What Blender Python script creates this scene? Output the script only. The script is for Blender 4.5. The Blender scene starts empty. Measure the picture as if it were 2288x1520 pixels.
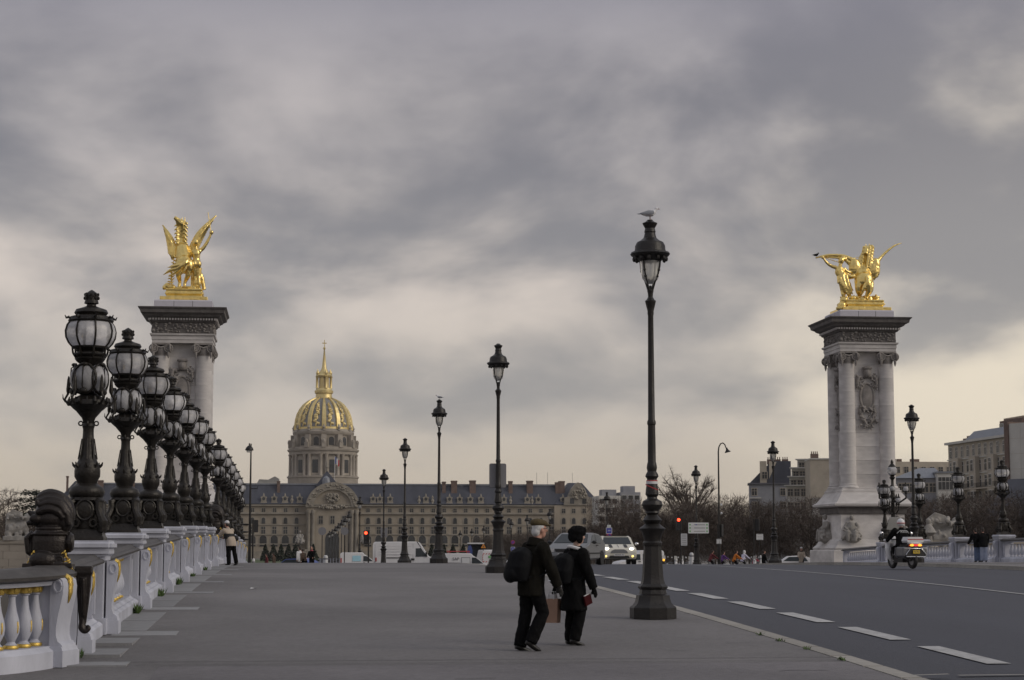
import bpy, bmesh, math, random
from mathutils import Vector, Matrix, noise as mnoise
random.seed(7)
R = math.radians
S = bpy.context.scene
COL = S.collection
E = 4.2                       # eye height above the far esplanade datum
F = 4200.0                    # focal length in photo pixels (2288 wide)
YAW = R(6.65); PITCH = R(6.25)

# ---------------------------------------------------------------- camera
cd = bpy.data.cameras.new('camera'); cam = bpy.data.objects.new('camera', cd); COL.objects.link(cam)
cam.location = (0, 0, E); cam.rotation_euler = (R(90) + PITCH, 0, -YAW)
cd.sensor_width = 36; cd.lens = 36 * F / 2288; cd.clip_start = .1; cd.clip_end = 9000
S.camera = cam

# ---------------------------------------------------------------- sky, sun, exposure
SUN_EL, SUN_AZ = R(28), R(118)      # azimuth to the right of straight ahead (+Y)
W = bpy.data.worlds.new('World'); S.world = W; W.use_nodes = True
nt = W.node_tree; nt.nodes.clear()
def wn(t, **k):
    n = nt.nodes.new(t)
    for a, b in k.items(): setattr(n, a, b)
    return n
L = nt.links.new
def wmath(op, a, b=None, clamp=False):
    n = wn('ShaderNodeMath', operation=op, use_clamp=clamp)
    for i, v in enumerate((a, b)):
        if v is None: continue
        if isinstance(v, (int, float)): n.inputs[i].default_value = v
        else: L(v, n.inputs[i])
    return n.outputs[0]
def wramp(fac, stops):
    r = wn('ShaderNodeValToRGB'); L(fac, r.inputs[0]); e = r.color_ramp.elements
    while len(e) < len(stops): e.new(.5)
    for i, (p, c) in enumerate(stops): e[i].position = p; e[i].color = (*c, 1)
    r.color_ramp.interpolation = 'EASE'
    return r.outputs[0]
def wmix(fac, a, b, mode='MIX'):
    n = wn('ShaderNodeMix', data_type='RGBA', blend_type=mode)
    if isinstance(fac, (int, float)): n.inputs[0].default_value = fac
    else: L(fac, n.inputs[0])
    for i, v in ((6, a), (7, b)):
        if isinstance(v, tuple): n.inputs[i].default_value = (*v, 1)
        else: L(v, n.inputs[i])
    return n.outputs[2]
tc = wn('ShaderNodeTexCoord'); sep = wn('ShaderNodeSeparateXYZ'); L(tc.outputs['Generated'], sep.inputs[0])
up = wmath('MAXIMUM', sep.outputs[2], 0.0)
den = wmath('ADD', up, .34)
comb = wn('ShaderNodeCombineXYZ')
L(wmath('DIVIDE', sep.outputs[0], den), comb.inputs[0]); L(wmath('DIVIDE', sep.outputs[1], den), comb.inputs[1])
def wnoise(scale, detail, rough, dist, off):
    m = wn('ShaderNodeMapping'); m.inputs['Location'].default_value = off; m.inputs['Scale'].default_value = (1, .85, 1)
    L(comb.outputs[0], m.inputs[0])
    n = wn('ShaderNodeTexNoise'); n.inputs['Scale'].default_value = scale; n.inputs['Detail'].default_value = detail
    n.inputs['Roughness'].default_value = rough; n.inputs['Distortion'].default_value = dist
    L(m.outputs[0], n.inputs['Vector']); return n.outputs[0]
big = wnoise(.72, 3, .45, .2, (9.0, 0.9, 0))
mid = wnoise(3.0, 6, .50, .25, (2.2, 1.9, 0))
fine = wnoise(7.5, 5, .5, .2, (7.7, -2.3, 0))
cl = wmath('ADD', wmath('ADD', wmath('MULTIPLY', big, .42), wmath('MULTIPLY', mid, .46)), wmath('MULTIPLY', fine, .12))
lit = wramp(up, [(0, (.76, .61, .42)), (.03, (.58, .505, .42)), (.08, (.60, .535, .475)), (.15, (.71, .625, .56)), (.215, (.56, .51, .495)), (.30, (.315, .30, .335)), (.6, (.52, .52, .55))])
shade = wramp(up, [(0, (.54, .455, .375)), (.035, (.44, .40, .365)), (.08, (.345, .325, .32)), (.15, (.27, .258, .268)), (.22, (.225, .216, .235)), (.34, (.235, .225, .268)), (.7, (.36, .36, .40))])
cmask = wn('ShaderNodeMapRange'); cmask.interpolation_type = 'SMOOTHSTEP'; L(cl, cmask.inputs[0])
cmask.inputs[1].default_value = .41; cmask.inputs[2].default_value = .565
clouds = wmix(cmask.outputs[0], shade, lit)
# a warm bright break added to the cloud colour, low on the right
gd = Vector((math.sin(R(24)) * math.cos(R(6)), math.cos(R(24)) * math.cos(R(6)), math.sin(R(6))))
dt = wn('ShaderNodeVectorMath', operation='DOT_PRODUCT'); L(tc.outputs['Generated'], dt.inputs[0]); dt.inputs[1].default_value = gd
gl_ = wn('ShaderNodeMapRange'); gl_.interpolation_type = 'SMOOTHERSTEP'; L(dt.outputs['Value'], gl_.inputs[0]); gl_.inputs[1].default_value = math.cos(R(13)); gl_.inputs[2].default_value = 1.0
gm_ = wmath('MULTIPLY', gl_.outputs[0], wmath('ADD', wmath('MULTIPLY', cmask.outputs[0], .55), .06))
clouds = wmix(gm_, clouds, (1.0, .88, .68), 'MIX')
sky = wn('ShaderNodeTexSky', sky_type='NISHITA', sun_disc=False); sky.sun_elevation = SUN_EL; sky.sun_rotation = SUN_AZ
sk = wmix(1.0, sky.outputs[0], (.10, .10, .10), 'MULTIPLY')
tot = wmix(.93, sk, clouds)
bg = wn('ShaderNodeBackground'); L(tot, bg.inputs[0]); bg.inputs[1].default_value = 1.0
L(bg.outputs[0], wn('ShaderNodeOutputWorld').inputs[0])

sd = bpy.data.lights.new('sun', 'SUN'); sun = bpy.data.objects.new('sun', sd); COL.objects.link(sun)
sd.energy = 1.1; sd.angle = R(32); sd.color = (1, .9, .76)
dirv = Vector((math.sin(SUN_AZ) * math.cos(SUN_EL), math.cos(SUN_AZ) * math.cos(SUN_EL), math.sin(SUN_EL)))
sun.rotation_euler = (-dirv).to_track_quat('-Z', 'Y').to_euler(); sun.location = (60, 20, 60)
S.view_settings.view_transform = 'Standard'; S.view_settings.look = 'None'
S.view_settings.exposure = 0; S.view_settings.gamma = 1; S.view_settings.use_curve_mapping = False
S.render.engine = 'CYCLES'
S.cycles.max_bounces = 6; S.cycles.transparent_max_bounces = 8; S.cycles.caustics_reflective = False; S.cycles.caustics_refractive = False

# ---------------------------------------------------------------- materials
MATS = {}
def mat(name, col, rough=.6, metal=0, var=.12, scale=3.0, bump=0.0, bscale=None, rnd=0.0, emit=None, trans=0, stretch=(1, 1, 1), spec=None, alpha=None, stain=0, grain=0):
    m = bpy.data.materials.new(name); MATS[name] = m; m.use_nodes = True
    t = m.node_tree; b = t.nodes['Principled BSDF']; b.inputs['Roughness'].default_value = rough; b.inputs['Metallic'].default_value = metal
    if spec is not None: b.inputs['Specular IOR Level'].default_value = spec
    if trans: b.inputs['Transmission Weight'].default_value = trans; b.inputs['IOR'].default_value = 1.12
    if alpha is not None: b.inputs['Alpha'].default_value = alpha
    if emit: b.inputs['Emission Color'].default_value = (*emit[0], 1); b.inputs['Emission Strength'].default_value = emit[1]
    ln = t.links.new
    tc = t.nodes.new('ShaderNodeTexCoord'); mp = t.nodes.new('ShaderNodeMapping'); mp.inputs['Scale'].default_value = stretch
    ln(tc.outputs['Object'], mp.inputs[0])
    n = t.nodes.new('ShaderNodeTexNoise'); n.inputs['Scale'].default_value = scale; n.inputs['Detail'].default_value = 6; n.inputs['Roughness'].default_value = .62
    ln(mp.outputs[0], n.inputs['Vector'])
    mr = t.nodes.new('ShaderNodeMapRange'); ln(n.outputs[0], mr.inputs[0])
    mr.inputs[1].default_value = .25; mr.inputs[2].default_value = .75; mr.inputs[3].default_value = 1 - var; mr.inputs[4].default_value = 1 + var
    v = mr.outputs[0]
    if rnd:
        oi = t.nodes.new('ShaderNodeObjectInfo'); r2 = t.nodes.new('ShaderNodeMapRange'); ln(oi.outputs['Random'], r2.inputs[0])
        r2.inputs[3].default_value = 1 - rnd; r2.inputs[4].default_value = 1 + rnd
        mm = t.nodes.new('ShaderNodeMath'); mm.operation = 'MULTIPLY'; ln(v, mm.inputs[0]); ln(r2.outputs[0], mm.inputs[1]); v = mm.outputs[0]
    for amt, scl, det in ((stain, scale * .23, 3), (grain, 9, 8)):
        if amt:
            n3 = t.nodes.new('ShaderNodeTexNoise'); n3.inputs['Scale'].default_value = scl; n3.inputs['Detail'].default_value = det; n3.inputs['Distortion'].default_value = .6 if det == 3 else 0; n3.inputs['Roughness'].default_value = .5 if det == 3 else .85
            ln(tc.outputs['Object'] if det == 8 else mp.outputs[0], n3.inputs['Vector'])
            r3 = t.nodes.new('ShaderNodeMapRange'); ln(n3.outputs[0], r3.inputs[0]); r3.inputs[1].default_value = .32; r3.inputs[2].default_value = .68; r3.inputs[3].default_value = 1 - amt; r3.inputs[4].default_value = 1 + amt
            m3 = t.nodes.new('ShaderNodeMath'); m3.operation = 'MULTIPLY'; ln(v, m3.inputs[0]); ln(r3.outputs[0], m3.inputs[1]); v = m3.outputs[0]
    sc = t.nodes.new('ShaderNodeVectorMath'); sc.operation = 'SCALE'; sc.inputs[0].default_value = col; ln(v, sc.inputs['Scale'])
    ln(sc.outputs[0], b.inputs['Base Color'])
    if bump:
        n2 = t.nodes.new('ShaderNodeTexNoise'); n2.inputs['Scale'].default_value = bscale or scale * 8; n2.inputs['Detail'].default_value = 4
        ln(mp.outputs[0], n2.inputs['Vector'])
        bp = t.nodes.new('ShaderNodeBump'); bp.inputs['Strength'].default_value = bump; bp.inputs['Distance'].default_value = .02
        ln(n2.outputs[0], bp.inputs['Height']); ln(bp.outputs[0], b.inputs['Normal'])
    return m
mat('asphalt', (.052, .055, .070), .72, var=.12, scale=.55, bump=.6, bscale=60, stretch=(1, .12, 1), stain=.16, grain=.20)
mat('pavement', (.168, .161, .163), .85, var=.12, scale=.5, bump=.7, bscale=70, stain=.20, grain=.22)
mat('pavement_old', (.158, .150, .157), .85, var=.16, scale=.6, bump=.7, bscale=70, stain=.22, grain=.22)
mat('groundm', (.17, .16, .15), .9, var=.25, scale=.05)
mat('lawn', (.06, .085, .03), .95, var=.3, scale=.6)
mat('water', (.05, .055, .05), .12, var=.1, scale=.2, bump=.4, bscale=1.5)
mat('line_paint', (.42, .42, .42), .7, var=.25, scale=2.5, bump=.2, rnd=.08, grain=.3)
mat('kerb_granite', (.30, .285, .26), .8, var=.18, scale=5, bump=.3, rnd=.12)
mat('slab', (.25, .252, .26), .75, var=.16, scale=4, bump=.3, rnd=.1)
mat('joint', (.03, .03, .03), .7)
mat('iron', (.020, .018, .017), .42, .25, var=.35, scale=9, bump=.35, bscale=30)
mat('bronze', (.022, .019, .016), .42, .4, var=.45, scale=8, bump=.5, bscale=25)
mat('bronze_brown', (.026, .021, .019), .38, .45, var=.35, scale=8, bump=.3, bscale=40)
mat('coping', (.070, .065, .062), .55, .1, var=.35, scale=4, bump=.3)
mat('white_stone', (.50, .515, .585), .6, var=.16, scale=3.5, bump=.2, rnd=.05, stretch=(1, 1, .4), stain=.16)
mat('gilt', (.78, .55, .14), .42, .85, var=.3, scale=14, bump=.3)
mat('gold', (.88, .67, .25), .30, 1, var=.22, scale=2.6, bump=.35, bscale=8)
mat('dome_gold', (.74, .60, .29), .5, .8, var=.18, scale=.6)
mat('lead', (.26, .255, .245), .6, .1, var=.25, scale=.5)
mat('globe_glass', (.72, .72, .74), .10, var=.3, scale=9, trans=.5, bump=.6, bscale=14, rnd=.2)
mat('lantern_glass', (.72, .72, .70), .2, var=.1, scale=6, trans=.55)
mat('pylon_stone', (.60, .575, .56), .85, stain=.18, var=.15, scale=1.3, bump=.3, rnd=.09, stretch=(1, 1, 2.2))
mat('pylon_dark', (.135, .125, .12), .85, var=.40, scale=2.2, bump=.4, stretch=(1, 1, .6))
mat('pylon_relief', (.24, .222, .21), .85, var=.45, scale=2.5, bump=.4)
mat('pale_block', (.55, .54, .60), .8, var=.08, scale=1.5)
mat('palace_stone', (.315, .275, .22), .9, var=.2, scale=.18, rnd=.02)
mat('palace_trim', (.275, .25, .21), .9, var=.28, scale=.5, rnd=.08)
mat('church_stone', (.34, .305, .26), .9, var=.25, scale=.3, rnd=.06)
mat('slate', (.046, .050, .068), .55, var=.3, scale=.25, stretch=(1.6, 1, .12))
mat('dark_glass', (.035, .037, .04), .25, var=.3, scale=1, rnd=.4)
mat('brick', (.15, .105, .088), .9, var=.25, scale=1)
mat('twig', (.085, .066, .055), .9, var=.3, scale=1, rnd=.22)
mat('bark', (.065, .052, .042), .9, var=.3, scale=2, bump=.4)
mat('evergreen', (.03, .038, .024), .9, var=.3, scale=2, rnd=.2)
mat('weed', (.07, .12, .03), .8, var=.3, scale=9)
mat('facade_cream', (.42, .375, .31), .9, var=.16, scale=.5, rnd=.05)
mat('facade_grey', (.27, .275, .30), .9, var=.18, scale=.4)
mat('facade_white', (.52, .51, .48), .85, var=.1, scale=.4)
mat('zinc', (.20, .215, .245), .5, .2, var=.2, scale=.8, stretch=(3, 1, .3))
mat('white_paint', (.70, .70, .71), .35, var=.05, scale=2)
mat('cream_paint', (.62, .60, .52), .3, var=.04, scale=2)
mat('grey_paint', (.17, .175, .185), .3, .4, var=.05, scale=2)
mat('silver_paint', (.20, .208, .22), .35, .4, var=.05, scale=2)
mat('blue_paint', (.05, .08, .25), .4)
mat('car_glass', (.045, .053, .06), .1, var=.1, spec=.15)
mat('rubber', (.018, .018, .018), .7)
mat('rim', (.35, .35, .36), .35, .7)
mat('chrome', (.75, .75, .76), .18, 1, var=.03)
mat('head_light', (1, .95, .85), .3, emit=((1, .93, .78), 3))
mat('fog_light', (1, .8, .3), .3, emit=((1, .72, .22), 1.6))
mat('lamp_off', (.6, .6, .6), .15)
mat('red_light', (.8, .03, .02), .3, emit=((1, .06, .02), 4.5))
mat('red_glow', (.6, .02, .03), .3, emit=((1, .05, .05), .7))
mat('amber_glow', (.9, .4, .05), .3, emit=((1, .45, .04), 1.6))
mat('red_plastic', (.38, .03, .03), .4)
mat('red_print', (.45, .05, .05), .5)
mat('green_print', (.15, .40, .15), .5)
mat('cyan_print', (.35, .60, .70), .5)
mat('black_plastic', (.015, .015, .016), .5)
mat('sign_white', (.62, .63, .64), .5, var=.05)
mat('sign_grey', (.21, .21, .225), .55, var=.06)
mat('sign_blue', (.04, .05, .35), .5, var=.05)
mat('sign_red', (.5, .05, .08), .5, var=.05)
mat('sign_orange', (.75, .28, .02), .5)
mat('ink', (.10, .10, .12), .6)
mat('plate_yellow', (.70, .50, .05), .5)
mat('plate_white', (.62, .62, .62), .5)
mat('skin', (.46, .25, .19), .55, var=.12, scale=9)
mat('skin_pale', (.52, .34, .27), .55, var=.1, scale=9)
mat('hair_white', (.60, .60, .60), .8, var=.2, scale=30, bump=.4)
mat('hair_dark', (.03, .022, .017), .7, var=.2, scale=30)
mat('tweed', (.085, .064, .030), .95, var=.3, scale=40, bump=.6, bscale=120)
mat('olive_coat', (.011, .010, .008), .9, spec=.1, var=.3, scale=7, bump=.4, bscale=14)
mat('black_coat', (.007, .007, .0075), .9, spec=.1, var=.3, scale=7, bump=.4, bscale=14)
mat('black_wool', (.008, .008, .009), 1, var=.3, scale=40, bump=1, bscale=90, spec=.1)
mat('black_trouser', (.006, .006, .0066), .9, spec=.1, var=.2, scale=7, bump=.3, bscale=12)
mat('black_leather', (.009, .0085, .008), .38, var=.2, scale=9)
mat('pack_nylon', (.007, .0075, .009), .7, spec=.12, var=.3, scale=8, bump=.35, bscale=18)
mat('white_cloth', (.66, .66, .67), .9, var=.08)
mat('beige_cloth', (.44, .37, .30), .9, var=.1)
mat('maroon_cloth', (.11, .018, .022), .9, var=.15)
mat('purple_cloth', (.10, .035, .18), .9, var=.15)
mat('orange_cloth', (.50, .15, .015), .9, var=.12)
mat('lilac_cloth', (.58, .56, .70), .9, var=.08)
mat('pink_cloth', (.42, .06, .10), .9, var=.12)
mat('brown_cloth', (.07, .045, .03), .9, var=.15)
mat('jeans', (.10, .14, .24), .9, var=.2, scale=8)
mat('jeans_pale', (.30, .34, .45), .9, var=.15, scale=8)
mat('folder_red', (.05, .008, .010), .8, spec=.1)
mat('kraft', (.36, .225, .16), .75, var=.1, scale=6, bump=.2)
mat('gull_white', (.70, .70, .72), .7, var=.05)
mat('gull_grey', (.27, .29, .33), .7, var=.08)
mat('beak', (.20, .06, .03), .5)
mat('sculpture_stone', (.30, .285, .265), .9, var=.4, scale=1.6, bump=.5)

# ---------------------------------------------------------------- mesh helpers
class MB:
    def __init__(s): s.v = []; s.f = []; s.m = []; s.cur = 0
    def add(s, vs, fs):
        o = len(s.v); s.v += [tuple(p) for p in vs]
        for f in fs: s.f.append([i + o for i in f]); s.m.append(s.cur)
        return s
    def box(s, x0, x1, y0, y1, z0, z1, M=None):
        vs = [Vector((x, y, z)) for z in (z0, z1) for y in (y0, y1) for x in (x0, x1)]
        if M: vs = [M @ p for p in vs]
        return s.add(vs, [(0, 2, 3, 1), (4, 5, 7, 6), (0, 1, 5, 4), (2, 6, 7, 3), (0, 4, 6, 2), (1, 3, 7, 5)])
    def lathe(s, pr, n=16, c=(0, 0, 0), sx=1, sy=1, rot=0, M=None, cap=True, sq=0):
        vs = []
        for r, z in pr:
            for i in range(n):
                a = rot + 2 * math.pi * i / n; q = 1
                if sq: q = 1 / max(abs(math.cos(a)), abs(math.sin(a))) if sq == 1 else 1
                vs.append(Vector((c[0] + sx * r * q * math.cos(a), c[1] + sy * r * q * math.sin(a), c[2] + z)))
        if M: vs = [M @ p for p in vs]
        fs = []
        for k in range(len(pr) - 1):
            for i in range(n):
                j = (i + 1) % n; fs.append((k * n + i, k * n + j, (k + 1) * n + j, (k + 1) * n + i))
        if cap:
            fs.append(tuple(range(n))[::-1]); fs.append(tuple((len(pr) - 1) * n + i for i in range(n)))
        return s.add(vs, fs)
    def tube(s, path, rad, n=8, flat=None, cap=True):
        """tube along a path; flat = (axis, factor) squashes the section along an axis"""
        P = [Vector(p) for p in path]; m = len(P)
        if isinstance(rad, (int, float)): rad = [rad] * m
        vs = []; u = None
        for i in range(m):
            t = (P[min(i + 1, m - 1)] - P[max(i - 1, 0)])
            if t.length < 1e-9: t = Vector((0, 0, 1))
            t.normalize()
            if u is None:
                u = t.cross(Vector((0, 0, 1)) if abs(t.z) < .9 else Vector((1, 0, 0))).normalized()
            else:
                u = (u - t * u.dot(t))
                if u.length < 1e-6: u = t.orthogonal()
                u.normalize()
            w = t.cross(u)
            for k in range(n):
                a = 2 * math.pi * k / n; d = (u * math.cos(a) + w * math.sin(a)) * rad[i]
                if flat:
                    ax = Vector(flat[0]).normalized(); d -= ax * d.dot(ax) * (1 - flat[1])
                vs.append(P[i] + d)
        fs = []
        for k in range(m - 1):
            for i in range(n):
                j = (i + 1) % n; fs.append((k * n + i, k * n + j, (k + 1) * n + j, (k + 1) * n + i))
        if cap: fs.append(tuple(range(n))[::-1]); fs.append(tuple((m - 1) * n + i for i in range(n)))
        return s.add(vs, fs)
    def etube(s, rings, n=14):
        """rings of (centre, rx, ry): horizontal ellipses"""
        vs = []
        for c, rx, ry in rings:
            for k in range(n):
                a = 2 * math.pi * k / n; vs.append(Vector(c) + Vector((rx * math.cos(a), ry * math.sin(a), 0)))
        fs = []; m = len(rings)
        for k in range(m - 1):
            for i in range(n):
                j = (i + 1) % n; fs.append((k * n + i, k * n + j, (k + 1) * n + j, (k + 1) * n + i))
        fs.append(tuple(range(n))[::-1]); fs.append(tuple((m - 1) * n + i for i in range(n)))
        return s.add(vs, fs)
    def ell(s, c, r, n=10, k=7, M=None):
        if isinstance(r, (int, float)): r = (r, r, r)
        vs = [Vector((0, 0, -1))]
        for i in range(1, k):
            ph = -math.pi / 2 + math.pi * i / k
            for j in range(n):
                a = 2 * math.pi * j / n; vs.append(Vector((math.cos(ph) * math.cos(a), math.cos(ph) * math.sin(a), math.sin(ph))))
        vs.append(Vector((0, 0, 1)))
        vs = [Vector((p.x * r[0], p.y * r[1], p.z * r[2])) for p in vs]
        if M: vs = [M @ p for p in vs]
        vs = [p + Vector(c) for p in vs]
        fs = [(0, 1 + (j + 1) % n, 1 + j) for j in range(n)]
        for i in range(k - 2):
            for j in range(n):
                a = 1 + i * n + j; b = 1 + i * n + (j + 1) % n; fs.append((a, b, b + n, a + n))
        last = len(vs) - 1; o = 1 + (k - 2) * n
        fs += [(o + j, o + (j + 1) % n, last) for j in range(n)]
        return s.add(vs, fs)
    def prism(s, poly, ax, t0, t1, taper=None):
        """polygon (a,b) extruded along ax; ax 'x': (y,z), 'y': (x,z), 'z': (x,y)"""
        def P(a, b, t):
            return {'x': (t, a, b), 'y': (a, t, b), 'z': (a, b, t)}[ax]
        n = len(poly)
        vs = [P(a, b, t0 if not taper else t0 * taper(b)) for a, b in poly] + [P(a, b, t1 if not taper else t1 * taper(b)) for a, b in poly]
        fs = [tuple(range(n)), tuple(range(2 * n - 1, n - 1, -1))]
        for i in range(n):
            j = (i + 1) % n; fs.append((i, i + n, j + n, j))
        return s.add(vs, fs)
    def torus(s, c, R0, r, ax='z', n=20, k=6, a0=0, a1=2 * math.pi, sy=1):
        pts = []
        full = abs(a1 - a0 - 2 * math.pi) < 1e-6
        m = n if full else n + 1
        for i in range(m):
            a = a0 + (a1 - a0) * i / n; p, q = R0 * math.cos(a), R0 * math.sin(a) * sy
            d = {'z': (p, q, 0), 'y': (p, 0, q), 'x': (0, p, q)}[ax]; pts.append(Vector(c) + Vector(d))
        if full: pts.append(pts[0] + (pts[1] - pts[0]) * .01)
        return s.tube(pts, r, k, cap=not full)
    def mesh(s, name, mats, smooth=35, fix=True):
        me = bpy.data.meshes.new(name); me.from_pydata(s.v, [], s.f)
        if not isinstance(mats, (list, tuple)): mats = [mats]
        for m in mats: me.materials.append(MATS[m])
        if len(mats) > 1: me.polygons.foreach_set('material_index', s.m)
        if fix:
            b = bmesh.new(); b.from_mesh(me); bmesh.ops.recalc_face_normals(b, faces=b.faces); b.to_mesh(me); b.free()
        if smooth:
            me.polygons.foreach_set('use_smooth', [True] * len(me.polygons)); me.set_sharp_from_angle(angle=R(smooth))
        me.update(); return me
    def build(s, name, mats, parent=None, loc=(0, 0, 0), rot=(0, 0, 0), smooth=35, fix=True):
        return put(name, s.mesh(name, mats, smooth, fix), parent, loc, rot)
def put(name, me, parent=None, loc=(0, 0, 0), rot=(0, 0, 0), scale=(1, 1, 1)):
    o = bpy.data.objects.new(name, me); COL.objects.link(o); o.location = loc; o.rotation_euler = rot; o.scale = scale
    if parent: o.parent = parent
    return o
SIDE = bpy.data.scenes.new('workbench')      # small side scene for evaluating modifiers; removed at the end
def side_graph():
    with bpy.context.temp_override(scene=SIDE, view_layer=SIDE.view_layers[0]): return bpy.context.evaluated_depsgraph_get()
def remesh(mb, mats, vox=.02, sm=3, name='mesh'):
    """one continuous surface grown over overlapping pieces"""
    me = mb.mesh(name, mats, smooth=0)
    o = bpy.data.objects.new('tmp', me); SIDE.collection.objects.link(o)
    m = o.modifiers.new('r', 'REMESH'); m.mode = 'VOXEL'; m.voxel_size = vox; m.use_smooth_shade = True
    if sm:
        q = o.modifiers.new('s', 'SMOOTH'); q.iterations = sm; q.factor = .5
    dg = side_graph()
    r = bpy.data.meshes.new_from_object(o.evaluated_get(dg)); r.name = name
    bpy.data.objects.remove(o); bpy.data.meshes.remove(me)
    if not r.materials: r.materials.append(MATS[mats if isinstance(mats, str) else mats[0]])
    return r
def wrinkle(me, amp, f, zs_=.45):
    """cloth folds: push the surface in and out along soft noise ridges"""
    nn = [v.normal.copy() for v in me.vertices]; cc = []
    for v, nv in zip(me.vertices, nn):
        p = v.co; q = Vector((p.x * f, p.y * f, p.z * f * zs_)); n = mnoise.noise(q) + .5 * mnoise.noise(q * 2.3 + Vector((3, 1, 7)))
        p = p + nv * amp * (1 - abs(n) * 2.2); cc += (p.x, p.y, p.z)
    me.vertices.foreach_set('co', cc)
    me.update(); return me
def tag(o, label=None, cat=None, group=None, kind=None):
    if label: o['label'] = label
    if cat: o['category'] = cat
    if group: o['group'] = group
    if kind: o['kind'] = kind
    return o
def thing(name, label, cat, loc=(0, 0, 0), rz=0, group=None, scale=1):
    o = bpy.data.objects.new(name, None); COL.objects.link(o); o.location = loc; o.rotation_euler = (0, 0, rz); o.empty_display_size = .2
    if scale != 1: o.scale = (scale,) * 3
    return tag(o, label, cat, group)
def copy_tree(o, parent=None):
    c = o.copy(); COL.objects.link(c)
    if parent: c.parent = parent
    for ch in KIDS.get(o.name, []) or [k for k in o.children]: copy_tree(ch, c)
    return c
KIDS = {}
def text_mesh(s, size, m, ext=.003):
    cu = bpy.data.curves.new('t', 'FONT'); cu.body = s; cu.size = size; cu.extrude = ext; cu.align_x = 'CENTER'; cu.align_y = 'CENTER'
    o = bpy.data.objects.new('t', cu); SIDE.collection.objects.link(o); dg = side_graph()
    me = bpy.data.meshes.new_from_object(o.evaluated_get(dg))
    bpy.data.objects.remove(o); me.materials.clear(); me.materials.append(MATS[m]); return me
ORD = 'first second third fourth fifth sixth seventh eighth ninth tenth eleventh twelfth thirteenth fourteenth fifteenth sixteenth'.split()

def curve(path, n=4):
    """smooth curve through the points (Catmull-Rom)"""
    P = [Vector(p) for p in path]; P = [P[0] * 2 - P[1]] + P + [P[-1] * 2 - P[-2]]; out = []
    for i in range(1, len(P) - 2):
        a, b, c, d = P[i - 1:i + 3]
        for k in range(n):
            t = k / n; out.append(.5 * ((2 * b) + (c - a) * t + (2 * a - 5 * b + 4 * c - d) * t * t + (3 * b - a - 3 * c + d) * t ** 3))
    out.append(P[-2]); return out
def ease(r, n=4):
    out = []
    for a, b in zip(r, r[1:]): out += [a + (b - a) * k / n for k in range(n)]
    return out + [r[-1]]
# ---------------------------------------------------------------- the lie of the land
PROF = [(-60, 6.2), (-10, 2.9), (22, 1.53)]
def drop(Y):
    """pavement level below the eye"""
    if Y < 10: return 1.95 + (10 - Y) * .02
    if Y <= 129: return .72 + .0003 * (Y - 74) ** 2
    pts = [(129, 1.63), (150, 2.0), (174, 2.3), (193, 2.8), (227, 3.4), (296, 4.3), (400, 4.4), (9000, 4.4)]
    for (a, p), (b, q) in zip(pts, pts[1:]):
        if Y <= b: return p + (q - p) * (Y - a) / (b - a)
    return 4.4
def zs(Y): return E - drop(Y)              # pavement level
def zr(Y): return zs(Y) - .14              # roadway / open ground level
CM = cam.rotation_euler.to_matrix()
def sight(px, py, Y):
    """X and Z where the sight line of a photo point meets distance Y"""
    d = CM @ Vector(((px - 1144) / F, (760 - py) / F, -1)); k = Y / d.y
    return d.x * k, E + d.z * k
def xat(px, Y, py=1220): return sight(px, py, Y)[0]
def zat(px, py, Y): return sight(px, py, Y)[1]
# ================================================================ THE SETTING
LX, KX, RX0, RX1, RX = -2.80, 7.1, 7.4, 26.0, 35.9     # left parapet face, kerb, road edges, right parapet face
def strip(name, m, x0, x1, y0, y1, zf, step=3.0, crown=0, parent=None, nx=1):
    mb = MB(); ys = []
    y = y0
    while y < y1: ys.append(y); y += step
    ys.append(y1)
    for y in ys:
        for i in range(nx + 1):
            t = i / nx; mb.v.append((x0 + (x1 - x0) * t, y, zf(y) + crown * 4 * t * (1 - t)))
    for k in range(len(ys) - 1):
        for i in range(nx):
            a = k * (nx + 1) + i; mb.f.append([a, a + 1, a + nx + 2, a + nx + 1]); mb.m.append(0)
    return mb.build(name, m, parent, smooth=60)
# one ground sheet with the river trench in it
mb = MB(); prof = [(-1500, zr(-20)), (-60, zr(-20)), (8, zr(8) - .6), (9, zr(8) - .6), (9.2, -7.5), (121.5, -7.5), (121.7, zr(122) - .03)]
Y = 126
while Y < 420: prof.append((Y, zr(Y) - .03)); Y += 8
prof += [(600, zr(600) - .03), (1200, zr(1200) - .03), (5000, zr(5000) - .03)]
xs = [-5000, -400, -100, -4, 36, 100, 400, 5000]
for y, z in prof:
    for x in xs: mb.v.append((x, y, z))
for k in range(len(prof) - 1):
    for i in range(len(xs) - 1):
        a = k * len(xs) + i; mb.f.append([a, a + 1, a + len(xs) + 1, a + len(xs)]); mb.m.append(0)
tag(mb.build('ground', 'groundm', smooth=0), kind='structure')
tag(MB().add([(-3000, 9.1, -6), (3000, 9.1, -6), (3000, 121.6, -6), (-3000, 121.6, -6)], [(0, 1, 2, 3)]).build('river', 'water', smooth=0), kind='structure')
mb = MB()
for (y0, y1) in [(8 + k * 6, min(8 + k * 6 + 6, 124)) for k in range(20)]:
    if y0 >= y1: continue
    o = len(mb.v)
    for y in (y0, y1):
        for x in (-3.95, 37.1):
            for dz in (-.35, -1.9): mb.v.append((x, y, zs(y) + dz))
    mb.f += [[o, o + 4, o + 6, o + 2], [o + 1, o + 3, o + 7, o + 5], [o, o + 1, o + 5, o + 4], [o + 2, o + 6, o + 7, o + 3], [o, o + 2, o + 3, o + 1], [o + 4, o + 5, o + 7, o + 6]]; mb.m += [0] * 6
tag(mb.build('bridge_deck', 'coping', smooth=0), kind='structure')
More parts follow.
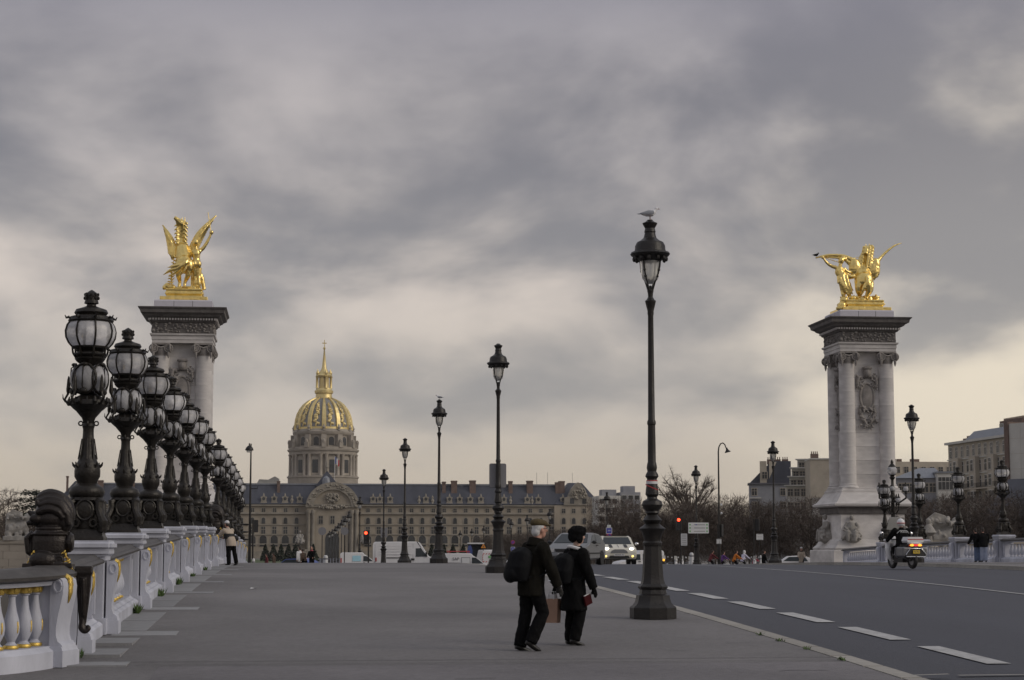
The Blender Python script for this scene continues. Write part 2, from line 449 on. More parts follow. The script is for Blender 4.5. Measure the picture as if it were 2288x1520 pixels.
road = tag(strip('road', 'asphalt', RX0 - .1, RX1 + .1, -20, 700, zr, 3, crown=.06, nx=6), kind='structure')
pav = tag(strip('pavement', 'pavement', -3.9, KX, -20, 126, zs, 2), kind='structure')
pav2 = tag(strip('pavement', 'pavement', RX1 + .3, 36.9, -20, 126, zs, 2), kind='structure')
crossing = tag(strip('quay_road', 'asphalt', -220, 260, 134, 168, lambda y: zr(y) - .012, 4), kind='structure')
# older asphalt across the near end and the expansion joints in the footway
strip('old_asphalt', 'pavement_old', -1.6, KX - .02, 10, 23.75, lambda y: zs(y) + .004, 2, parent=pav)
for (y, w, x0, x1) in ((24.35, .022, -2.2, KX), (23.95, .014, -1.9, KX), (23.74, .012, -1.7, KX)):
    strip('expansion_joint', 'joint', x0, x1, y, y + w, lambda y: zs(y) + .008, 1, parent=pav)
for (x, y, w) in ((1.9, 22.0, .5), (-.6, 26.5, .25), (5.1, 25.6, .3), (5.9, 22.6, .6), (6.2, 26.8, .4), (.4, 33, .35), (2.6, 39, .3), (-1.2, 44, .3), (4.6, 30.5, .25)):
    mb = MB(); pts = [(x + w * t + random.uniform(-.02, .02), y + random.uniform(-.08, .08), 0) for t in (0, .3, .6, 1)]
    pts = [(a, b, zs(b) + .009) for a, b, c in pts]
    for (a, b) in zip(pts, pts[1:]):
        h = .012
        mb.add([(a[0], a[1] - h, a[2]), (b[0], b[1] - h, b[2]), (b[0], b[1] + h, b[2]), (a[0], a[1] + h, a[2])], [(0, 1, 2, 3)])
    mb.build('crack', 'joint', pav, smooth=0)
# painted markings
def dash(x, y0, y1, w, z=.012):
    mb = MB(); t = (x - RX0) / (RX1 - RX0)
    zf = lambda y: zr(y) + .06 * 4 * t * (1 - t) + z
    n = max(1, int((y1 - y0) / 1.0))
    for k in range(n):
        a = y0 + (y1 - y0) * k / n; b = y0 + (y1 - y0) * (k + 1) / n; q = w / 2
        mb.add([(x - q, a, zf(a)), (x + q, a, zf(a)), (x + q, b, zf(b)), (x - q, b, zf(b))], [(0, 1, 2, 3)])
    return mb
for k in range(-1, 14):
    yc = 25.9 + 4.1 * k
    dash(9.4, yc - 1.42, yc + 1.42, .34).build('lane_marking', 'line_paint', road, smooth=0)
dash(16.7, 12, 110, .14).build('centre_line', 'line_paint', road, smooth=0)
dash(RX1 - .05, 12, 118, .10).build('edge_line', 'line_paint', road, smooth=0)
mb = MB()
for (x0, x1) in ((7.5, 8.1), (8.3, 25)):
    mb.add([(x0, 22.95, zr(23) + .035), (x1, 22.75, zr(23) + .065), (x1, 22.85, zr(23) + .065), (x0, 23.05, zr(23) + .035)], [(0, 1, 2, 3)])
mb.build('road_joint', 'kerb_granite', road, smooth=0)
# kerb stones, one by one
kerbs = [tag(strip('kerb', 'kerb_granite', x0, x1, 8, 126, lambda y: zs(y) - .03, 4), kind='structure') for (x0, x1) in ((KX, RX0), (RX1, RX1 + .3))]
kst = MB().box(-.15, .15, -.72, .72, -.2, .006).mesh('kerb_stone', 'kerb_granite', 0)
b = bmesh.new(); b.from_mesh(kst); bmesh.ops.bevel(b, geom=[e for e in b.edges if abs(e.verts[0].co.z - e.verts[1].co.z) < .01 and e.verts[0].co.z > 0], offset=.02, segments=2, affect='EDGES'); b.to_mesh(kst); b.free()
for i, (xc, y0) in enumerate(((KX + .15, 18), (RX1 + .15, 40))):
    for k in range(56):
        y = y0 + k * 1.46; a = math.atan((zs(y + .7) - zs(y - .7)) / 1.4)
        put('kerb_stone', kst, kerbs[i], (xc, y, zs(y)), (a, 0, 0))
# ================================================================ PARAPETS
# stone slabs at the parapet's foot, zigzag edged
slabA = MB().box(-.29, .29, -1.16, 1.16, -.05, .006).mesh('paving_slab', 'slab', 0)
slabB = MB().box(-.48, .48, -.44, .44, -.05, .006).mesh('paving_slab', 'slab', 0)
def console_mesh():
    # S-shaped bracket profile, x outwards towards the footway
    pr = [(0, 1.09), (.16, 1.09), (.225, 1.05), (.245, .98), (.235, .88), (.20, .76), (.155, .62), (.125, .48), (.125, .38), (.16, .31), (.235, .27), (.25, .245), (0, .245)]
    mb = MB(); mb.prism(pr, 'y', -.17, .17)
    mb.prism([(.0, .0), (.29, .0), (.29, .20), (.0, .20)], 'y', -.21, .21)
    mb.prism([(.0, .20), (.27, .20), (.25, .245), (.0, .245)], 'y', -.195, .195)
    # recessed eye of the scroll, raised rim
    for sgn in (-1, 1): mb.torus((.14, sgn * .17, .98), .07, .018, 'y', 14, 5)
    return mb
CONS = console_mesh().mesh('console', 'white_stone', 30)
mbg = MB(); mbg.tube(curve([(.16, 0, 1.10), (.235, 0, 1.06), (.258, 0, .98), (.25, 0, .90), (.232, 0, .82), (.215, 0, .77)]), ease([.035, .04, .03, .034, .018, .004]), 8, flat=((0, 1, 0), 1.4))
for z, x, q in ((1.05, .245, .05), (.98, .26, .045), (.91, .252, .035)):
    for s_ in (-1, 1): mbg.tube([(x, 0, z), (x, s_ * q, z + .02), (x - .01, s_ * q * 1.2, z - .035)], [.02, .02, .004], 6)
GILTC = mbg.mesh('gilt_spray', 'gilt', 60)
def baluster_mesh():
    return MB().lathe([(.10, .27), (.10, .31), (.075, .325), (.06, .345), (.085, .38), (.125, .45), (.135, .52), (.12, .60), (.075, .72), (.055, .82), (.052, .88), (.075, .895), (.075, .91)], 12)
BAL = baluster_mesh().mesh('baluster', 'white_stone', 50)
mbg = MB().lathe([(.095, .912), (.11, .93), (.115, .96), (.10, .99), (.11, 1.0)], 12)
for a in range(4):
    mbg.ell((.10 * math.cos(a * 1.57 + .78), .10 * math.sin(a * 1.57 + .78), .96), (.035, .035, .04), 6, 5)
BALG = mbg.mesh('gilt_collar', 'gilt', 60)
BALL = MB().ell((.128, 0, .52), (.018, .018, .075), 7, 5).mesh('gilt_leaf', 'gilt', 60)
BALF = MB().lathe([(.115, .262), (.125, .285), (.11, .305)], 12).mesh('gilt_foot', 'gilt', 60)
def pedestal_mesh():
    mb = MB()
    mb.box(-.78, .06, -.43, .43, 0, .24); mb.box(-.72, 0, -.37, .37, .24, 1.10)
    for y0 in (-.375,):
        mb.box(-.62, -.14, -.385, -.37, .34, .98)       # raised panel towards the camera
    mb.box(-.75, .03, -.40, .40, 1.10, 1.16); mb.box(-.80, .08, -.45, .45, 1.20, 1.25)
    mb.prism([(-.75, 1.16), (.03, 1.16), (.08, 1.20), (-.80, 1.20)], 'y', -.42, .42)
    return mb
PED = pedestal_mesh().mesh('pedestal', 'white_stone', 0)
mb = MB(); mb.box(-.84, .12, -.49, .49, 1.252, 1.40)
SLB = mb.mesh('pedestal_slab', 'white_stone', 0)
b = bmesh.new(); b.from_mesh(SLB); bmesh.ops.bevel(b, geom=[e for e in b.edges], offset=.045, segments=3, affect='EDGES'); b.to_mesh(SLB); b.free()
PITCHL = 6.5
LAMPY = [29.3 + PITCHL * k for k in range(7)] + [80.3 + PITCHL * k for k in range(6)]
def parapet(name, label, side, xf, ys, y0, y1, skip):
    """side +1: footway lies towards +x of the face xf"""
    root = thing(name, label, 'parapet', (xf, 0, 0))
    m = -1 if side < 0 else 1
    def run(nm, mt, poly, a, b):
        mb = MB(); n = max(1, int((b - a) / 2.0)); k = len(poly)
        for i in range(n + 1):
            y = a + (b - a) * i / n
            for (x, z) in poly: mb.v.append((m * x, y, zs(y) + z))
        for i in range(n):
            for j in range(k):
                q = (j + 1) % k; mb.f.append([i * k + j, i * k + q, (i + 1) * k + q, (i + 1) * k + j]); mb.m.append(0)
        mb.f.append(list(range(k))); mb.f.append([n * k + j for j in range(k)]); mb.m += [0, 0]
        return mb.build(nm, mt, root, smooth=0)
    marks = sorted(ys + skip); edges = [y0] + marks + [y1]
    for a, b in zip(edges, edges[1:]):
        a2 = a + (.47 if a in ys else .7 if a in skip else 0); b2 = b - (.47 if b in ys else .7 if b in skip else 0)
        if b2 - a2 < .6: continue
        run('plinth', 'white_stone', [(-.66, 0), (.02, 0), (.02, .17), (-.03, .21), (-.06, .215), (-.12, .262), (-.56, .262), (-.66, .2)], a2, b2)
        run('under_rail', 'white_stone', [(-.56, 1.002), (-.10, 1.002), (-.08, 1.05), (-.60, 1.05)], a2, b2)
        run('coping', 'coping', [(-.62, 1.052), (-.05, 1.052), (.02, 1.075), (.03, 1.11), (-.01, 1.14), (-.05, 1.15), (-.12, 1.20), (-.52, 1.20), (-.66, 1.13), (-.66, 1.075)], a2, b2)
        n = max(1, int(round((b2 - a2 - .9) / .46)))
        for (yy) in (a2 + .12, b2 - .12):
            mb = MB(); mb.box(-.5, -.12, -.1, .1, .263, 1.0); mb.box(-.12, -.09, -.07, .07, .33, .93)
            mb.build('half_pier', 'white_stone', root, (0, yy, zs(yy)), smooth=0).scale = (m, 1, 1)
        for i in range(n):
            y = a2 + .45 + (b2 - a2 - .9) * (i + .5) / n
            put('baluster', BAL, root, (m * -.31, y, zs(y))); 
            if side > 0 and y < 75: put('gilt_collar', BALG, root, (m * -.31, y, zs(y))); put('gilt_foot', BALF, root, (m * -.31, y, zs(y)))
    for y in ys:
        p = put('pedestal', PED, root, (0, y, zs(y)), scale=(m, 1, 1))
        put('pedestal_slab', SLB, root, (0, y, zs(y)), scale=(m, 1, 1))
        c = put('console', CONS, root, (m * .03, y, zs(y)), scale=(m * .68, 1, 1)); 
        if side > 0: put('gilt_spray', GILTC, root, (m * .03, y, zs(y)), scale=(m * .68, 1, 1))
    return root
MIDY = 74.6
parL = parapet('bridge_parapet', 'long white stone parapet with dark coping and gilded balusters along the left footway', 1, LX, [y for y in LAMPY], 25.2, 121, [MIDY])
RLAMP = [y for y in LAMPY if y > 79]
parR = parapet('bridge_parapet', 'white stone parapet with balusters along the far right footway', -1, RX, RLAMP, 75.3, 121, [])
for y in LAMPY:
    a = math.atan((zs(y + .5) - zs(y - .5)))
    put('paving_slab', slabB, pav, (LX + .62, y - .1, zs(y)), (a, 0, 0))
    for d in (1.65, 4.05 if y != LAMPY[6] else 4.05):
        yy = y + d; a = math.atan((zs(yy + .5) - zs(yy - .5))); put('paving_slab', slabA, pav, (LX + .30, yy, zs(yy)), (a, 0, 0))
for yy in (24.3, 26.3, 28.2):
    put('paving_slab', slabA if yy != 24.3 else slabB, pav, (LX + .32, yy - .1, zs(yy)), (0, 0, 0))
# --- curved end of the left parapet with its big balusters
ce = thing('curved_balustrade', 'curved white balustrade with gold-collared balusters at the left edge', 'balustrade', (0, 0, 0))
ARC_R = 2.15; AC = (LX - ARC_R, 24.4)
def arcp(ph, off=0): return (AC[0] + (ARC_R + off) * math.cos(ph), AC[1] - (ARC_R + off) * math.sin(ph))
def arc_run(nm, mt, poly, p0, p1, n=22):
    mb = MB(); k = len(poly)
    for i in range(n + 1):
        ph = p0 + (p1 - p0) * i / n
        for (o, z) in poly:
            x, y = arcp(ph, o); mb.v.append((x, y, zs(y) + z))
    for i in range(n):
        for j in range(k):
            q = (j + 1) % k; mb.f.append([i * k + j, i * k + q, (i + 1) * k + q, (i + 1) * k + j]); mb.m.append(0)
    mb.f.append(list(range(k))); mb.f.append([n * k + j for j in range(k)]); mb.m += [0, 0]
    return mb.build(nm, mt, ce, smooth=40)
arc_run('plinth', 'white_stone', [(-.50, 0), (.06, 0), (.06, .20), (.01, .235), (-.02, .262), (-.46, .262)], .0, 2.0)
arc_run('under_rail', 'white_stone', [(-.46, 1.0), (.0, 1.0), (.02, 1.05), (-.48, 1.05)], .0, 2.0)
arc_run('coping', 'coping', [(-.50, 1.052), (.03, 1.052), (.10, 1.08), (.11, 1.12), (.06, 1.15), (.02, 1.16), (-.06, 1.21), (-.40, 1.21), (-.54, 1.14), (-.54, 1.08)], -.06, 2.0)
for i in range(9):
    ph = .335 + i * .125; x, y = arcp(ph, -.2)
    q_ = (.76, .76, 1); put('baluster', BAL, ce, (x, y, zs(y)), (0, 0, -ph + .4), q_); put('gilt_collar', BALG, ce, (x, y, zs(y)), (0, 0, -ph + .4), q_); put('gilt_foot', BALF, ce, (x, y, zs(y)), (0, 0, 0), q_)
    put('gilt_leaf', BALL, ce, (x, y, zs(y)), (0, 0, -ph), q_)
x, y = arcp(.22, -.02); o = put('console', CONS, ce, (x, y, zs(y)), (0, 0, -.3), (.7, 1.2, 1)); put('gilt_spray', GILTC, ce, (x, y, zs(y)), (0, 0, -.3), (.7, 1, 1))
mb = MB(); mb.box(-.5, .0, -.16, .16, .0, 1.05); mb.build('end_pier', 'white_stone', ce, (x, y, zs(y)), (0, 0, -.25), smooth=0)
o = put('console', CONS, parL, (.03, 25.55, zs(25.55)), scale=(.68, 1, 1)); put('gilt_spray', GILTC, parL, (.03, 25.55, zs(25.55)), scale=(.68, 1, 1))
mb = MB(); mb.box(-.62, .02, -.2, .2, 0, 1.05); mb.build('end_pier', 'white_stone', parL, (0, 25.55, zs(25.55)), smooth=0)
# ================================================================ BRONZE CREST ORNAMENTS ON THE PARAPET
def crest():
    mb = MB()
    # plumed helmet: a great curling plume over a second lobe, visor to the left, barrel neck, bosses at the foot
    for q in range(9):
        y = -.12 + q * .03; k = 1 - abs(q - 4) * .05 + (.02 if q % 2 else 0)
        mb.tube(curve([(.28, y, .30), (.305 * k, y, .46), (.26 * k, y, .62 * k), (.14, y, .74 * k), (-.02, y, .79 * k), (-.15, y, .75 * k), (-.20, y, .68)]), ease([.04, .05, .055, .055, .05, .04, .02]), 8)
    for q in range(5):
        y = -.13 + q * .05; k = 1 - abs(q - 2) * .05
        mb.tube(curve([(.20, y, .40), (.12, y, .55 * k), (-.02, y, .60 * k), (-.15, y, .56 * k), (-.19, y, .47)]), ease([.04, .06, .065, .055, .025]), 8)
    mb.ell((.02, 0, .40), (.22, .16, .16), 16, 10); mb.ell((.20, 0, .38), (.13, .14, .20), 12, 8)
    mb.tube([(-.12, 0, .42), (-.24, 0, .45), (-.33, 0, .51)], [.10, .065, .02], 8); mb.tube([(-.12, 0, .36), (-.24, 0, .36), (-.34, 0, .33)], [.08, .06, .03], 8); mb.ell((-.20, -.08, .40), (.10, .06, .07), 10, 7)
    mb.torus((0, 0, .26), .19, .03, 'z', 22, 7, sy=.75)
    mb.lathe([(.24, -.16), (.265, -.05), (.27, .08), (.25, .19), (.20, .25), (.16, .30)], 20, sy=.72)
    for z in (-.13, .18): mb.torus((0, 0, z), .265, .018, 'z', 24, 6, sy=.72)
    mb.ell((.28, -.02, .06), (.07, .13, .15), 12, 9); mb.torus((.31, -.02, .06), .10, .03, 'x', 16, 6); mb.tube([(-.24, 0, .20), (-.33, 0, .12), (-.30, 0, -.08), (-.24, 0, -.14)], [.05, .05, .05, .03], 8)
    mb.ell((-.08, -.15, -.20), (.20, .13, .14), 16, 10); mb.ell((.155, -.15, -.19), (.075, .06, .085), 12, 8); mb.torus((.155, -.19, -.19), .05, .022, 'y', 14, 6)
    mb.box(-.36, .34, -.22, .22, -.31, -.24)
    me = remesh(mb, 'bronze_brown', .0095, 1, 'plume_helmet')
    gm = []
    for s in (-1, 1):
        g = MB(); rq = random.Random(s)
        for i in range(12):
            t = i / 11; g.ell((s * (.22 + .16 * t), -.10 + .02 * math.sin(i * 2), -.08 - .34 * t), (rq.uniform(.012, .034), .035, rq.uniform(.012, .04)), 6, 4, Matrix.Rotation(rq.uniform(-1, 1), 3, 'Y'))
            g.tube([(s * (.22 + .16 * t), -.10, -.08 - .34 * t), (s * (.20 + .16 * t + rq.uniform(-.05, .05)), -.13, -.10 - .34 * t)], [.02, .004], 5)
        gm.append(g.mesh('gilt_garland', 'gilt', 60))
    lg = MB(); sqprof_ = lambda pr: lg.lathe([(w * 1.414, z) for w, z in pr], 4, c=(.34, -.10, 0), sy=.7, rot=R(45))
    sqprof_([(.12, -.28), (.125, -.38), (.105, -.42), (.10, -.55), (.075, -.85), (.055, -1.04), (.05, -1.10)])
    lg.tube([(.22, -.10, -.36), (.46, -.10, -.36)], .05, 10); lg.tube([(.34, -.20, -.46), (.35, -.19, -.75), (.35, -.16, -1.0)], [.035, .03, .015], 8)
    lg.tube(curve([(.34, -.10, -1.06), (.33, -.12, -1.16), (.38, -.13, -1.21), (.43, -.13, -1.17), (.40, -.13, -1.13)]), ease([.05, .055, .045, .035, .02]), 9)
    lm = remesh(lg, 'bronze_brown', .011, 1, 'claw_leg')
    return me, gm, lm
CREST = crest()
def place_crest(loc, rz, label, sc=1):
    t = thing('bronze_crest', label, 'bronze ornament', loc, rz, scale=sc)
    put('plume_helmet', CREST[0], t); [put('gilt_garland', g, t) for g in CREST[1]]; put('claw_leg', CREST[2], t, (.17, -.05, 0))
place_crest((LX - .27, 24.72, zs(24.75) + 1.44), 0, 'dark bronze plumed crest with gilt garlands on the near end of the left parapet', .88)
place_crest((LX - .18, MIDY, zs(MIDY) + 1.49), 0, 'small distant bronze crest on the left parapet beside the leaning person')
# ================================================================ PARAPET LAMPS
K = .0069
def pz(y): return (1214 - y) * K
def pprof(l): return [(r * K, pz(y)) for r, y in l]
def parapet_lamp():
    P = []
    mb = MB(); mb.lathe(pprof([(60, 1214), (60, 1208), (56, 1204), (54, 1196), (50, 1190)]), 4, rot=R(45))
    mb.lathe(pprof([(30, 1196), (34, 1180), (30, 1160), (29, 1135), (40, 1126), (36, 1120)]), 12)
    for q in range(4):
        a = q * math.pi / 2 + math.pi / 4
        f = lambda r, y: (r * K * math.cos(a), r * K * math.sin(a), pz(y))
        mb.tube([f(30, 1126), f(44, 1132), f(42, 1146), f(48, 1160), f(58, 1174), f(56, 1190), f(44, 1192)], [.05, .07, .065, .06, .075, .07, .05], 8)
        mb.torus(f(55, 1177), .05, .025, 'z', 10, 6)
        b = q * math.pi / 2; g = lambda r, y, s=0: (r * K * math.cos(b) - s * math.sin(b), r * K * math.sin(b) + s * math.cos(b), pz(y))
        mb.ell(g(34, 1148), (.04 + .10 * abs(math.sin(b)), .04 + .10 * abs(math.cos(b)), .15), 12, 7)
        mb.torus(g(36, 1148), .125, .022, 'y' if abs(math.sin(b)) > .5 else 'x', 16, 6, sy=1.2)
        for s in (-.13, .13): mb.torus(g(40, 1176, s), .055, .02, 'y' if abs(math.sin(b)) > .5 else 'x', 10, 5)
    P.append(('base', mb.mesh('base', 'bronze', 40)))
    mb = MB(); mb.lathe(pprof([(30, 1122), (36, 1118), (39.5, 1108), (36, 1098), (28, 1093), (22, 1089), (23, 1083), (28, 1074), (28.5, 1062), (27, 1050), (22, 1041), (19, 1034), (16, 1024), (13.5, 1000), (12, 978), (12, 968), (14, 962), (11, 956), (13, 950), (15, 944), (22, 936), (27, 930)]), 18)
    for q in range(8):
        a = q * math.pi / 4; c, s = math.cos(a), math.sin(a)
        mb.tube([(26 * K * c, 26 * K * s, pz(1052)), (31 * K * c, 31 * K * s, pz(1048)), (33 * K * c, 33 * K * s, pz(1042))], [.03, .02, .008], 5)
        if q % 2 == 0: mb.torus((17 * K * c, 17 * K * s, pz(956)), .032, .012, 'y' if abs(s) < .5 else 'x', 10, 5)
        mb.tube([(20 * K * c, 20 * K * s, pz(1036)), (13.6 * K * c, 13.6 * K * s, pz(990))], [.014, .008], 4)
    P.append(('stem', mb.mesh('stem', 'bronze', 40)))
    mb = MB(); mb.lathe(pprof([(24, 932), (34, 924), (43, 915), (41, 905), (32, 899), (20, 893), (11, 885), (10, 840), (22, 824), (30, 818), (34, 812), (30, 806)]), 16)
    for q in range(16):
        a = q * math.pi / 8; c, s = math.cos(a), math.sin(a); w = 1 if q % 2 else .85
        mb.tube([(38 * K * c, 38 * K * s, pz(916)), (46 * w * K * c, 46 * w * K * s, pz(908)), (44 * w * K * c, 44 * w * K * s, pz(898))], [.03, .03, .008], 5)
    for q in range(5):
        a = q * 2 * math.pi / 5 - .9; c, s = math.cos(a), math.sin(a)
        mb.tube([(30 * K * c, 30 * K * s, pz(912)), (48 * K * c, 48 * K * s, pz(914)), (57 * K * c, 57 * K * s, pz(902)), (50 * K * c, 50 * K * s, pz(890)), (49 * K * c, 49 * K * s, pz(884))], [.025, .022, .018, .018, .03], 6)
        mb.tube([(55 * K * c, 55 * K * s, pz(908)), (61 * K * c, 60 * K * s, pz(900)), (62 * K * c, 62 * K * s, pz(890))], [.014, .012, .004], 5)
        mb.lathe([(.03, pz(886)), (.034, pz(880)), (.026, pz(866)), (.022, pz(858)), (.008, pz(850))], 8, c=(49 * K * c, 49 * K * s, 0))
    P.append(('basket', mb.mesh('basket', 'bronze', 40)))
    gl = MB().ell((0, 0, 0), (.18, .14, .225), 14, 9).mesh('lower_globe', 'globe_glass', 80)
    fr = MB(); fr.torus((0, .05, 0), .185, .02, 'y', 18, 6, sy=1.25); fr.tube([(0, .06, -.2), (0, .14, -.12), (0, .12, .17), (0, .05, .21)], .011, 5)
    fr.ell((0, .1, -.19), (.07, .04, .05), 8, 5); fr.ell((0, .08, .22), (.06, .04, .03), 8, 5)
    fr = fr.mesh('globe_frame', 'bronze', 60)
    for q in range(5):
        a = q * 2 * math.pi / 5 - .27
        P.append(('lower_globe', gl, (23 * K * math.cos(a - math.pi / 2), 23 * K * math.sin(a - math.pi / 2), pz(858)), a + math.pi))
        P.append(('globe_frame', fr, (23 * K * math.cos(a - math.pi / 2), 23 * K * math.sin(a - math.pi / 2), pz(858)), a + math.pi))
    gp = [(38, 787), (47, 777), (53, 765), (54.5, 751), (51, 738), (44, 728)]
    P.append(('globe', MB().lathe(pprof(gp), 24, cap=False).mesh('globe', 'globe_glass', 80)))
    mb = MB()
    for q in range(8):
        a = q * math.pi / 4 + .3; c, s = math.cos(a), math.sin(a)
        mb.tube([((r + 1.2) * K * c, (r + 1.2) * K * s, pz(y)) for r, y in gp], .016, 5)
        mb.tube([(48 * K * c, 48 * K * s, pz(720)), (55 * K * c, 55 * K * s, pz(722)), (58 * K * c, 58 * K * s, pz(716))], [.025, .018, .006], 5)
        mb.tube([(30 * K * c, 30 * K * s, pz(812)), (38 * K * c, 38 * K * s, pz(800)), (40 * K * c, 40 * K * s, pz(788))], [.02, .018, .014], 5)
    mb.lathe(pprof([(40, 786), (39, 789), (33, 792), (29, 797), (31, 803), (36, 806), (30, 810)]), 20)
    mb.torus((0, 0, pz(787)), 39 * K, .018, 'z', 24, 6); mb.torus((0, 0, pz(803)), 35 * K, .022, 'z', 24, 6); mb.torus((0, 0, pz(727)), 46 * K, .03, 'z', 24, 6)
    P.append(('globe_ribs', mb.mesh('globe_ribs', 'bronze', 50)))
    mb = MB().lathe(pprof([(49, 724), (47, 719), (33, 715), (37.5, 709), (34, 702), (22, 698), (11, 694), (10, 690), (16, 688), (15, 683), (13, 678), (15, 671), (11, 664), (6, 660), (1, 657)]), 18)
    for q in range(8):
        a = q * math.pi / 4
        for (r, y) in ((15, 676), (14, 668)): mb.ell((r * K * math.cos(a), r * K * math.sin(a), pz(y)), (.022, .022, .03), 6, 4)
    P.append(('cap', mb.mesh('cap', 'bronze', 40)))
    return P
PL = parapet_lamp()
def place_parts(root, P):
    for p in P: put(p[0], p[1], root, p[2] if len(p) > 2 else (0, 0, 0), (0, 0, p[3] if len(p) > 3 else 0))
for i, y in enumerate(LAMPY):
    t = thing('parapet_lamp', ('nearest and tallest looking' if i == 0 else ORD[i]) + ' bronze globe lamp' + ('' if i == 0 else ' from the camera') + ' on the left parapet', 'lamp', (LX - .31, y, zs(y) + 1.402), 0, 'bronze globe lamps on the left parapet')
    place_parts(t, PL)
for i, y in enumerate(RLAMP):
    if y > 113: continue
    t = thing('parapet_lamp', ORD[i] + ' bronze globe lamp from the camera on the right parapet', 'lamp', (RX + .36, y, zs(y) + 1.402), 0, 'bronze globe lamps on the right parapet')
    place_parts(t, PL)
# ================================================================ STREET LAMPS
SK = 6.95 / 890
def sz(y): return (1379 - y) * SK
def sprof(l): return [(r * SK, sz(y)) for r, y in l]
def street_lamp():
    P = []; c8 = R(22.5)
    mb = MB(); mb.lathe(sprof([(52, 1379), (52, 1355), (49, 1351)]), 8, rot=c8)
    mb.lathe(sprof([(47, 1351), (41, 1344), (38, 1334), (37, 1328), (31, 1325), (29, 1316), (33, 1312), (33.5, 1309), (27.5, 1303), (25, 1295), (23.5, 1285), (22, 1262), (20.5, 1235), (20, 1221), (22, 1218)]), 8, rot=c8)
    P.append(('base', mb.mesh('base', 'iron', 25)))
    mb = MB(); mb.lathe(sprof([(21, 1219), (22, 1213), (19, 1209), (19.5, 1203), (24, 1190), (28, 1185), (30, 1181.5), (22, 1176), (16, 1171), (20, 1166), (22, 1163), (15, 1155), (11.5, 1151), (16, 1147), (15, 1143), (20, 1137), (23.7, 1129), (21, 1121), (12, 1116), (11, 1112), (15, 1106), (14, 1095), (12, 1080), (11, 1072), (15, 1066), (14, 1062), (10, 1055), (11.8, 1047), (10.5, 1038), (9.2, 1034), (9, 1000), (8.4, 952), (9.8, 950), (9.8, 944), (7.8, 940), (6.8, 800), (6.2, 706), (7.2, 702), (7, 696), (10, 684), (12.5, 673), (9, 670), (5.5, 664), (6, 656), (7.5, 650), (4, 643), (2, 638)]), 16)
    P.append(('column', mb.mesh('column', 'iron', 30)))
    mb = MB()
    for q in range(4):
        a = q * math.pi / 2 + .75; c, s = math.cos(a), math.sin(a); f = lambda r, y: (r * SK * c, r * SK * s, sz(y))
        mb.tube([f(3, 652), f(8, 642), f(12, 632), f(21, 612), f(25, 596), f(27, 578), f(33, 572)], [.026, .018, .014, .014, .017, .015, .016], 6)
        for y, r in ((618, 19), (604, 23.5)): mb.ell(f(r, y), .024, 6, 5)
        mb.torus(f(34, 580), .04, .012, 'z', 8, 5)
        for qq in range(3):
            b = a + (qq - 1) * .5; mb.ell((36 * SK * math.cos(b), 36 * SK * math.sin(b), sz(578)), (.035, .035, .05), 6, 5)
    P.append(('bracket', mb.mesh('bracket', 'iron', 50)))
    P.append(('lantern_glass', MB().lathe(sprof([(22.5, 582), (22, 596), (20.5, 612), (17, 624), (11, 631), (4, 634)]), 18, cap=False).mesh('lantern_glass', 'lantern_glass', 80)))
    mb = MB().lathe(sprof([(24, 583), (31, 577), (42, 571), (45, 567), (43, 563), (36, 561), (34.5, 556), (34, 548), (30, 540), (22, 536), (15, 530), (13, 524), (12, 518), (13, 516), (12, 512), (11, 508), (16, 499), (17, 496), (12, 494), (8, 491), (6, 488.5), (1, 488)]), 20)
    P.append(('lantern_cap', mb.mesh('lantern_cap', 'iron', 30)))
    return P
SL = street_lamp()
LLX, RLX = 6.2, 27.2
LROW = [32.2, 56.8, 80.0, 104.5, 128.5, 174, 207, 222, 238, 254, 272, 292, 314]
RROW = [80.5, 104.8, 125.5, 162, 198.7, 218, 234, 250, 268, 286, 306]
LAMPROOTS = {}
for row, X, g, nm in ((LROW, LLX, 'street lamps down the left kerb line', 'left'), (RROW, RLX, 'street lamps down the right kerb line', 'right')):
    for i, y in enumerate(row):
        z = zs(y) if y < 126 else zr(y)
        lab = 'tall black cast-iron street lamp with a gull on top beside the walking couple' if (nm == 'left' and i == 0) else ORD[i] + ' black cast-iron street lamp along the ' + nm + ' kerb line'
        t = thing('street_lamp', lab, 'street lamp', (X, y, z), .0 if i else .06, g); LAMPROOTS[nm, i] = t
        place_parts(t, SL)
# red and white tape round the nearest post, grey sign back on the second
t = LAMPROOTS['left', 0]
mb = MB(); mb.cur = 0; mb.lathe(sprof([(13.3, 1083), (12.9, 1077)]), 16, cap=False); mb.cur = 1; mb.lathe(sprof([(13.0, 1077), (12.8, 1075)]), 16, cap=False)
mb.cur = 1; mb.tube([(.105 * math.cos(a), .105 * math.sin(a), sz(1090 + 6 * math.sin(a + 2))) for a in [k * .5 for k in range(13)]], .012, 4)
mb.build('warning_tape', ['white_cloth', 'red_print'], t, smooth=40)
t = LAMPROOTS['left', 1]
def rrect(w, h, r, n=4):
    pts = []
    for cx, cy, a0 in ((w - r, h - r, 0), (-w + r, h - r, 90), (-w + r, -h + r, 180), (w - r, -h + r, 270)):
        for k in range(n + 1): a = R(a0 + 90 * k / n); pts.append((cx + r * math.cos(a), cy + r * math.sin(a)))
    return pts
mb = MB().prism(rrect(.25, .36, .05), 'y', .09, .11); mb.build('sign_back', 'sign_grey', t, (0, 0, 2.93), smooth=0)
MB().prism(rrect(.26, .37, .055), 'y', .111, .118).build('sign_rim', 'ink', t, (0, 0, 2.93), smooth=0)
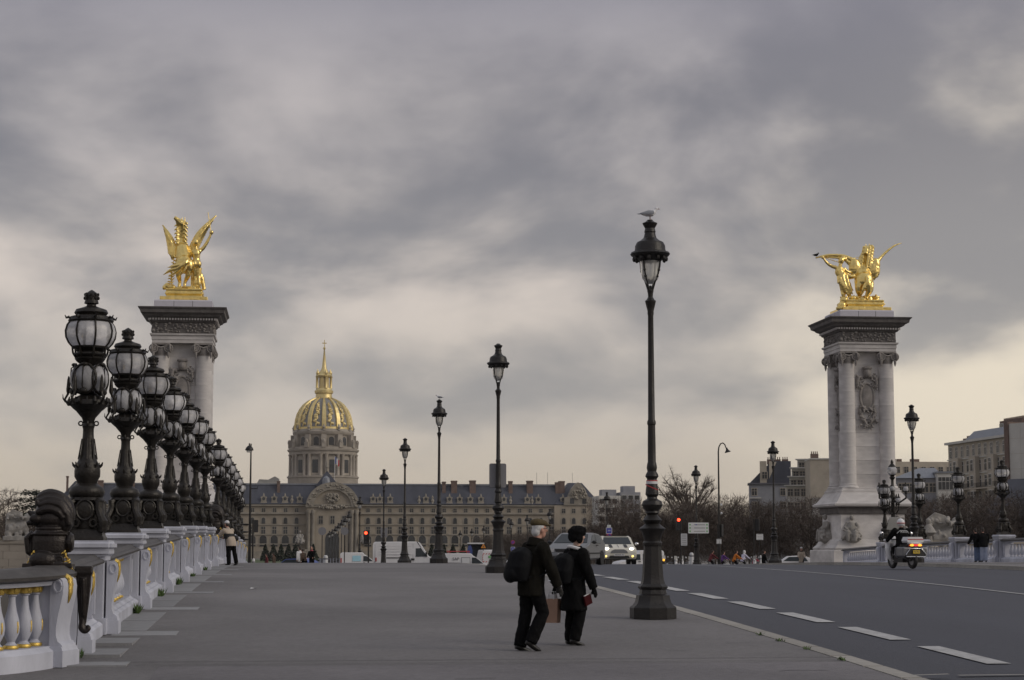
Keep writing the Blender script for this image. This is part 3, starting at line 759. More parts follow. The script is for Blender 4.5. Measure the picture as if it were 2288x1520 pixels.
# ================================================================ GATE PYLONS
PY = 130.0
def relief_blob(n, w, h, d, seed, r0=.10, r1=.22):
    rr = random.Random(seed); mb = MB()
    for i in range(n):
        a = rr.uniform(0, 6.28); q = rr.uniform(.35, 1)
        mb.ell((w * q * math.cos(a), -rr.uniform(0, d), h * q * math.sin(a)), [rr.uniform(r0, r1) for _ in range(3)], 7, 5)
    return mb
def cartouche():
    mb = MB()
    mb.ell((0, 0, 0), (.42, .14, .75), 14, 9)                                   # shield
    mb.torus((0, -.06, 0), .45, .07, 'y', 24, 6, sy=1.7)
    mb.ell((0, -.12, 1.35), (.26, .24, .30), 12, 8); mb.ell((0, -.18, 1.62), (.34, .2, .12), 12, 6)     # helmeted mask
    for s in (-1, 1):
        mb.tube([(s * .2, -.06, 1.15), (s * .55, -.1, 1.1), (s * .62, -.1, .7), (s * .45, -.1, .5)], [.09, .13, .11, .05], 7)
        mb.tube([(s * .45, -.05, -.5), (s * .5, -.08, -.9), (s * .25, -.1, -1.35), (0, -.1, -1.7)], [.07, .12, .12, .05], 7)
        rr = random.Random(5 + s)
        for i in range(16): p = Vector((s * rr.uniform(.3, .72), -.08, rr.uniform(.45, 1.35))); mb.tube([p, p + Vector((rr.uniform(-.16, .16), -.14, rr.uniform(-.16, .16)))], [.07, .02], 6)
        for i in range(20): p = Vector((s * rr.uniform(.05, .55), -.08, rr.uniform(-1.75, -.6))); mb.tube([p, p + Vector((rr.uniform(-.16, .16), -.16, rr.uniform(-.18, .1)))], [.08, .02], 6)
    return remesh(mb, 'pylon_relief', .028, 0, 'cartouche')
CART = cartouche()
def capital():
    mb = MB(); mb.box(-.62, .62, -.62, .62, .80, .93); mb.lathe([(.50, .0), (.53, .06), (.50, .12), (.55, .3), (.6, .5), (.56, .62)], 14)
    for sx in (-1, 1):
        for sy in (-1, 1):
            c = Vector((sx * .52, sy * .52, .58))
            for r, w in ((.27, .05), (.15, .07), (.05, .09)):
                mb.torus((sx * .50, sy * .60, .55), r, .055, 'y', 14, 6); mb.torus((sx * .60, sy * .50, .55), r, .055, 'x', 14, 6)
            mb.tube([(sx * .5, sy * .62, .3), (sx * .5, sy * .64, .1), (sx * .5, sy * .62, -.12)], [.1, .09, .03], 6)
    for sy in (-1, 1): mb.tube([(-.4, sy * .58, .72), (0, sy * .6, .60), (.4, sy * .58, .72)], .07, 6); mb.tube([(sy * .58, -.4, .72), (sy * .6, 0, .60), (sy * .58, .4, .72)], .07, 6)
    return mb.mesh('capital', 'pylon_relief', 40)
CAPT = capital()
DRUM = MB().lathe([(.545, .003), (.545, .965)], 24).mesh('column_drum', 'pylon_stone', 50)
COURSE = MB().box(-1.42, 1.42, -1.42, 1.42, .008, .962).mesh('stone_course', 'pylon_stone', 0)
def seated_group(seed):
    rr = random.Random(seed); mb = MB()
    mb.ell((0, 0, .35), (.75, .6, .55), 12, 8)
    mb.tube([(0, 0, .6), (-.05, -.05, 1.1), (0, -.1, 1.5)], [.40, .36, .2], 10); mb.ell((.02, -.15, 1.82), (.17, .19, .22), 10, 8)
    for s in (-1, 1):
        mb.tube([(s * .33, -.05, 1.45), (s * .52, -.15, 1.1), (s * .35, -.45, .95)], [.13, .11, .09], 8)
        mb.tube([(s * .2, -.1, .65), (s * .3, -.62, .7), (s * .28, -.68, .0)], [.22, .18, .12], 8)
    for i in range(22): mb.tube([(rr.uniform(-.7, .7), rr.uniform(-.6, .1), rr.uniform(.7, 1)), (rr.uniform(-.8, .8), rr.uniform(-.75, -.1), rr.uniform(0, .4))], [.07, .1], 6)
    return remesh(mb, 'sculpture_stone', .045, 1, 'seated_figure')
SEAT = seated_group(3)
TROPHY = remesh(relief_blob(60, .7, .9, .6, 9, .10, .24), 'pylon_relief', .045, 1, 'trophy')
def sqprof(mb, pr): return mb.lathe([(w * math.sqrt(2), z) for w, z in pr], 4, rot=R(45))
def pylon(px, label):
    x, _ = sight(px, 1000, PY); base = zr(PY) - .1; t = thing('gate_pylon', label, 'pylon', (x, PY, base))
    z0 = E - base                     # local height of the eye
    def part(nm, mt, pr, sm=0): return sqprof(MB(), [(w, z0 + z) for w, z in pr]).build(nm, mt, t, smooth=sm)
    part('base_block', 'pylon_stone', [(3.05, -z0 - .4), (3.05, -.35), (3.0, -.3)])
    part('base_moulding', 'pylon_stone', [(2.85, -.3), (2.9, -.15), (2.68, .05), (2.52, .35), (2.42, .45)])
    part('pedestal', 'pylon_stone', [(2.32, .45), (2.28, 2.15), (2.32, 2.2)])
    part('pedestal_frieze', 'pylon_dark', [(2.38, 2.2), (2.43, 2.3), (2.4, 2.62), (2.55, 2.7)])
    part('ledge', 'pylon_stone', [(2.62, 2.7), (2.84, 2.78), (2.86, 2.92), (2.66, 3.02), (2.4, 3.35), (2.22, 3.62), (2.18, 3.7)])
    part('shaft_base', 'pylon_stone', [(2.14, 3.7), (2.16, 3.86), (2.05, 3.9), (2.07, 4.02), (1.95, 4.04)])
    sqprof(MB(), [(1.42, z0 + 12.752), (1.42, z0 + 13.63)]).build('stone_course', 'pylon_stone', t, smooth=0)
    for i in range(9):
        zz = z0 + 4.04 + i * .968
        put('stone_course', COURSE, t, (0, 0, zz))
        for sx in (-1, 1):
            for sy in (-1, 1): put('column_drum', DRUM, t, (sx * 1.42, sy * 1.42, zz))
    for sx in (-1, 1):
        for sy in (-1, 1):
            put('capital', CAPT, t, (sx * 1.42, sy * 1.42, z0 + 12.70)); put('column_foot', FOOT, t, (sx * 1.42, sy * 1.42, z0 + 4.04))
    part('architrave', 'pylon_stone', [(2.02, 13.63), (2.02, 13.85), (2.06, 13.86), (2.06, 14.1), (2.16, 14.15), (2.18, 14.26)])
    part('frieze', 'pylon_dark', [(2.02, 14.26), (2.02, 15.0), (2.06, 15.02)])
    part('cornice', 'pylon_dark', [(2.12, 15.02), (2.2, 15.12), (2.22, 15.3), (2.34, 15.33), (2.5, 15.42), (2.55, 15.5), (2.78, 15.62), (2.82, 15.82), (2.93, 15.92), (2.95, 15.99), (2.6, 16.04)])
    mb = MB()
    for a in range(4):
        M = Matrix.Rotation(a * math.pi / 2, 4, 'Z')
        for k in range(24): u = -2.15 + k * .187; mb.box(u - .05, u + .05, -2.32, -2.18, z0 + 15.16, z0 + 15.29, M)
    tag(mb.build('dentils', 'pylon_stone', t, smooth=0), kind='stuff')
    rr = random.Random(11); mb = MB()
    for a in range(4):
        M = Matrix.Rotation(a * math.pi / 2, 4, 'Z')
        for k in range(70):
            u = rr.uniform(-1.95, 1.95); p = M @ Vector((u, -2.03, z0 + rr.uniform(14.34, 14.94))); mb.ell(p, [rr.uniform(.04, .12) for _ in range(3)], 6, 4)
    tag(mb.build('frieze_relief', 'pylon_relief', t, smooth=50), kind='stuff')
    for a in range(4):
        M = Matrix.Rotation(a * math.pi / 2, 3, 'Z'); p = M @ Vector((0, -1.44, z0 + 10.45)); put('cartouche', CART, t, p, (0, 0, a * math.pi / 2), (1.12, 1.3, 1.25))
    pale = sqprof(MB(), [(1.95, z0 + 16.04), (1.95, z0 + 16.5), (1.9, z0 + 16.58)]).build('pale_block', 'pale_block', t, smooth=0)
    for a in range(4):
        M = Matrix.Rotation(a * math.pi / 2, 4, 'Z')
        for u in (-.62, .62): MB().box(u - .012, u + .012, -1.955, -1.945, z0 + 16.06, z0 + 16.5, M).build('block_joint', 'joint', t, smooth=0)
    for (sx, sy, rz, k) in ((-1.55, -2.45, -.3, .9), (1.55, -2.4, .3, .95)): put('seated_figure', SEAT if sx < 0 else TROPHY, t, (sx, sy + .1, z0 + (.3 if sx < 0 else 1.15)), (0, 0, rz), (k,) * 3)
    put('seated_figure', SEAT, t, (-2.45, .6, z0 + .3), (0, 0, -1.57), (.95,) * 3)
    return t, x, base + z0
FOOT = MB().lathe([(.68, -.0), (.70, .06), (.66, .13), (.58, .17), (.62, .22), (.545, .28)], 20).mesh('column_foot', 'pylon_stone', 50)
pL, pLx, _ = pylon(407, 'tall stone pylon behind the row of globe lamps with a gilded winged horse on top')
pR, pRx, _ = pylon(1925, 'tall stone pylon beyond the road on the right with carved cartouches')
TOPZ = E + 16.58
# ================================================================ GILDED WINGED HORSES
def statue_base(mb):
    sqprof(mb, [(1.66, .0), (1.66, .24), (1.5, .26)]); sqprof(mb, [(1.22, .26), (1.22, .38), (1.32, .45), (1.32, .55), (1.24, .62), (1.3, .72), (1.22, .8)])
def wing(mb, root, tip, width, y0, n=12, curl=.3, bend=0):
    """fan of long separate feathers from a shoulder line out to a curved pointed tip"""
    root = Vector(root); tip = Vector(tip); ax = tip - root; side = Vector((ax.z, 0, -ax.x)).normalized() * width; o = Vector((0, y0, 0)); bx = Vector((bend, 0, -abs(bend) * .3))
    for i in range(n):
        t = i / (n - 1)
        a = root + side * (t * .55); b = root + ax * (1 - .78 * t ** .8) + side * (.12 + t * 1.0) + bx * (1 - t) ** 2
        m = (a + b) / 2 + Vector((0, -.12, 0)) - side * .10 - bx * .3 * (1 - t)
        mb.tube(curve([a + o, m + o, b + o + Vector((0, curl * (1 - t), 0))], 3), ease([.13, .085 - .02 * t, .022], 3), 7, flat=((0, 1, 0), .6))
    mb.tube(curve([root + o, root + ax * .5 - side * .14 - bx * .35 + o, tip + bx + o + Vector((0, curl, 0))], 4), ease([.20, .12, .03], 4), 8)
def statueL():
    mb = MB(); statue_base(mb); D = Vector((0, 0, .8))
    def T(path, rad, n=9):
        mb.tube(curve([Vector(p) + D for p in path], 3), ease(rad, 3) if not isinstance(rad, (int, float)) else rad, n)
    def B(c, r, n=14): mb.ell(Vector(c) + D, r, n, 9)
    B((-.06, -.35, 1.62), (.62, .62, .60)); B((.30, -.55, 1.5), (.34, .4, .46)); B((-.38, -.5, 1.45), (.34, .4, .44))      # rump seen from behind
    T([(-.05, -.2, 1.7), (-.18, .1, 2.2), (-.28, .4, 2.7), (-.33, .55, 3.1)], [.58, .56, .52, .36], 14)                # barrel and chest
    T([(-.30, .5, 2.9), (-.34, .45, 3.4), (-.30, .3, 3.9), (-.26, .15, 4.25)], [.40, .32, .27, .21])                     # neck
    T([(-.22, .15, 4.24), (-.45, .1, 4.34), (-.70, .03, 4.52), (-.86, 0, 4.64)], [.24, .22, .15, .11]); T([(-.45, .1, 4.24), (-.74, .05, 4.38)], [.14, .08])
    for s in (-.1, .1): T([(-.24 + s, .15, 4.4), (-.22 + s, .15, 4.72)], [.07, .015], 6)
    for k in range(11):
        z = 3.0 + k * .125; q = .10 if k % 2 else 0; T([(-.24, .25, z), (.0 - q, .05, z + .05), (.10 - q, .0, z - .12)], [.11, .085, .02], 6); T([(-.42, .25, z), (-.66 - q, .1, z + .02), (-.74 - q, .08, z - .08)], [.09, .06, .015], 6)
    T([(-.32, -.45, 1.4), (-.46, -.6, .95), (-.38, -.25, .55), (-.44, -.32, .1)], [.32, .21, .13, .11]); B((-.44, -.40, .07), (.14, .2, .10))
    T([(.24, -.5, 1.4), (.22, -.62, .92), (.02, -.32, .55), (-.06, -.36, .1)], [.32, .2, .12, .10]); B((-.06, -.44, .07), (.14, .2, .10))
    T([(.22, -.95, 1.85), (.08, -1.15, 1.62), (-.45, -1.1, 1.28), (-1.0, -1.0, 1.14), (-1.52, -.85, .86)], [.12, .17, .16, .11, .02])
    T([(.0, -1.1, 1.5), (-.5, -1.1, 1.1), (-1.15, -.95, .72)], [.12, .11, .02]); T([(.1, -1.15, 1.6), (-.6, -1.18, 1.42), (-1.25, -1.05, 1.3)], [.1, .1, .02]); T([(.15, -1.1, 1.5), (.0, -1.15, 1.1), (-.35, -1.0, .8)], [.1, .08, .02])
    T([(-.35, .8, 2.7), (-.5, 1.2, 2.6), (-.5, 1.3, 2.1)], [.2, .15, .09]); T([(-.05, .8, 2.6), (.1, 1.25, 2.7), (.1, 1.4, 2.2)], [.2, .14, .09])
    wing(mb, (-.72, .2, 2.15 + .8), (-1.52, .2, 4.30 + .8), -.42, .2, 13, .2, -.20); wing(mb, (.16, .2, 2.35 + .8), (1.80, .2, 5.0 + .8), .42, .2, 13, .3, .26)
    # standing figure with raised arm and staff
    T([(.74, -.3, .05), (.74, -.34, .45), (.70, -.3, .85), (.70, -.3, 1.4)], [.11, .16, .17, .26]); T([(1.02, -.38, .05), (.99, -.4, .45), (.95, -.36, .85), (.93, -.3, 1.4)], [.10, .15, .16, .26])
    B((.67, -.46, 1.62), (.21, .22, .26)); B((.94, -.46, 1.62), (.21, .22, .26)); T([(.80, -.3, 1.6), (.78, -.3, 2.0), (.76, -.3, 2.3), (.76, -.3, 2.55)], [.33, .24, .29, .22], 12)
    B((.55, -.35, 2.42), (.16, .15, .15)); B((.97, -.35, 2.45), (.16, .15, .15)); T([(.76, -.3, 2.55), (.72, -.3, 2.78)], [.12, .1]); B((.68, -.3, 2.96), (.17, .2, .22)); B((.72, -.44, 3.02), (.18, .16, .2))
    T([(.97, -.3, 2.48), (1.25, -.3, 2.68), (1.46, -.3, 2.98), (1.64, -.3, 3.3), (1.78, -.3, 3.6)], [.14, .12, .11, .09, .07]); B((1.80, -.3, 3.68), (.15, .12, .14))
    T([(.52, -.3, 2.45), (.3, -.1, 2.2), (.25, .1, 2.4)], [.13, .1, .08]); T([(1.80, -.3, 3.55), (1.53, -.3, 4.97)], [.035, .03], 6)
    T([(1.02, -.15, 1.3), (1.18, -.15, .8), (1.36, -.15, .05)], [.06, .16, .13]); T([(.55, -.1, 1.3), (.5, -.1, .7), (.55, -.1, .05)], [.12, .13, .13])
    for k in range(10):
        z = .25 + k * .2; T([(-.98 + .03 * k, -.1, z), (-1.2 + .04 * k, -.16, z + .10), (-1.34 + .04 * k, -.2, z + .04)], [.05, .05, .012], 5); T([(-.98 + .03 * k, -.1, z), (-.78 + .02 * k, -.15, z + .16)], [.06, .02], 5)
    T([(-.9, -.1, .05), (-1.0, -.1, 1.0), (-.8, -.05, 2.1)], [.06, .05, .02], 6)
    B((-1.22, -.4, .22), (.28, .25, .22)); B((-1.45, -.5, .12), (.13, .13, .16)); B((-.9, -.6, .12), (.3, .3, .16)); B((.2, -.5, .03), (.9, .5, .12))
    rr = random.Random(2)
    for i in range(16): T([(rr.uniform(-1, .9), -.7, .05), (rr.uniform(-1.1, 1), -.85, .03 + rr.uniform(0, .2))], [.08, .05], 6)
    return wrinkle(remesh(mb, 'gold', .030, 0, 'statue'), .009, 3.2, 1)
def statueR():
    mb = MB(); statue_base(mb); D = Vector((0, 0, .8))
    def T(path, rad, n=9):
        mb.tube(curve([Vector(p) + D for p in path], 3), ease(rad, 3) if not isinstance(rad, (int, float)) else rad, n)
    def B(c, r, n=14): mb.ell(Vector(c) + D, r, n, 9)
    B((.18, -.35, 1.36), (.66, .66, .66)); T([(.2, -.1, 1.6), (.22, .25, 2.1), (.28, .45, 2.6)], [.6, .56, .48], 14)
    T([(.24, .4, 2.3), (.42, .35, 2.9), (.58, .2, 3.4), (.64, .05, 3.7)], [.46, .40, .33, .26]); T([(.62, .05, 3.66), (.5, -.15, 3.58), (.36, -.3, 3.25)], [.24, .2, .13])
    for k in range(14):
        z = 2.35 + k * .11; w = .05 if k % 2 else 0; T([(.30 + .03 * k, .15, z), (.60 + .02 * k, -.08, z + .05), (.84 + .012 * k + w, -.1, z - .1)], [.13, .13, .03], 6); T([(.22 + .03 * k, .05, z), (.10 + .02 * k - w, -.1, z - .02), (.0 + .02 * k - w, -.1, z - .16)], [.12, .1, .02], 6); T([(.35 + .025 * k, -.1, z), (.4 + .02 * k, -.32, z - .05), (.36 + .02 * k + w, -.36, z - .2)], [.1, .08, .02], 6)
    for s in (-.1, .1): T([(.62 + s, .1, 3.8), (.62 + s * 1.2, .1, 4.06)], [.06, .015], 6)
    for s in (-.30, .32): T([(.15 + s, -.5, 1.2), (.1 + s * 1.2, -.6, .72), (.15 + s * .8, -.25, .42), (.12 + s * .8, -.3, .06)], [.36, .25, .14, .11]); B((.12 + s * .8, -.38, .06), (.14, .22, .09))
    T([(.18, -1.0, 1.6), (.22, -1.2, 1.2), (.3, -1.1, .6), (.12, -.98, .15)], [.1, .2, .22, .05]); T([(.2, -1.1, 1.3), (-.05, -1.15, .8), (-.2, -1.0, .3)], [.12, .14, .03])
    B((1.0, .0, 2.22), (.44, .24, .62)); B((1.15, .0, 2.6), (.30, .2, .45)); wing(mb, (.75, .1, 1.7 + .8), (1.48, .1, 3.0 + .8), .42, -.05, 11, .1)
    T([(1.25, .15, 2.75), (1.6, .25, 3.15), (2.1, .3, 3.62), (2.6, .35, 3.98), (3.12, .4, 4.18)], [.16, .10, .075, .06, .02])
    B((-.32, .0, 2.35), (.44, .26, .62)); wing(mb, (-.1, .1, 2.0 + .8), (-.62, .1, 2.95 + .8), -.34, -.05, 10, .1)
    T([(-.45, .1, 2.85), (-1.0, .1, 3.12), (-1.8, .1, 3.2), (-2.5, .1, 3.12), (-3.02, .1, 2.98)], [.2, .13, .10, .08, .04]); T([(-.6, .1, 2.6), (-1.2, .1, 2.98), (-2.6, .1, 3.04)], [.16, .08, .03])
    # figure reining the horse in
    T([(-1.22, -.2, .05), (-1.22, -.24, .35), (-1.24, -.2, .7), (-1.25, -.2, 1.2)], [.10, .14, .17, .28]); T([(-.72, -.3, .1), (-.86, -.34, .4), (-1.0, -.3, .75), (-1.15, -.25, 1.2)], [.09, .13, .16, .28])
    T([(-.62, -.3, .72), (-.92, -.32, 1.1), (-1.15, -.25, 1.5), (-1.3, -.2, 1.9)], [.06, .22, .28, .26]); T([(-1.25, -.2, 1.3), (-1.36, -.18, 1.75), (-1.42, -.1, 2.05), (-1.42, -.1, 2.35)], [.38, .28, .34, .22], 12)
    T([(-1.4, -.1, 2.35), (-1.34, -.1, 2.62)], [.13, .11]); B((-1.30, -.1, 2.80), (.19, .21, .23)); B((-1.20, -.02, 2.92), (.22, .2, .16)); B((-1.02, .0, 2.95), (.14, .1, .1))
    T([(-1.62, -.1, 2.3), (-2.0, -.1, 2.42), (-2.28, -.1, 2.62), (-2.56, -.1, 2.96)], [.14, .11, .09, .06]); B((-2.58, -.1, 3.0), .11)
    T([(-1.15, -.1, 2.25), (-.8, -.1, 2.0), (-.45, -.05, 2.1)], [.14, .11, .08]); T([(-1.1, -.15, 1.9), (-.75, -.2, 1.68), (-.4, -.2, 1.75)], [.1, .18, .14])
    T([(-2.4, -.1, 2.96), (-1.2, -.1, 2.6)], .03, 5); T([(-.4, 0, 3.0), (.5, .1, 3.2)], .03, 5)
    rr = random.Random(4)
    for i in range(22): x0 = rr.uniform(-1.5, -1.0); T([(x0, -.45, rr.uniform(1.2, 1.8)), (x0 + .15, -.52, 1.0), (x0 + rr.uniform(.2, .5), -.5, rr.uniform(.35, .75))], [.07, .08, .03], 6)
    for i in range(34): B((rr.uniform(-1.0, 1.0), rr.uniform(-.9, .4), rr.uniform(0, .22)), [rr.uniform(.08, .26) for _ in range(3)], 8)
    B((-1.35, -.85, -.05), (.3, .3, .28)); B((-1.55, -1.0, -.4), (.3, .3, .25)); B((-1.7, -1.1, -.62), (.3, .25, .16)); T([(-1.5, -.9, .1), (-1.66, -.95, .2)], [.1, .03], 6); T([(-1.2, -.9, .12), (-1.15, -.95, .26)], [.1, .03], 6)
    return wrinkle(remesh(mb, 'gold', .030, 0, 'statue'), .009, 3.2, 1)
for (me, x, lab) in ((statueL(), pLx, 'gilded rearing winged horse and figure raising one arm, on the left pylon'), (statueR(), pRx, 'gilded winged horse reined by a figure reaching sideways, on the right pylon')):
    tag(put('gilded_statue', me, None, (x + (0 if x < 0 else .12), PY, TOPZ), scale=(.96, 1, 1.10) if x < 0 else (1.06, 1, 1.05)), lab, 'statue')
# ================================================================ CANDELABRUM NEAR THE RIGHT PYLON
def candelabrum(x, y, label):
    z = zs(y); t = thing('candelabrum', label, 'candelabrum', (x, y, z))
    mb = MB(); mb.lathe([(.6, 0), (.6, .4), (.45, .5), (.4, 1.3), (.5, 1.4), (.35, 1.5), (.28, 1.9), (.3, 2.1), (.16, 2.6), (.12, 4.4), (.22, 4.6), (.15, 4.8), (.1, 5.2), (.09, 5.75), (.2, 5.9)], 12)
    mb.build('stem', 'bronze', t)
    am = MB()
    small = MB(); small.lathe([(.03, -.2), (.10, -.12), (.06, -.05), (.12, 0)], 8); small.lathe([(.13, .30), (.10, .36), (.04, .44), (.05, .5), (.0, .62)], 8)
    sm = small.mesh('lantern_frame', 'bronze', 40); gm = MB().lathe([(.11, 0), (.155, .1), (.155, .22), (.12, .3)], 12).mesh('lantern_glass', 'globe_glass', 80)
    spots = [(1.0, 5.0, a) for a in range(0, 360, 60)] + [(.45, 4.25, a + 30) for a in range(0, 360, 90)]
    for r, h, a in spots:
        c, s = math.cos(R(a + 10)), math.sin(R(a + 10)); am.tube([(0, 0, h - .6), (r * .5 * c, r * .5 * s, h - .75), (r * c, r * s, h - .45), (r * c, r * s, h - .15)], [.06, .05, .045, .04], 6)
        put('lantern_frame', sm, t, (r * c, r * s, h)); put('lantern_glass', gm, t, (r * c, r * s, h))
    am.build('arms', 'bronze', t)
    put('lantern_frame', sm, t, (0, 0, 6.1), scale=(2.1, 2.1, 1.7)); put('lantern_glass', gm, t, (0, 0, 6.1), scale=(2.1, 2.1, 1.7))
candelabrum(xat(1997, 121.5), 121.5, 'many-branched bronze candelabrum in front of the right pylon')
# ================================================================ STONE WING WALLS AND SCULPTURES AT THE BRIDGE END
def lion_group(seed):
    rr = random.Random(seed); mb = MB()
    mb.box(-1.1, 1.1, -.6, .6, 0, .35); mb.tube([(-.7, 0, .8), (.2, 0, .95), (.7, 0, 1.25)], [.5, .5, .45], 10); mb.ell((.85, -.05, 1.75), (.42, .42, .48), 12, 8)
    mb.tube([(.6, -.2, .9), (.8, -.3, .3)], [.25, .18], 8); mb.tube([(-.8, -.2, .7), (-.6, -.4, .3)], [.3, .2], 8)
    mb.prism([(-.95, .3), (.55, .3), (.6, 1.6), (.2, 2.3), (-.4, 2.5), (-.9, 2.1)], 'y', .1, .5)
    for i in range(30): mb.ell((rr.uniform(-.9, .9), rr.uniform(-.5, .2), rr.uniform(.4, 2.2)), [rr.uniform(.08, .22) for _ in range(3)], 7, 5)
    return remesh(mb, 'sculpture_stone', .05, 1, 'lion_group')
LION = lion_group(6)
def quay_wall(x0, x1, y, label):
    t = thing('quay_wall', label, 'wall', ((x0 + x1) / 2, y, zr(y) - .1)); h = E + .15 - zr(y) + .1; w = (x1 - x0) / 2
    for i in range(int(2 * w / 1.6)):
        for j in range(4):
            a = -w + i * 1.6 + (j % 2) * .4
            MB().box(a + .01, a + 1.59, -.4 - .01 * ((i + j) % 3), .3, j * h / 4 + .01, (j + 1) * h / 4).build('wall_stone', 'church_stone', t, smooth=0)
    MB().box(-w - .1, w + .7, -.5, .4, h, h + .22).build('wall_cap', 'church_stone', t, smooth=0)
    return t, zr(y) - .1 + h + .22
_, zt = quay_wall(-26, -10.6, 133, 'pale stone quay wall seen past the crest ornament at the left edge')
tag(put('stone_sculpture', LION, None, (xat(38, 133), 133, zt), (0, 0, .2), (.85,) * 3), 'weathered stone sculpture group on the quay wall at the left edge', 'sculpture')
_, zt2 = quay_wall(44.2, 60, 128, 'pale stone wall behind the globe lamps right of the right pylon')
tag(put('stone_sculpture', LION, None, (xat(2108, 128), 128, zt2 - .9), (0, 0, -.1), (1.15,) * 3), 'pale rough stone sculpture between the globe lamps right of the pylon', 'sculpture')
mb = MB().lathe([(.35, 0), (.35, .5), (.25, .6), (.22, 1.1), (.55, 1.35), (.5, 1.42), (.25, 1.8), (.12, 1.95), (.2, 2.1), (.18, 2.25), (.0, 2.36)], 12)
tag(mb.build('stone_urn', 'sculpture_stone', None, (xat(2076, 127), 127, zt2 - .8)), 'white stone urn finial right of the black lamp post', 'urn')
# ================================================================ DOMED CHURCH
CY = 950.0; CX = xat(720, CY); CZ = zr(CY)
church = thing('domed_church', 'domed church with gold-ribbed dome and gilded spire on the skyline', 'church', (CX, CY, CZ))
def cz(py): return zat(720, py, CY) - CZ
def chw(h): return h * dep_at(CY) / F
def dep_at(Y): return Y * math.cos(YAW) + 15 * math.sin(YAW)
ck = dep_at(CY) / F
def cl_(nm, mt, pr, n=48, sm=40): return MB().lathe([(r * ck, cz(y)) for r, y in pr], n).build(nm, mt, church, smooth=sm)
cl_('drum_base', 'church_stone', [(78, 1160), (78, 1070), (80, 1069), (80, 1066), (76, 1065)])
cl_('lower_drum', 'church_stone', [(70, 1066), (70, 1016)])
cl_('drum_entablature', 'church_stone', [(76, 1018), (76, 1012), (79, 1010), (80, 1006), (76, 1005), (76, 1002), (72, 1001)])
cl_('upper_drum', 'church_stone', [(63, 1003), (63, 974)]); cl_('upper_cornice', 'church_stone', [(65, 975), (68, 972), (68.5, 967), (65, 965), (64, 962), (62, 960)])
DP = [(62.5, 963), (62, 952), (60.5, 940), (57, 928), (51, 916), (43, 906), (33, 898), (24, 893.5), (18, 891)]
cl_('dome_shell', 'lead', DP)
cl_('dome_rim', 'dome_gold', [(63.4, 962), (63.2, 957), (62.4, 956.5)])
rib = MB()
for k in range(len(DP) - 1):
    (r0, y0), (r1, y1) = DP[k], DP[k + 1]; w0, w1 = .085 * r0 * ck, .085 * r1 * ck
    a = [(r0 * ck + .0, -w0, cz(y0)), (r0 * ck + .0, w0, cz(y0)), (r1 * ck, w1, cz(y1)), (r1 * ck, -w1, cz(y1))]
    b = [(p[0] + .75, p[1] * .8, p[2] + .35) for p in a]; rib.add(a + b, [(4, 5, 6, 7), (0, 1, 5, 4), (1, 2, 6, 5), (2, 3, 7, 6), (3, 0, 4, 7)])
ribm = rib.mesh('dome_rib', 'dome_gold', 0)
tro = MB(); rr = random.Random(8)
def dome_r(y):
    for (r0, y0), (r1, y1) in zip(DP, DP[1:]):
        if y1 <= y <= y0: return (r0 + (r1 - r0) * (y - y0) / (y1 - y0)) * ck
    return 4
for (y, s) in ((954, .6), (949, 1.2), (944, 1.6), (938, 1.9), (933, 1.5), (928, 1.1), (924, .8), (919, 1.1), (914, .7), (909, .9), (905, .5)):
    for q in range(3): tro.ell((dome_r(y) + .1, rr.uniform(-s, s) * .8, cz(y) + rr.uniform(-.4, .4)), (.5, s * .5, .75), 7, 5)
trom = tro.mesh('dome_trophy', 'dome_gold', 50)
colm = MB().lathe([(1.05, cz(1066)), (1.05, cz(1064)), (.85, cz(1063)), (.78, cz(1022)), (1.1, cz(1018)), (1.15, cz(1017))], 10).mesh('drum_column', 'church_stone', 40)
wlo = MB(); wlo.cur = 0; wlo.box(0, .35, -2.0, 2.0, cz(1064), cz(1024)); wlo.cur = 1; wlo.box(.35, .42, -1.45, 1.45, cz(1059), cz(1030)); wlom = wlo.mesh('drum_window', ['church_stone', 'dark_glass'], 0)
def archwin(w, zb, zt, d0, d1):
    pts = [(-w, zb), (w, zb)] + [(w * math.cos(R(a)), zt - w + w * math.sin(R(a))) for a in range(0, 181, 30)]
    return pts
wup = MB(); wup.cur = 0; wup.prism(archwin(1.9, cz(1000), cz(977), 0, 0), 'x', 0, .3); wup.cur = 1; wup.prism(archwin(1.35, cz(998), cz(979), 0, 0), 'x', .3, .38); wupm = wup.mesh('upper_window', ['church_stone', 'dark_glass'], 0)
butt = MB(); butt.box(-.3, 2.2, -1.3, 1.3, cz(1003), cz(974)); butt.box(2.2, 3.4, -1.0, 1.0, cz(1003), cz(992)); butt.ell((2.8, 0, cz(990)), (.9, .9, 1.4), 8, 6); buttm = butt.mesh('buttress', 'church_stone', 30)
pot = MB().lathe([(.8, cz(965)), (.5, cz(962)), (.9, cz(958)), (.4, cz(955)), (.1, cz(951))], 8).mesh('finial', 'church_stone', 40)
for k in range(12):
    a = k * math.pi / 6 - math.pi / 2; w = a + math.pi / 12
    put('dome_rib', ribm, church, (0, 0, 0), (0, 0, a)); put('dome_trophy', trom, church, (0, 0, 0), (0, 0, w))
    put('drum_window', wlom, church, (69.9 * ck * math.cos(w), 69.9 * ck * math.sin(w), 0), (0, 0, w)); put('upper_window', wupm, church, (62.8 * ck * math.cos(w), 62.8 * ck * math.sin(w), 0), (0, 0, w))
    put('buttress', buttm, church, (63 * ck * math.cos(a), 63 * ck * math.sin(a), 0), (0, 0, a)); put('finial', pot, church, (66 * ck * math.cos(a), 66 * ck * math.sin(a), 0))
    for d in (-.085, .085): put('drum_column', colm, church, (73 * ck * math.cos(a + d), 73 * ck * math.sin(a + d), 0))
lan = church
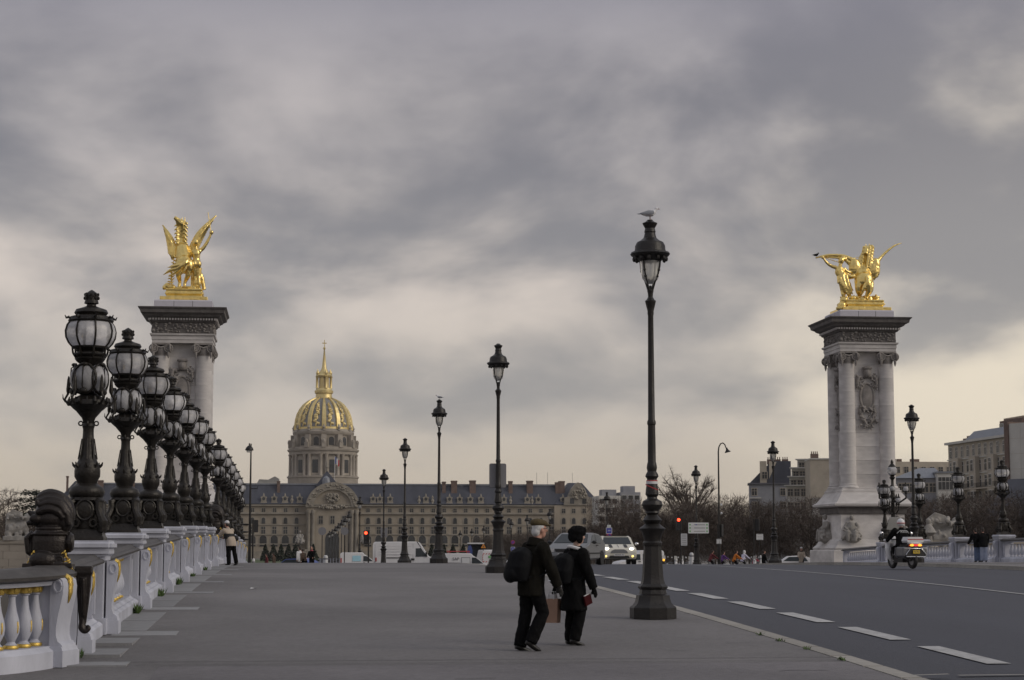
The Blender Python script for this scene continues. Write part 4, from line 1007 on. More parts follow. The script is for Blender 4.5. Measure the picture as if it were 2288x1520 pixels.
cl_('gallery', 'dome_gold', [(18, 893), (19, 888), (18, 886), (18, 881), (20.5, 879), (21, 874), (18, 871), (17, 868)], 24)
lc = MB()
for k in range(8):
    a = k * math.pi / 4 + .3
    if k % 2 == 0: lc.lathe([(.9, cz(868)), (.7, cz(866)), (.65, cz(845)), (1, cz(842))], 8, c=(16 * ck * math.cos(a), 16 * ck * math.sin(a), 0)); lc.lathe([(.7, cz(838)), (.9, cz(834)), (.3, cz(828)), (.1, cz(825))], 8, c=(15 * ck * math.cos(a), 15 * ck * math.sin(a), 0))
    else: lc.prism([(-1.6, cz(868)), (-1.1, cz(868))] + [(1.1 * math.cos(R(180 - q)), cz(850) + 1.1 * math.sin(R(q))) for q in range(0, 181, 30)] + [(1.1, cz(868)), (1.6, cz(868)), (1.6, cz(842)), (-1.6, cz(842))], 'y', 11 * ck, 13 * ck) if False else lc.box(-1.0, 1.0, 9 * ck, 10 * ck, cz(868), cz(842), Matrix.Rotation(a, 4, 'Z'))
lc.build('lantern', 'dome_gold', church, smooth=30)
cl_('lantern_roof', 'dome_gold', [(17.5, 843), (18.5, 840), (16, 837), (11, 834), (9, 829), (6, 825), (5, 820), (4.6, 818), (1.2, 782), (2.6, 780), (2.6, 777), (.6, 775)], 16)
mb = MB(); mb.box(-.18, .18, -.18, .18, cz(775), cz(760)); mb.box(-1.1, 1.1, -.15, .15, cz(768), cz(766)); mb.build('cross', 'dome_gold', church, smooth=0)
# ================================================================ LONG PALACE FRONT
FY = 720.0; FX = xat(742, FY); FZ = zr(FY); fk = dep_at(FY) / F
palace = thing('palace', 'long ochre stone palace with slate roof, dormers and arched central portal', 'palace', (FX, FY, FZ))
def fz(py): return zat(742, py, FY) - FZ
HW = 602 * fk
MB().box(-HW, HW, 0, 16, -1, fz(1128)).build('wall', 'palace_stone', palace, smooth=0)
for py, d, h in ((1172.5, .35, .45), (1194.5, .35, .45), (1147, .8, .7), (1129.5, .9, .5), (1216, .3, .4)):
    for s in (-1, 1):
        MB().box(min(s * 10, s * HW), max(s * 10, s * HW), -d, 0, fz(py) - h / 2, fz(py) + h / 2).build('string_course', 'palace_trim', palace, smooth=0)
zE, zR = fz(1128), fz(1082)
roof = MB().prism([(-.6, zE + .25), (16.6, zE + .25), (11, zR), (5, zR)], 'x', -HW + 14, HW - 14).build('roof', 'slate', palace, smooth=0)
MB().box(-HW + 14, HW - 14, 4.6, 11.4, zR - .2, zR + .4).build('ridge', 'zinc', roof, smooth=0)
for s in (-1, 1):                                             # end pavilions
    xc = s * (HW - 8.6); z2 = fz(1076)
    MB().add([(xc - 9, -1.2, zE + .25), (xc + 9, -1.2, zE + .25), (xc + 9, 17, zE + .25), (xc - 9, 17, zE + .25), (xc - 2.6, 6, z2), (xc + 2.6, 6, z2), (xc + 2.6, 10, z2), (xc - 2.6, 10, z2)], [(0, 1, 5, 4), (1, 2, 6, 5), (2, 3, 7, 6), (3, 0, 4, 7), (4, 5, 6, 7), (0, 3, 2, 1)]).build('pavilion_roof', 'slate', palace, smooth=0)
    MB().box(xc - 9.2, xc + 9.2, -1.0, 0, -1, zE).build('pavilion_wall', 'palace_stone', palace, smooth=0)
    mb = MB(); mb.prism([(xc - 5.6, zE), (xc + 5.6, zE), (xc + 5.2, zE + 3), (xc + 4, zE + 3.2), (xc + 2.6, zE + 6.4), (xc + 1, zE + 8.3), (xc, zE + 8.8), (xc - 1, zE + 8.3), (xc - 2.6, zE + 6.4), (xc - 4, zE + 3.2), (xc - 5.2, zE + 3)], 'y', -1.6, 1.5)
    g = mb.build('pavilion_gable', 'palace_trim', palace, smooth=0)
    mb = relief_blob(40, 3.2, 2.2, .5, 21, .25, .6); mb.build('gable_relief', 'palace_trim', g, (xc, -1.6, zE + 4.6), smooth=50)
    for d in (-2.4, 2.4): MB().box(xc + d - .8, xc + d + .8, -1.72, -1.6, zE + .6, zE + 2.6).build('gable_window', 'dark_glass', g, smooth=0)
def pwin(w, h, arch=False):
    mb = MB(); mb.cur = 0
    if arch: mb.prism(archwin(w + .35, 0, h + .35, 0, 0), 'y', -.16, 0)
    else: mb.box(-w - .3, w + .3, -.14, 0, -.3, h + .3)
    mb.cur = 1
    if arch: mb.prism(archwin(w, 0, h, 0, 0), 'y', -.2, -.16)
    else:
        for sx in (-1, 1): mb.box(min(sx * .09, sx * w), max(sx * .09, sx * w), -.18, -.14, 0, h * .6); mb.box(min(sx * .09, sx * w), max(sx * .09, sx * w), -.18, -.14, h * .66, h)
    return mb.mesh('window', ['palace_trim', 'dark_glass'], 0)
W1, W2, W3, W4 = pwin(.62, 1.6), pwin(.68, 2.3, True), pwin(.72, 2.9), pwin(1.3, 4.2, True)
cols = [13.5 + 4.15 * k for k in range(18)]
for s in (-1, 1):
    for x in cols + [HW - 14.2, HW - 10.3, HW - 6.2, HW - 2.6]:
        pv = x > HW - 15; y = -1.0 if (x > HW - 17.5) else 0
        put('window', W1, palace, (s * x, y, fz(1141) - .8)); put('window', W2, palace, (s * x, y, fz(1164) - 1.1)); put('window', W3, palace, (s * x, y, fz(1186) - 1.4)); put('window', W4, palace, (s * x, y, fz(1214) - 1.2))
dm = MB(); dm.cur = 0; dm.box(-1.3, 1.3, -.5, 2.2, 0, 2.6); dm.prism([(-1.7, 0), (1.7, 0), (1.35, 1.2), (-1.35, 1.2)], 'y', -.6, .4); dm.lathe([(1.3, -.1), (1.3, 2.0)], 14, M=Matrix.Translation((0, -.5, 2.4)) @ Matrix.Rotation(R(-90), 4, 'X'))
dm.tube([(0, -.3, 3.5), (0, -.3, 4.3), (0, -.3, 5.0)], [.5, .35, .06], 7); dm.ell((-1.2, -.4, 2.9), .4, 7, 5); dm.ell((1.2, -.4, 2.9), .4, 7, 5)
dm.cur = 1; dm.lathe([(.75, 0), (.75, .08)], 14, M=Matrix.Translation((0, -.56, 2.3)) @ Matrix.Rotation(R(90), 4, 'X')); dmm = dm.mesh('dormer', ['palace_trim', 'dark_glass'], 35)
sm_ = MB().lathe([(.7, 0), (.5, .6), (.7, 1.2), (.3, 2), (.45, 2.5), (.1, 3.2)], 8).mesh('roof_statue', 'palace_trim', 40)
for px in (590, 613, 637, 669, 832, 847, 870, 950, 1003, 1026, 1050, 1074, 1126, 1179, 1204, 1260):
    put('dormer', dmm, roof, ((px - 742) * fk, .2, zE + .3), scale=(.78, .9, .82)); 
    if px < 700: continue
for px in (652, 935, 965, 1141, 1190): put('roof_statue', sm_, roof, ((px - 742) * fk, .2, zE + .4))
for px, w, h in ((622, .9, 2), (992, 1.1, 2.0), (1015, 1.8, 2.6), (1057, 1.9, 2.8), (1143, 1.2, 2.5), (1187, 1.9, 2.8), (1260, 1.8, 2.6), (1250, 1.2, 1.9), (215, 1.0, 2.6), (300, 1.6, 2.4), (232, 1.6, 2.0), (160, .5, 4.5)):
    x = (px - 742) * fk; mb = MB(); w *= .62; h *= .62; mb.box(x - w, x + w, 2.6, 4.6, zR - 4.5, zR + h); mb.box(x - w - .15, x + w + .15, 2.45, 4.75, zR + h - .5, zR + h - .1); mb.build('chimney', 'brick', roof, smooth=0)
for px in (1205, 1230, 1287): MB().tube([((px - 742) * fk, 6, zR), ((px - 742) * fk, 6, zR + 5)], .06, 5).build('aerial', 'iron', roof)
# portal
pt = thing('x', None, None); bpy.data.objects.remove(pt)
ro, ri = 57.5 * fk, 42 * fk; zsq = fz(1134)
def archpoly(r, z0, n=20): return [(r * math.cos(R(180 * k / n)), z0 + r * .93 * math.sin(R(180 * k / n))) for k in range(n + 1)]
MB().prism([(ro, -1)] + archpoly(ro, zsq) + [(-ro, -1)], 'y', -2.6, 3).build('portal_block', 'palace_stone', palace, smooth=0)
arch = MB(); o_, i_ = archpoly(ro + .35, zsq), archpoly(ri, zsq)
for k in range(20):
    a, b, c, d = o_[k], o_[k + 1], i_[k + 1], i_[k]
    arch.add([(a[0], -3.5, a[1]), (b[0], -3.5, b[1]), (c[0], -3.5, c[1]), (d[0], -3.5, d[1]), (a[0], -2.4, a[1]), (b[0], -2.4, b[1]), (c[0], -2.4, c[1]), (d[0], -2.4, d[1])], [(0, 1, 2, 3), (0, 4, 5, 1), (3, 2, 6, 7)])
arch.build('portal_arch', 'palace_trim', palace, smooth=30)
rr = random.Random(31); mb = MB()
for k in range(60):
    a = R(rr.uniform(4, 176)); r = rr.uniform(ri + .8, ro - .4); mb.ell((r * math.cos(a), -3.5, zsq + r * .93 * math.sin(a)), [rr.uniform(.25, .55) for _ in range(3)], 6, 4)
tag(mb.build('arch_relief', 'palace_trim', palace, smooth=50), kind='stuff')
mb = relief_blob(70, 2.4, 2.0, .9, 44, .3, .7); tag(mb.build('tympanum_relief', 'palace_trim', palace, (0, -2.7, zsq + 3.4), smooth=50), kind='stuff')
mb = relief_blob(50, 5.6, .6, .7, 45, .25, .6); tag(mb.build('ledge_relief', 'palace_trim', palace, (0, -2.9, zsq + .1), smooth=50), kind='stuff')
for py in (1132, 1128): MB().box(-ri - .5, ri + .5, -3.2, -2.4, fz(py) - .25, fz(py) + .25).build('portal_ledge', 'palace_trim', palace, smooth=0)
for x in (-9, -7.3, 7.3, 9): MB().lathe([(.85, 0), (.7, .6), (.6, fz(1150)), (.95, fz(1146)), (.95, fz(1140))], 10, c=(x, -3.2, 0)).build('portal_pilaster', 'palace_trim', palace, smooth=40)
for x in (-4.4, 0, 4.4): put('window', W3, palace, (x, -2.6, fz(1165) - 1)); 
put('portal_door', MB().prism(archwin(2.6, 0, 10, 0, 0), 'y', -2.75, -2.6).mesh('portal_door', 'dark_glass', 0), palace)
for s in (-1, 1): put('portal_statue', SEAT, palace, (s * 12.2, -4, fz(1215)), (0, 0, 0), (2.4,) * 3)
# turret roof behind the arch, flag
tz = fz(1086)
MB().add([(-6.5, 3, tz), (2.5, 3, tz), (2.5, 9, tz), (-6.5, 9, tz), (-2.1, 6, fz(1050))], [(0, 1, 4), (1, 2, 4), (2, 3, 4), (3, 0, 4), (0, 3, 2, 1)]).build('turret_roof', 'slate', palace, smooth=0)
MB().lathe([(.5, fz(1052)), (.45, fz(1044)), (.7, fz(1043)), (.1, fz(1026))], 8, c=(-2.1, 6, 0)).build('turret_spire', 'palace_trim', palace, smooth=30)
MB().lathe([(1.5, tz), (1.5, fz(1075)), (1.2, fz(1068)), (.2, fz(1063))], 10, c=(-2.4, 2.2, 0)).build('lantern_dormer', 'zinc', palace, smooth=30)
fl = thing('flag', 'small flag on a thin pole above the palace portal', 'flag', (FX + .8, FY + 5, FZ + fz(1080)))
MB().tube([(0, 0, 0), (0, 0, 10.5)], .1, 6).build('pole', 'sign_white', fl)
for k, c in enumerate(('blue_paint', 'white_cloth', 'red_print')): MB().box(.12 + k * .55, .67 + k * .55, -.02, .02, 7.6 - k * .5, 10.2 - k * .6).build('flag_band', c, fl, smooth=0)
# ================================================================ TOWN HOUSES ON THE RIGHT
def winmesh(w, h, fm='facade_white', bars=True):
    mb = MB(); mb.cur = 0; mb.box(-w - .12, w + .12, -.10, 0, -.12, h + .14); mb.cur = 1
    if bars:
        for s in (-1, 1): mb.box(min(s * .05, s * w), max(s * .05, s * w), -.14, -.10, 0, h * .62); mb.box(min(s * .05, s * w), max(s * .05, s * w), -.14, -.10, h * .68, h)
    else: mb.box(-w, w, -.14, -.10, 0, h)
    return mb.mesh('window', [fm, 'dark_glass'], 0)
WIN_A = winmesh(.55, 2.0); WIN_B = winmesh(.5, 1.4, 'facade_cream'); WIN_C = winmesh(.8, 1.5, 'facade_white', False)
RAIL = MB()
for k in range(9): RAIL.tube([(-1 + k * .25, 0, 0), (-1 + k * .25, 0, .9)], .025, 4)
RAIL.tube([(-1.02, 0, .9), (1.02, 0, .9)], .035, 4); RAIL = RAIL.mesh('railing', 'iron', 0)
def pots(root, x0, x1, y, z, n):
    for i in range(n):
        x = x0 + (x1 - x0) * (i + .5) / n; MB().lathe([(.12, 0), (.10, .5), (.12, .52)], 7, c=(x, y, z)).build('chimney_pot', 'brick', root)
def frame_from(pa, Ya, pb, Yb):
    """origin at the left end of a facade seen from pixel columns pa..pb at distances Ya, Yb"""
    a = Vector((xat(pa, Ya), Ya, 0)); b = Vector((xat(pb, Yb), Yb, 0)); d = b - a; return a, d.length, math.atan2(d.y, d.x)
# big cornered house on the far right, facade seen obliquely
a, wC, rz = frame_from(2124, 356, 2262, 326); gz = zr(340)
C1 = thing('town_house', 'tall cream town house with long balconies and brick chimneys at the right edge', 'house', (a.x, a.y, gz), rz)
hC = zat(2250, 977, 329) - gz; hL = zat(2134, 995, 354) - gz
H = (hC + hL) / 2
MB().box(0, wC, 0, 12, -1, H).build('wall', 'facade_cream', C1, smooth=0)
rows = [H - 2.6 - 2.95 * k for k in range(7)]
for k, z in enumerate(rows):
    for i in range(int(wC / 2.9)):
        x = 1.5 + i * 2.9
        if x < wC - .8: put('window', WIN_A, C1, (x, 0, z))
    MB().box(-.2, wC + .1, -.22, 0, z - .5, z - .3).build('string_course', 'facade_white', C1, smooth=0)
for z in (rows[2] - .3, rows[5] - .3):
    MB().box(-.3, wC + .2, -1.1, 0, z - .22, z).build('balcony_slab', 'facade_cream', C1, smooth=0)
    for i in range(int(wC / 2.06)): put('railing', RAIL, C1, (1.1 + i * 2.06, -1.0, z))
for i in (2, 5, 8, 11):
    z = rows[4]
    if i * 2.9 < wC - 2: MB().box(i * 2.9 - 1.6, i * 2.9 + 1.6, -1.0, 0, rows[0] - .3, rows[3] + 2).build('bay', 'facade_cream', C1, smooth=0)
    if i * 2.9 < wC - 2:
        for q in range(3): put('window', WIN_A, C1, (i * 2.9, -1.0, rows[q + 1]))
MB().box(-.5, wC + .4, -.6, 12.3, H, H + .45).build('cornice', 'facade_white', C1, smooth=0)
rfC = MB().prism([(-.1, H + .45), (12, H + .45), (10.2, H + 2.2), (1.8, H + 2.2)], 'x', wC * .3, wC).build('roof', 'zinc', C1, smooth=0)
for x0, x1, h in ((0.2, wC * .28, 1.3), (wC * .36, wC * .46, 2.0), (wC * .62, wC * .98, 3.5)):
    c = MB().box(x0, x1, 3, 4.6, H + .3, H + h).build('chimney', 'brick', C1, smooth=0); pots(c, x0, x1, 3.8, H + h, max(3, int((x1 - x0) / .55)))
for x in (wC * .66, wC * .8): put('window', WIN_C, C1, (x, 2.9, H + 1.4), (0, 0, 0))
a, wD, rz = frame_from(2262, 310, 2420, 296); gz = zr(300)
D1 = thing('town_house', 'blank pale firewall of the nearest house at the right edge', 'house', (a.x, a.y, gz), rz); H = zat(2275, 945, 308) - gz
MB().box(0, wD, 0, 14, -1, H).build('wall', 'facade_cream', D1, smooth=0)
for k in range(1, 9):
    for i in range(6): MB().box(.02 + i * wD / 6, (i + 1) * wD / 6 - .02, -.03 - .01 * ((i + k) % 2), 0, H - k * 2.6, H - (k - 1) * 2.6 - .05).build('wall_panel', 'facade_white', D1, smooth=0)
MB().box(-.9, .0, -.3, 14, -1, H + .3).build('party_wall', 'brick', D1, smooth=0)
c = MB().box(-1, wD, 3, 4.2, H, H + .35).build('chimney', 'brick', D1, smooth=0); pots(c, -1, wD, 3.6, H + .35, 14)
lo = MB().prism([(-9, 0), (0, 0), (0, H * .62), (-2, H * .62), (-9, H * .34)], 'x', 1.5, wD).build('lower_roof', 'slate', D1, smooth=0)
# low house with the metal roof
a, wB, rz = frame_from(2004, 300, 2108, 298); gz = zr(300); B1 = thing('low_house', 'low house with blue-grey metal roof right of the pylon', 'house', (a.x, a.y, gz), rz)
he = zat(2060, 1068, 298) - gz; hr = zat(2060, 1043, 298) - gz
MB().box(0, wB, 0, 9, -1, he).build('wall', 'facade_grey', B1, smooth=0)
MB().add([(-.4, -.5, he), (wB + .4, -.5, he), (wB + .4, 9.5, he), (-.4, 9.5, he), (wB * .55, 4.5, hr), (wB * .9, 4.5, hr)], [(0, 1, 5, 4), (1, 2, 5), (2, 3, 4, 5), (3, 0, 4)]).build('roof', 'zinc', B1, smooth=0)
for i in range(6): put('window', WIN_B, B1, (1.0 + i * wB / 6, 0, he - 2.3))
a, w2, rz = frame_from(2098, 296, 2132, 295.5); B2 = thing('low_house', 'small pale annexe with tall windows beside the metal roof', 'house', (a.x, a.y, gz), rz); h2 = zat(2110, 1056, 294) - gz
MB().box(0, w2, 0, 8, -1, h2).build('wall', 'facade_white', B2, smooth=0)
for i in range(2): put('window', WIN_A, B2, (.7 + i * 1.2, 0, h2 - 2.7))
MB().box(-.2, w2 + .2, -.25, 8, h2, h2 + .25).build('cornice', 'zinc', B2, smooth=0)
a, w3, rz = frame_from(2000, 420, 2135, 420); gz = zr(420); B3 = thing('distant_house', 'distant cream house with chimneys behind the metal roof', 'house', (a.x, a.y, gz), rz); h3 = zat(2060, 1032, 420) - gz
MB().box(0, w3, 0, 10, -1, h3).build('wall', 'facade_cream', B3, smooth=0)
for x in (.8, 2.2, 5.4, 6.4): c = MB().box(x - .5, x + .5, 2, 3, h3, h3 + .7).build('chimney', 'brick', B3, smooth=0)
for i in range(7): put('window', WIN_B, B3, (1 + i * w3 / 7, 0, h3 - 2.6))
# group left of the pylon
gz = zr(380)
a, wA, rz = frame_from(1676, 392, 1770, 390); A1 = thing('town_house', 'grey gabled house with slate mansard left of the right pylon', 'house', (a.x, a.y, gz), rz); hA = zat(1720, 1082, 390) - gz; hT = zat(1720, 1030, 390) - gz
MB().box(0, wA, 0, 9, -1, hA).build('wall', 'facade_grey', A1, smooth=0)
MB().box(-.3, wA + .2, -.4, 9, hA, hA + .3).build('cornice', 'ink', A1, smooth=0)
MB().prism([(0.1, hA + .3), (wA, hA + .3), (wA, hT), (wA * .55, hT), (wA * .28, hA + (hT - hA) * .55)], 'y', .3, 8).build('mansard', 'slate', A1, smooth=0)
c = MB().box(wA * .26, wA * .42, -.05, 2.2, hA + .3, hT).build('dormer_tower', 'facade_cream', A1, smooth=0); put('window', WIN_B, A1, (wA * .37, -.06, hA + 1.2))
MB().prism([(wA * .48, hA + 1.2), (wA * .66, hT - .2), (wA * .48, hT)], 'y', .15, .3).build('gable_wall', 'facade_cream', A1, smooth=0)
for x0 in (.44, .62, .8): c = MB().box(wA * x0, wA * (x0 + .15), 3, 4, hT - .6, hT + .5).build('chimney', 'brick', A1, smooth=0); pots(c, wA * x0, wA * (x0 + .15), 3.5, hT + .5, 3)
for k in range(3): MB().box(0, wA * .28, -.5, 0, hA - 3 - 2.9 * k, hA - 2.8 - 2.9 * k).build('balcony_slab', 'facade_white', A1, smooth=0)
for k in range(4): put('window', WIN_B, A1, (wA * .12, 0, hA - 2.3 - 2.9 * k)); put('window', WIN_B, A1, (wA * .8, 0, hA - 2.3 - 2.9 * k))
a, wA2, rz = frame_from(1758, 374, 1815, 372); A2 = thing('apartment_block', 'stepped white apartment block with terraces left of the right pylon', 'apartment block', (a.x, a.y, gz), rz)
tops = [(0, 1086), (.12, 1066), (.2, 1046), (.42, 1027)]
for k, (f, py) in enumerate(tops):
    h = zat(1790, py, 372) - gz; hb = -1 if k == 0 else zat(1790, tops[k - 1][1], 372) - gz
    MB().box(wA2 * f, wA2, .6 * k, 10, hb, h).build('storey', 'facade_white', A2, smooth=0)
    MB().box(wA2 * f - .3, wA2 + .05, .6 * k - .7, 10, h, h + .25).build('terrace_slab', 'facade_white', A2, smooth=0)
    for i in range(3):
        x = wA2 * f + .9 + i * 1.35
        if x < wA2 - .5:
            put('window', WIN_B, A2, (x, .6 * k, h - 2.0))
            if k == 0:
                for q in range(1, 4): put('window', WIN_B, A2, (x, 0, h - 2.0 - 2.8 * q))
    if k: put('railing', RAIL, A2, (wA2 * f + 1.2, .6 * k - 1.2, hb + .25))
a, wA3, rz = frame_from(1813, 362, 1880, 361); A3 = thing('apartment_block', 'blank beige side wall of the block touching the right pylon', 'apartment block', (a.x, a.y, gz), rz); h = zat(1830, 1027, 362) - gz
MB().box(0, wA3, 0, 10, -1, h).build('wall', 'facade_cream', A3, smooth=0); MB().box(-.1, wA3, -.2, 10, h, h + .25).build('coping', 'facade_white', A3, smooth=0)
c = MB().box(.4, 1.9, 2, 3.2, h + .2, h + 1.2).build('chimney', 'brick', A3, smooth=0); pots(c, .4, 1.9, 2.6, h + 1.2, 4)
MB().box(.2, wA3, -2.2, -.1, -1, h - 7.6).build('shed', 'facade_white', A3, smooth=0)
# distant blocks between the palace and the trees
gz = zr(600)
for (p0, p1, py, m, lab) in ((1338, 1392, 1108, 'facade_white', 'distant white building beside the palace end'), (1388, 1432, 1100, 'facade_grey', 'distant glazed block with dark roof box beyond the trees')):
    a, w, rz = frame_from(p0, 640, p1, 640); o = thing('distant_block', lab, 'building', (a.x, a.y, gz), rz); h = zat((p0 + p1) / 2, py, 640) - gz
    MB().box(0, w, 0, 14, -1, h).build('wall', m, o, smooth=0)
    for k in range(5):
        for i in range(int(w / 2.2)): put('window', WIN_C, o, (1.2 + i * 2.2, 0, h - 2.6 - 3 * k))
    MB().box(w * .2, w * .8, 3, 9, h, h + 2.2).build('roof_box', 'facade_grey', o, smooth=0)
a, w, rz = frame_from(572, 900, 622, 900); o = thing('distant_block', 'pale lumpy rooftop just above the palace roof left of the dome', 'building', (a.x, a.y, zr(900)), rz); h = zat(600, 1070, 900) - zr(900)
MB().box(0, w, 0, 14, -1, h - 2).build('wall', 'facade_white', o, smooth=0); MB().prism([(0, h - 2), (w, h - 2), (w, h), (w * .8, h + 1.2), (w * .5, h - .4), (w * .1, h - .2)], 'y', 1, 12).build('roof', 'lead', o, smooth=0)
# ================================================================ BARE TREES
def bare_tree(seed, h, w, trunk_h, n_limb, n_twig, clipped=True, tw=.03, tl=(.5, 1.2), lift=.4):
    rr = random.Random(seed); tk = MB(); cr = MB(); ends = []
    tk.tube([(0, 0, -.2), (.03, .02, trunk_h * .5), (0, 0, trunk_h), (rr.uniform(-.1, .1), rr.uniform(-.1, .1), h * .8)], [h * .022, h * .018, h * .016, h * .004], 7)
    for i in range(n_limb):
        a = rr.uniform(0, 6.28); z = rr.uniform(trunk_h * .8, h * .6); l = w * rr.uniform(.6, 1); up = rr.uniform(lift, lift + .9)
        p0 = Vector((0, 0, z)); p1 = p0 + Vector((math.cos(a) * l * .4, math.sin(a) * l * .4, l * .35 * up)); p2 = p1 + Vector((math.cos(a + rr.uniform(-.5, .5)) * l * .5, math.sin(a + rr.uniform(-.5, .5)) * l * .5, l * .5 * up))
        if p2.z > h * .97: p2.z = h * .97
        tk.tube([p0, p1, p2], [h * .009, h * .006, h * .002], 5); ends += [(p0, p1), (p1, p2), (p1, p2)]
        for q in range(3):
            b = a + rr.uniform(-1.2, 1.2); s = p1.lerp(p2, rr.random()); e = s + Vector((math.cos(b) * l * .35, math.sin(b) * l * .35, l * rr.uniform(.1, .5)))
            if e.z > h: e.z = h
            tk.tube([s, (s + e) / 2 + Vector((0, 0, .1)), e], [h * .004, h * .003, h * .001], 4); ends += [(s, e)] * 2
    for i in range(n_twig):
        if clipped and rr.random() < .65:
            a = rr.uniform(0, 6.28); q = math.sqrt(rr.random()) * w; s = Vector((q * math.cos(a), q * math.sin(a), trunk_h * .75 + (h - trunk_h * .75) * rr.random() * .95))
        else:
            a_, b_ = rr.choice(ends); s = a_.lerp(b_, rr.random())
        d = Vector((rr.gauss(0, .6), rr.gauss(0, .6), abs(rr.gauss(.5, .6)))).normalized(); l = rr.uniform(*tl); e = s + d * l
        if clipped and e.z > h + rr.uniform(-.2, .35): e.z = h + rr.uniform(-.2, .35)
        m = (s + e) / 2 + Vector((rr.uniform(-.1, .1), rr.uniform(-.1, .1), rr.uniform(-.05, .1))) * l
        u = d.cross(Vector((rr.uniform(-1, 1), rr.uniform(-1, 1), rr.uniform(-1, 1)))).normalized() * tw * rr.uniform(.5, 1.2)
        cr.add([s - u, s + u, m - u * .8, m + u * .8, e], [(0, 1, 3, 2), (2, 3, 4)])
    return tk.mesh('trunk', 'bark', 50), cr.mesh('crown', 'twig', 0, fix=False)
CLIP = [bare_tree(40 + i, 7.6, 2.7, 2.2, 14, 4600, True, .017, (.35, .9)) for i in range(4)]
def tree(pair, x, y, rz, sc, label, group, nm='bare_tree'):
    t = thing(nm, label, 'tree', (x, y, zr(y) - .05), rz, group, sc); put('trunk', pair[0], t); put('crown', pair[1], t)
rr = random.Random(77); nt_ = 0
for (X, Y) in [(31 + 4.6 * k, 178 + rr.uniform(-2, 2)) for k in range(16)] + [(33 + 4.8 * k, 184 + rr.uniform(-2, 2)) for k in range(16)] + [(36 + 5 * k, 191 + rr.uniform(-2, 2)) for k in range(15)] + [(42 + 5 * k + rr.uniform(-1, 1), 200 + 11 * j) for j in range(7) for k in range(3)] + [(44 + 5.5 * k, 285 + 17 * j) for j in range(10) for k in range(2)]:
    far = Y > 195
    tree(CLIP[nt_ % 4], X + rr.uniform(-.6, .6), Y, rr.uniform(0, 6), rr.uniform(.93, 1.07) * ((.93 + .004 * max(0, X - 48)) if not far else .90), 'bare brown clipped tree receding along the esplanade behind the couple and the cars' if far else 'bare brown clipped tree in the dense row behind the cyclists and the right pylon', 'clipped trees receding along the esplanade' if far else 'clipped trees along the quay'); nt_ += 1
BIG = bare_tree(90, 11.5, 3.1, 4.2, 30, 3600, False, .017, (.4, 1.0), 1.0)
tree(BIG, xat(1543, 208), 208, .5, 1.08, 'big spreading bare tree against the yellow sky left of the curved lamp', None)
BIG2 = bare_tree(93, 10, 2.6, 3.6, 20, 1800, False, .022, (.5, 1.1), 1.0)
tree(BIG2, xat(1638, 250), 250, 1.5, 1.0, 'smaller bare tree right of the curved lamp', None)
LT = [bare_tree(60 + i, 12, 4.6, 2.6, 18, 3200, True, .035, (.6, 1.5)) for i in range(2)]
for i, (px, Y, sc, lab) in enumerate(((8, 300, 1.0, 'round brown bare tree at the very left edge'), (-40, 290, 1.1, 'brown bare tree half outside the left edge'), (95, 315, .92, 'brown bare tree behind the bronze crest'), (50, 330, .85, 'low brown bare tree between the left edge and the crest'), (140, 340, .75, 'brown bare tree left of the palace end'))):
    tree(LT[i % 2], xat(px, Y), Y, i * 1.3, sc, lab, None)
# flat-topped evergreen
ev = MB(); tr_ = MB().tube([(0, 0, 0), (.1, 0, 6), (0, 0, 12.5)], [.3, .22, .08], 7); rr = random.Random(12)
for k in range(1700):
    lay = rr.choice((9.2, 10.4, 11.4, 12.4)); q = rr.uniform(0, 3.4); a = rr.uniform(0, 6.28); p = Vector((q * math.cos(a), q * math.sin(a), lay + rr.gauss(0, .22) - q * .05)); s_ = .22
    u = Vector((rr.uniform(-1, 1), rr.uniform(-1, 1), rr.uniform(-.3, .3))).normalized() * s_; v = Vector((rr.uniform(-1, 1), rr.uniform(-1, 1), rr.uniform(-.3, .3))).normalized() * s_
    ev.add([p - u, p - v, p + u, p + v], [(0, 1, 2, 3)])
t = thing('cedar_tree', 'dark flat-topped evergreen above the bronze crest at the left', 'tree', (xat(78, 300), 300, zr(300)), 0, None, 1.02); tr_.build('trunk', 'bark', t); ev.build('crown', 'evergreen', t, smooth=0, fix=False)
# lawns, clipped cones and the low wall before the palace
for (x0, x1) in ((-40, 2), (31, 75)): tag(strip('lawn', 'lawn', x0, x1, 330, 640, lambda y: zr(y) + .03, 40), kind='structure')
cone = MB(); rr = random.Random(15)
for k in range(420):
    z = rr.uniform(.1, 3.6); q = (3.7 - z) * .38 * rr.uniform(.7, 1.05); a = rr.uniform(0, 6.28); p = Vector((q * math.cos(a), q * math.sin(a), z)); u = Vector((rr.gauss(0, 1), rr.gauss(0, 1), rr.gauss(0, 1))).normalized() * .25; v = Vector((rr.gauss(0, 1), rr.gauss(0, 1), rr.gauss(0, 1))).normalized() * .25
    cone.add([p - u, p - v, p + u, p + v], [(0, 1, 2, 3)])
conem = cone.mesh('foliage', 'evergreen', 0, fix=False); stemm = MB().tube([(0, 0, 0), (0, 0, 2.6)], [.12, .04], 6).mesh('stem', 'bark', 50)
for yi, px in enumerate((593, 611, 628, 645, 660, 700, 965, 992, 1012, 1035, 1062, 1085)):
    t = thing('clipped_yew', 'dark cone-shaped yew, ' + ORD[yi] + ' from the left in the row before the palace', 'shrub', (xat(px, 560), 560, zr(560)), px, 'clipped yews before the palace', 1.35); put('foliage', conem, t); put('stem', stemm, t)
lw = thing('forecourt_wall', 'low grey stone wall before the palace front', 'wall', (FX, 690, zr(690)))
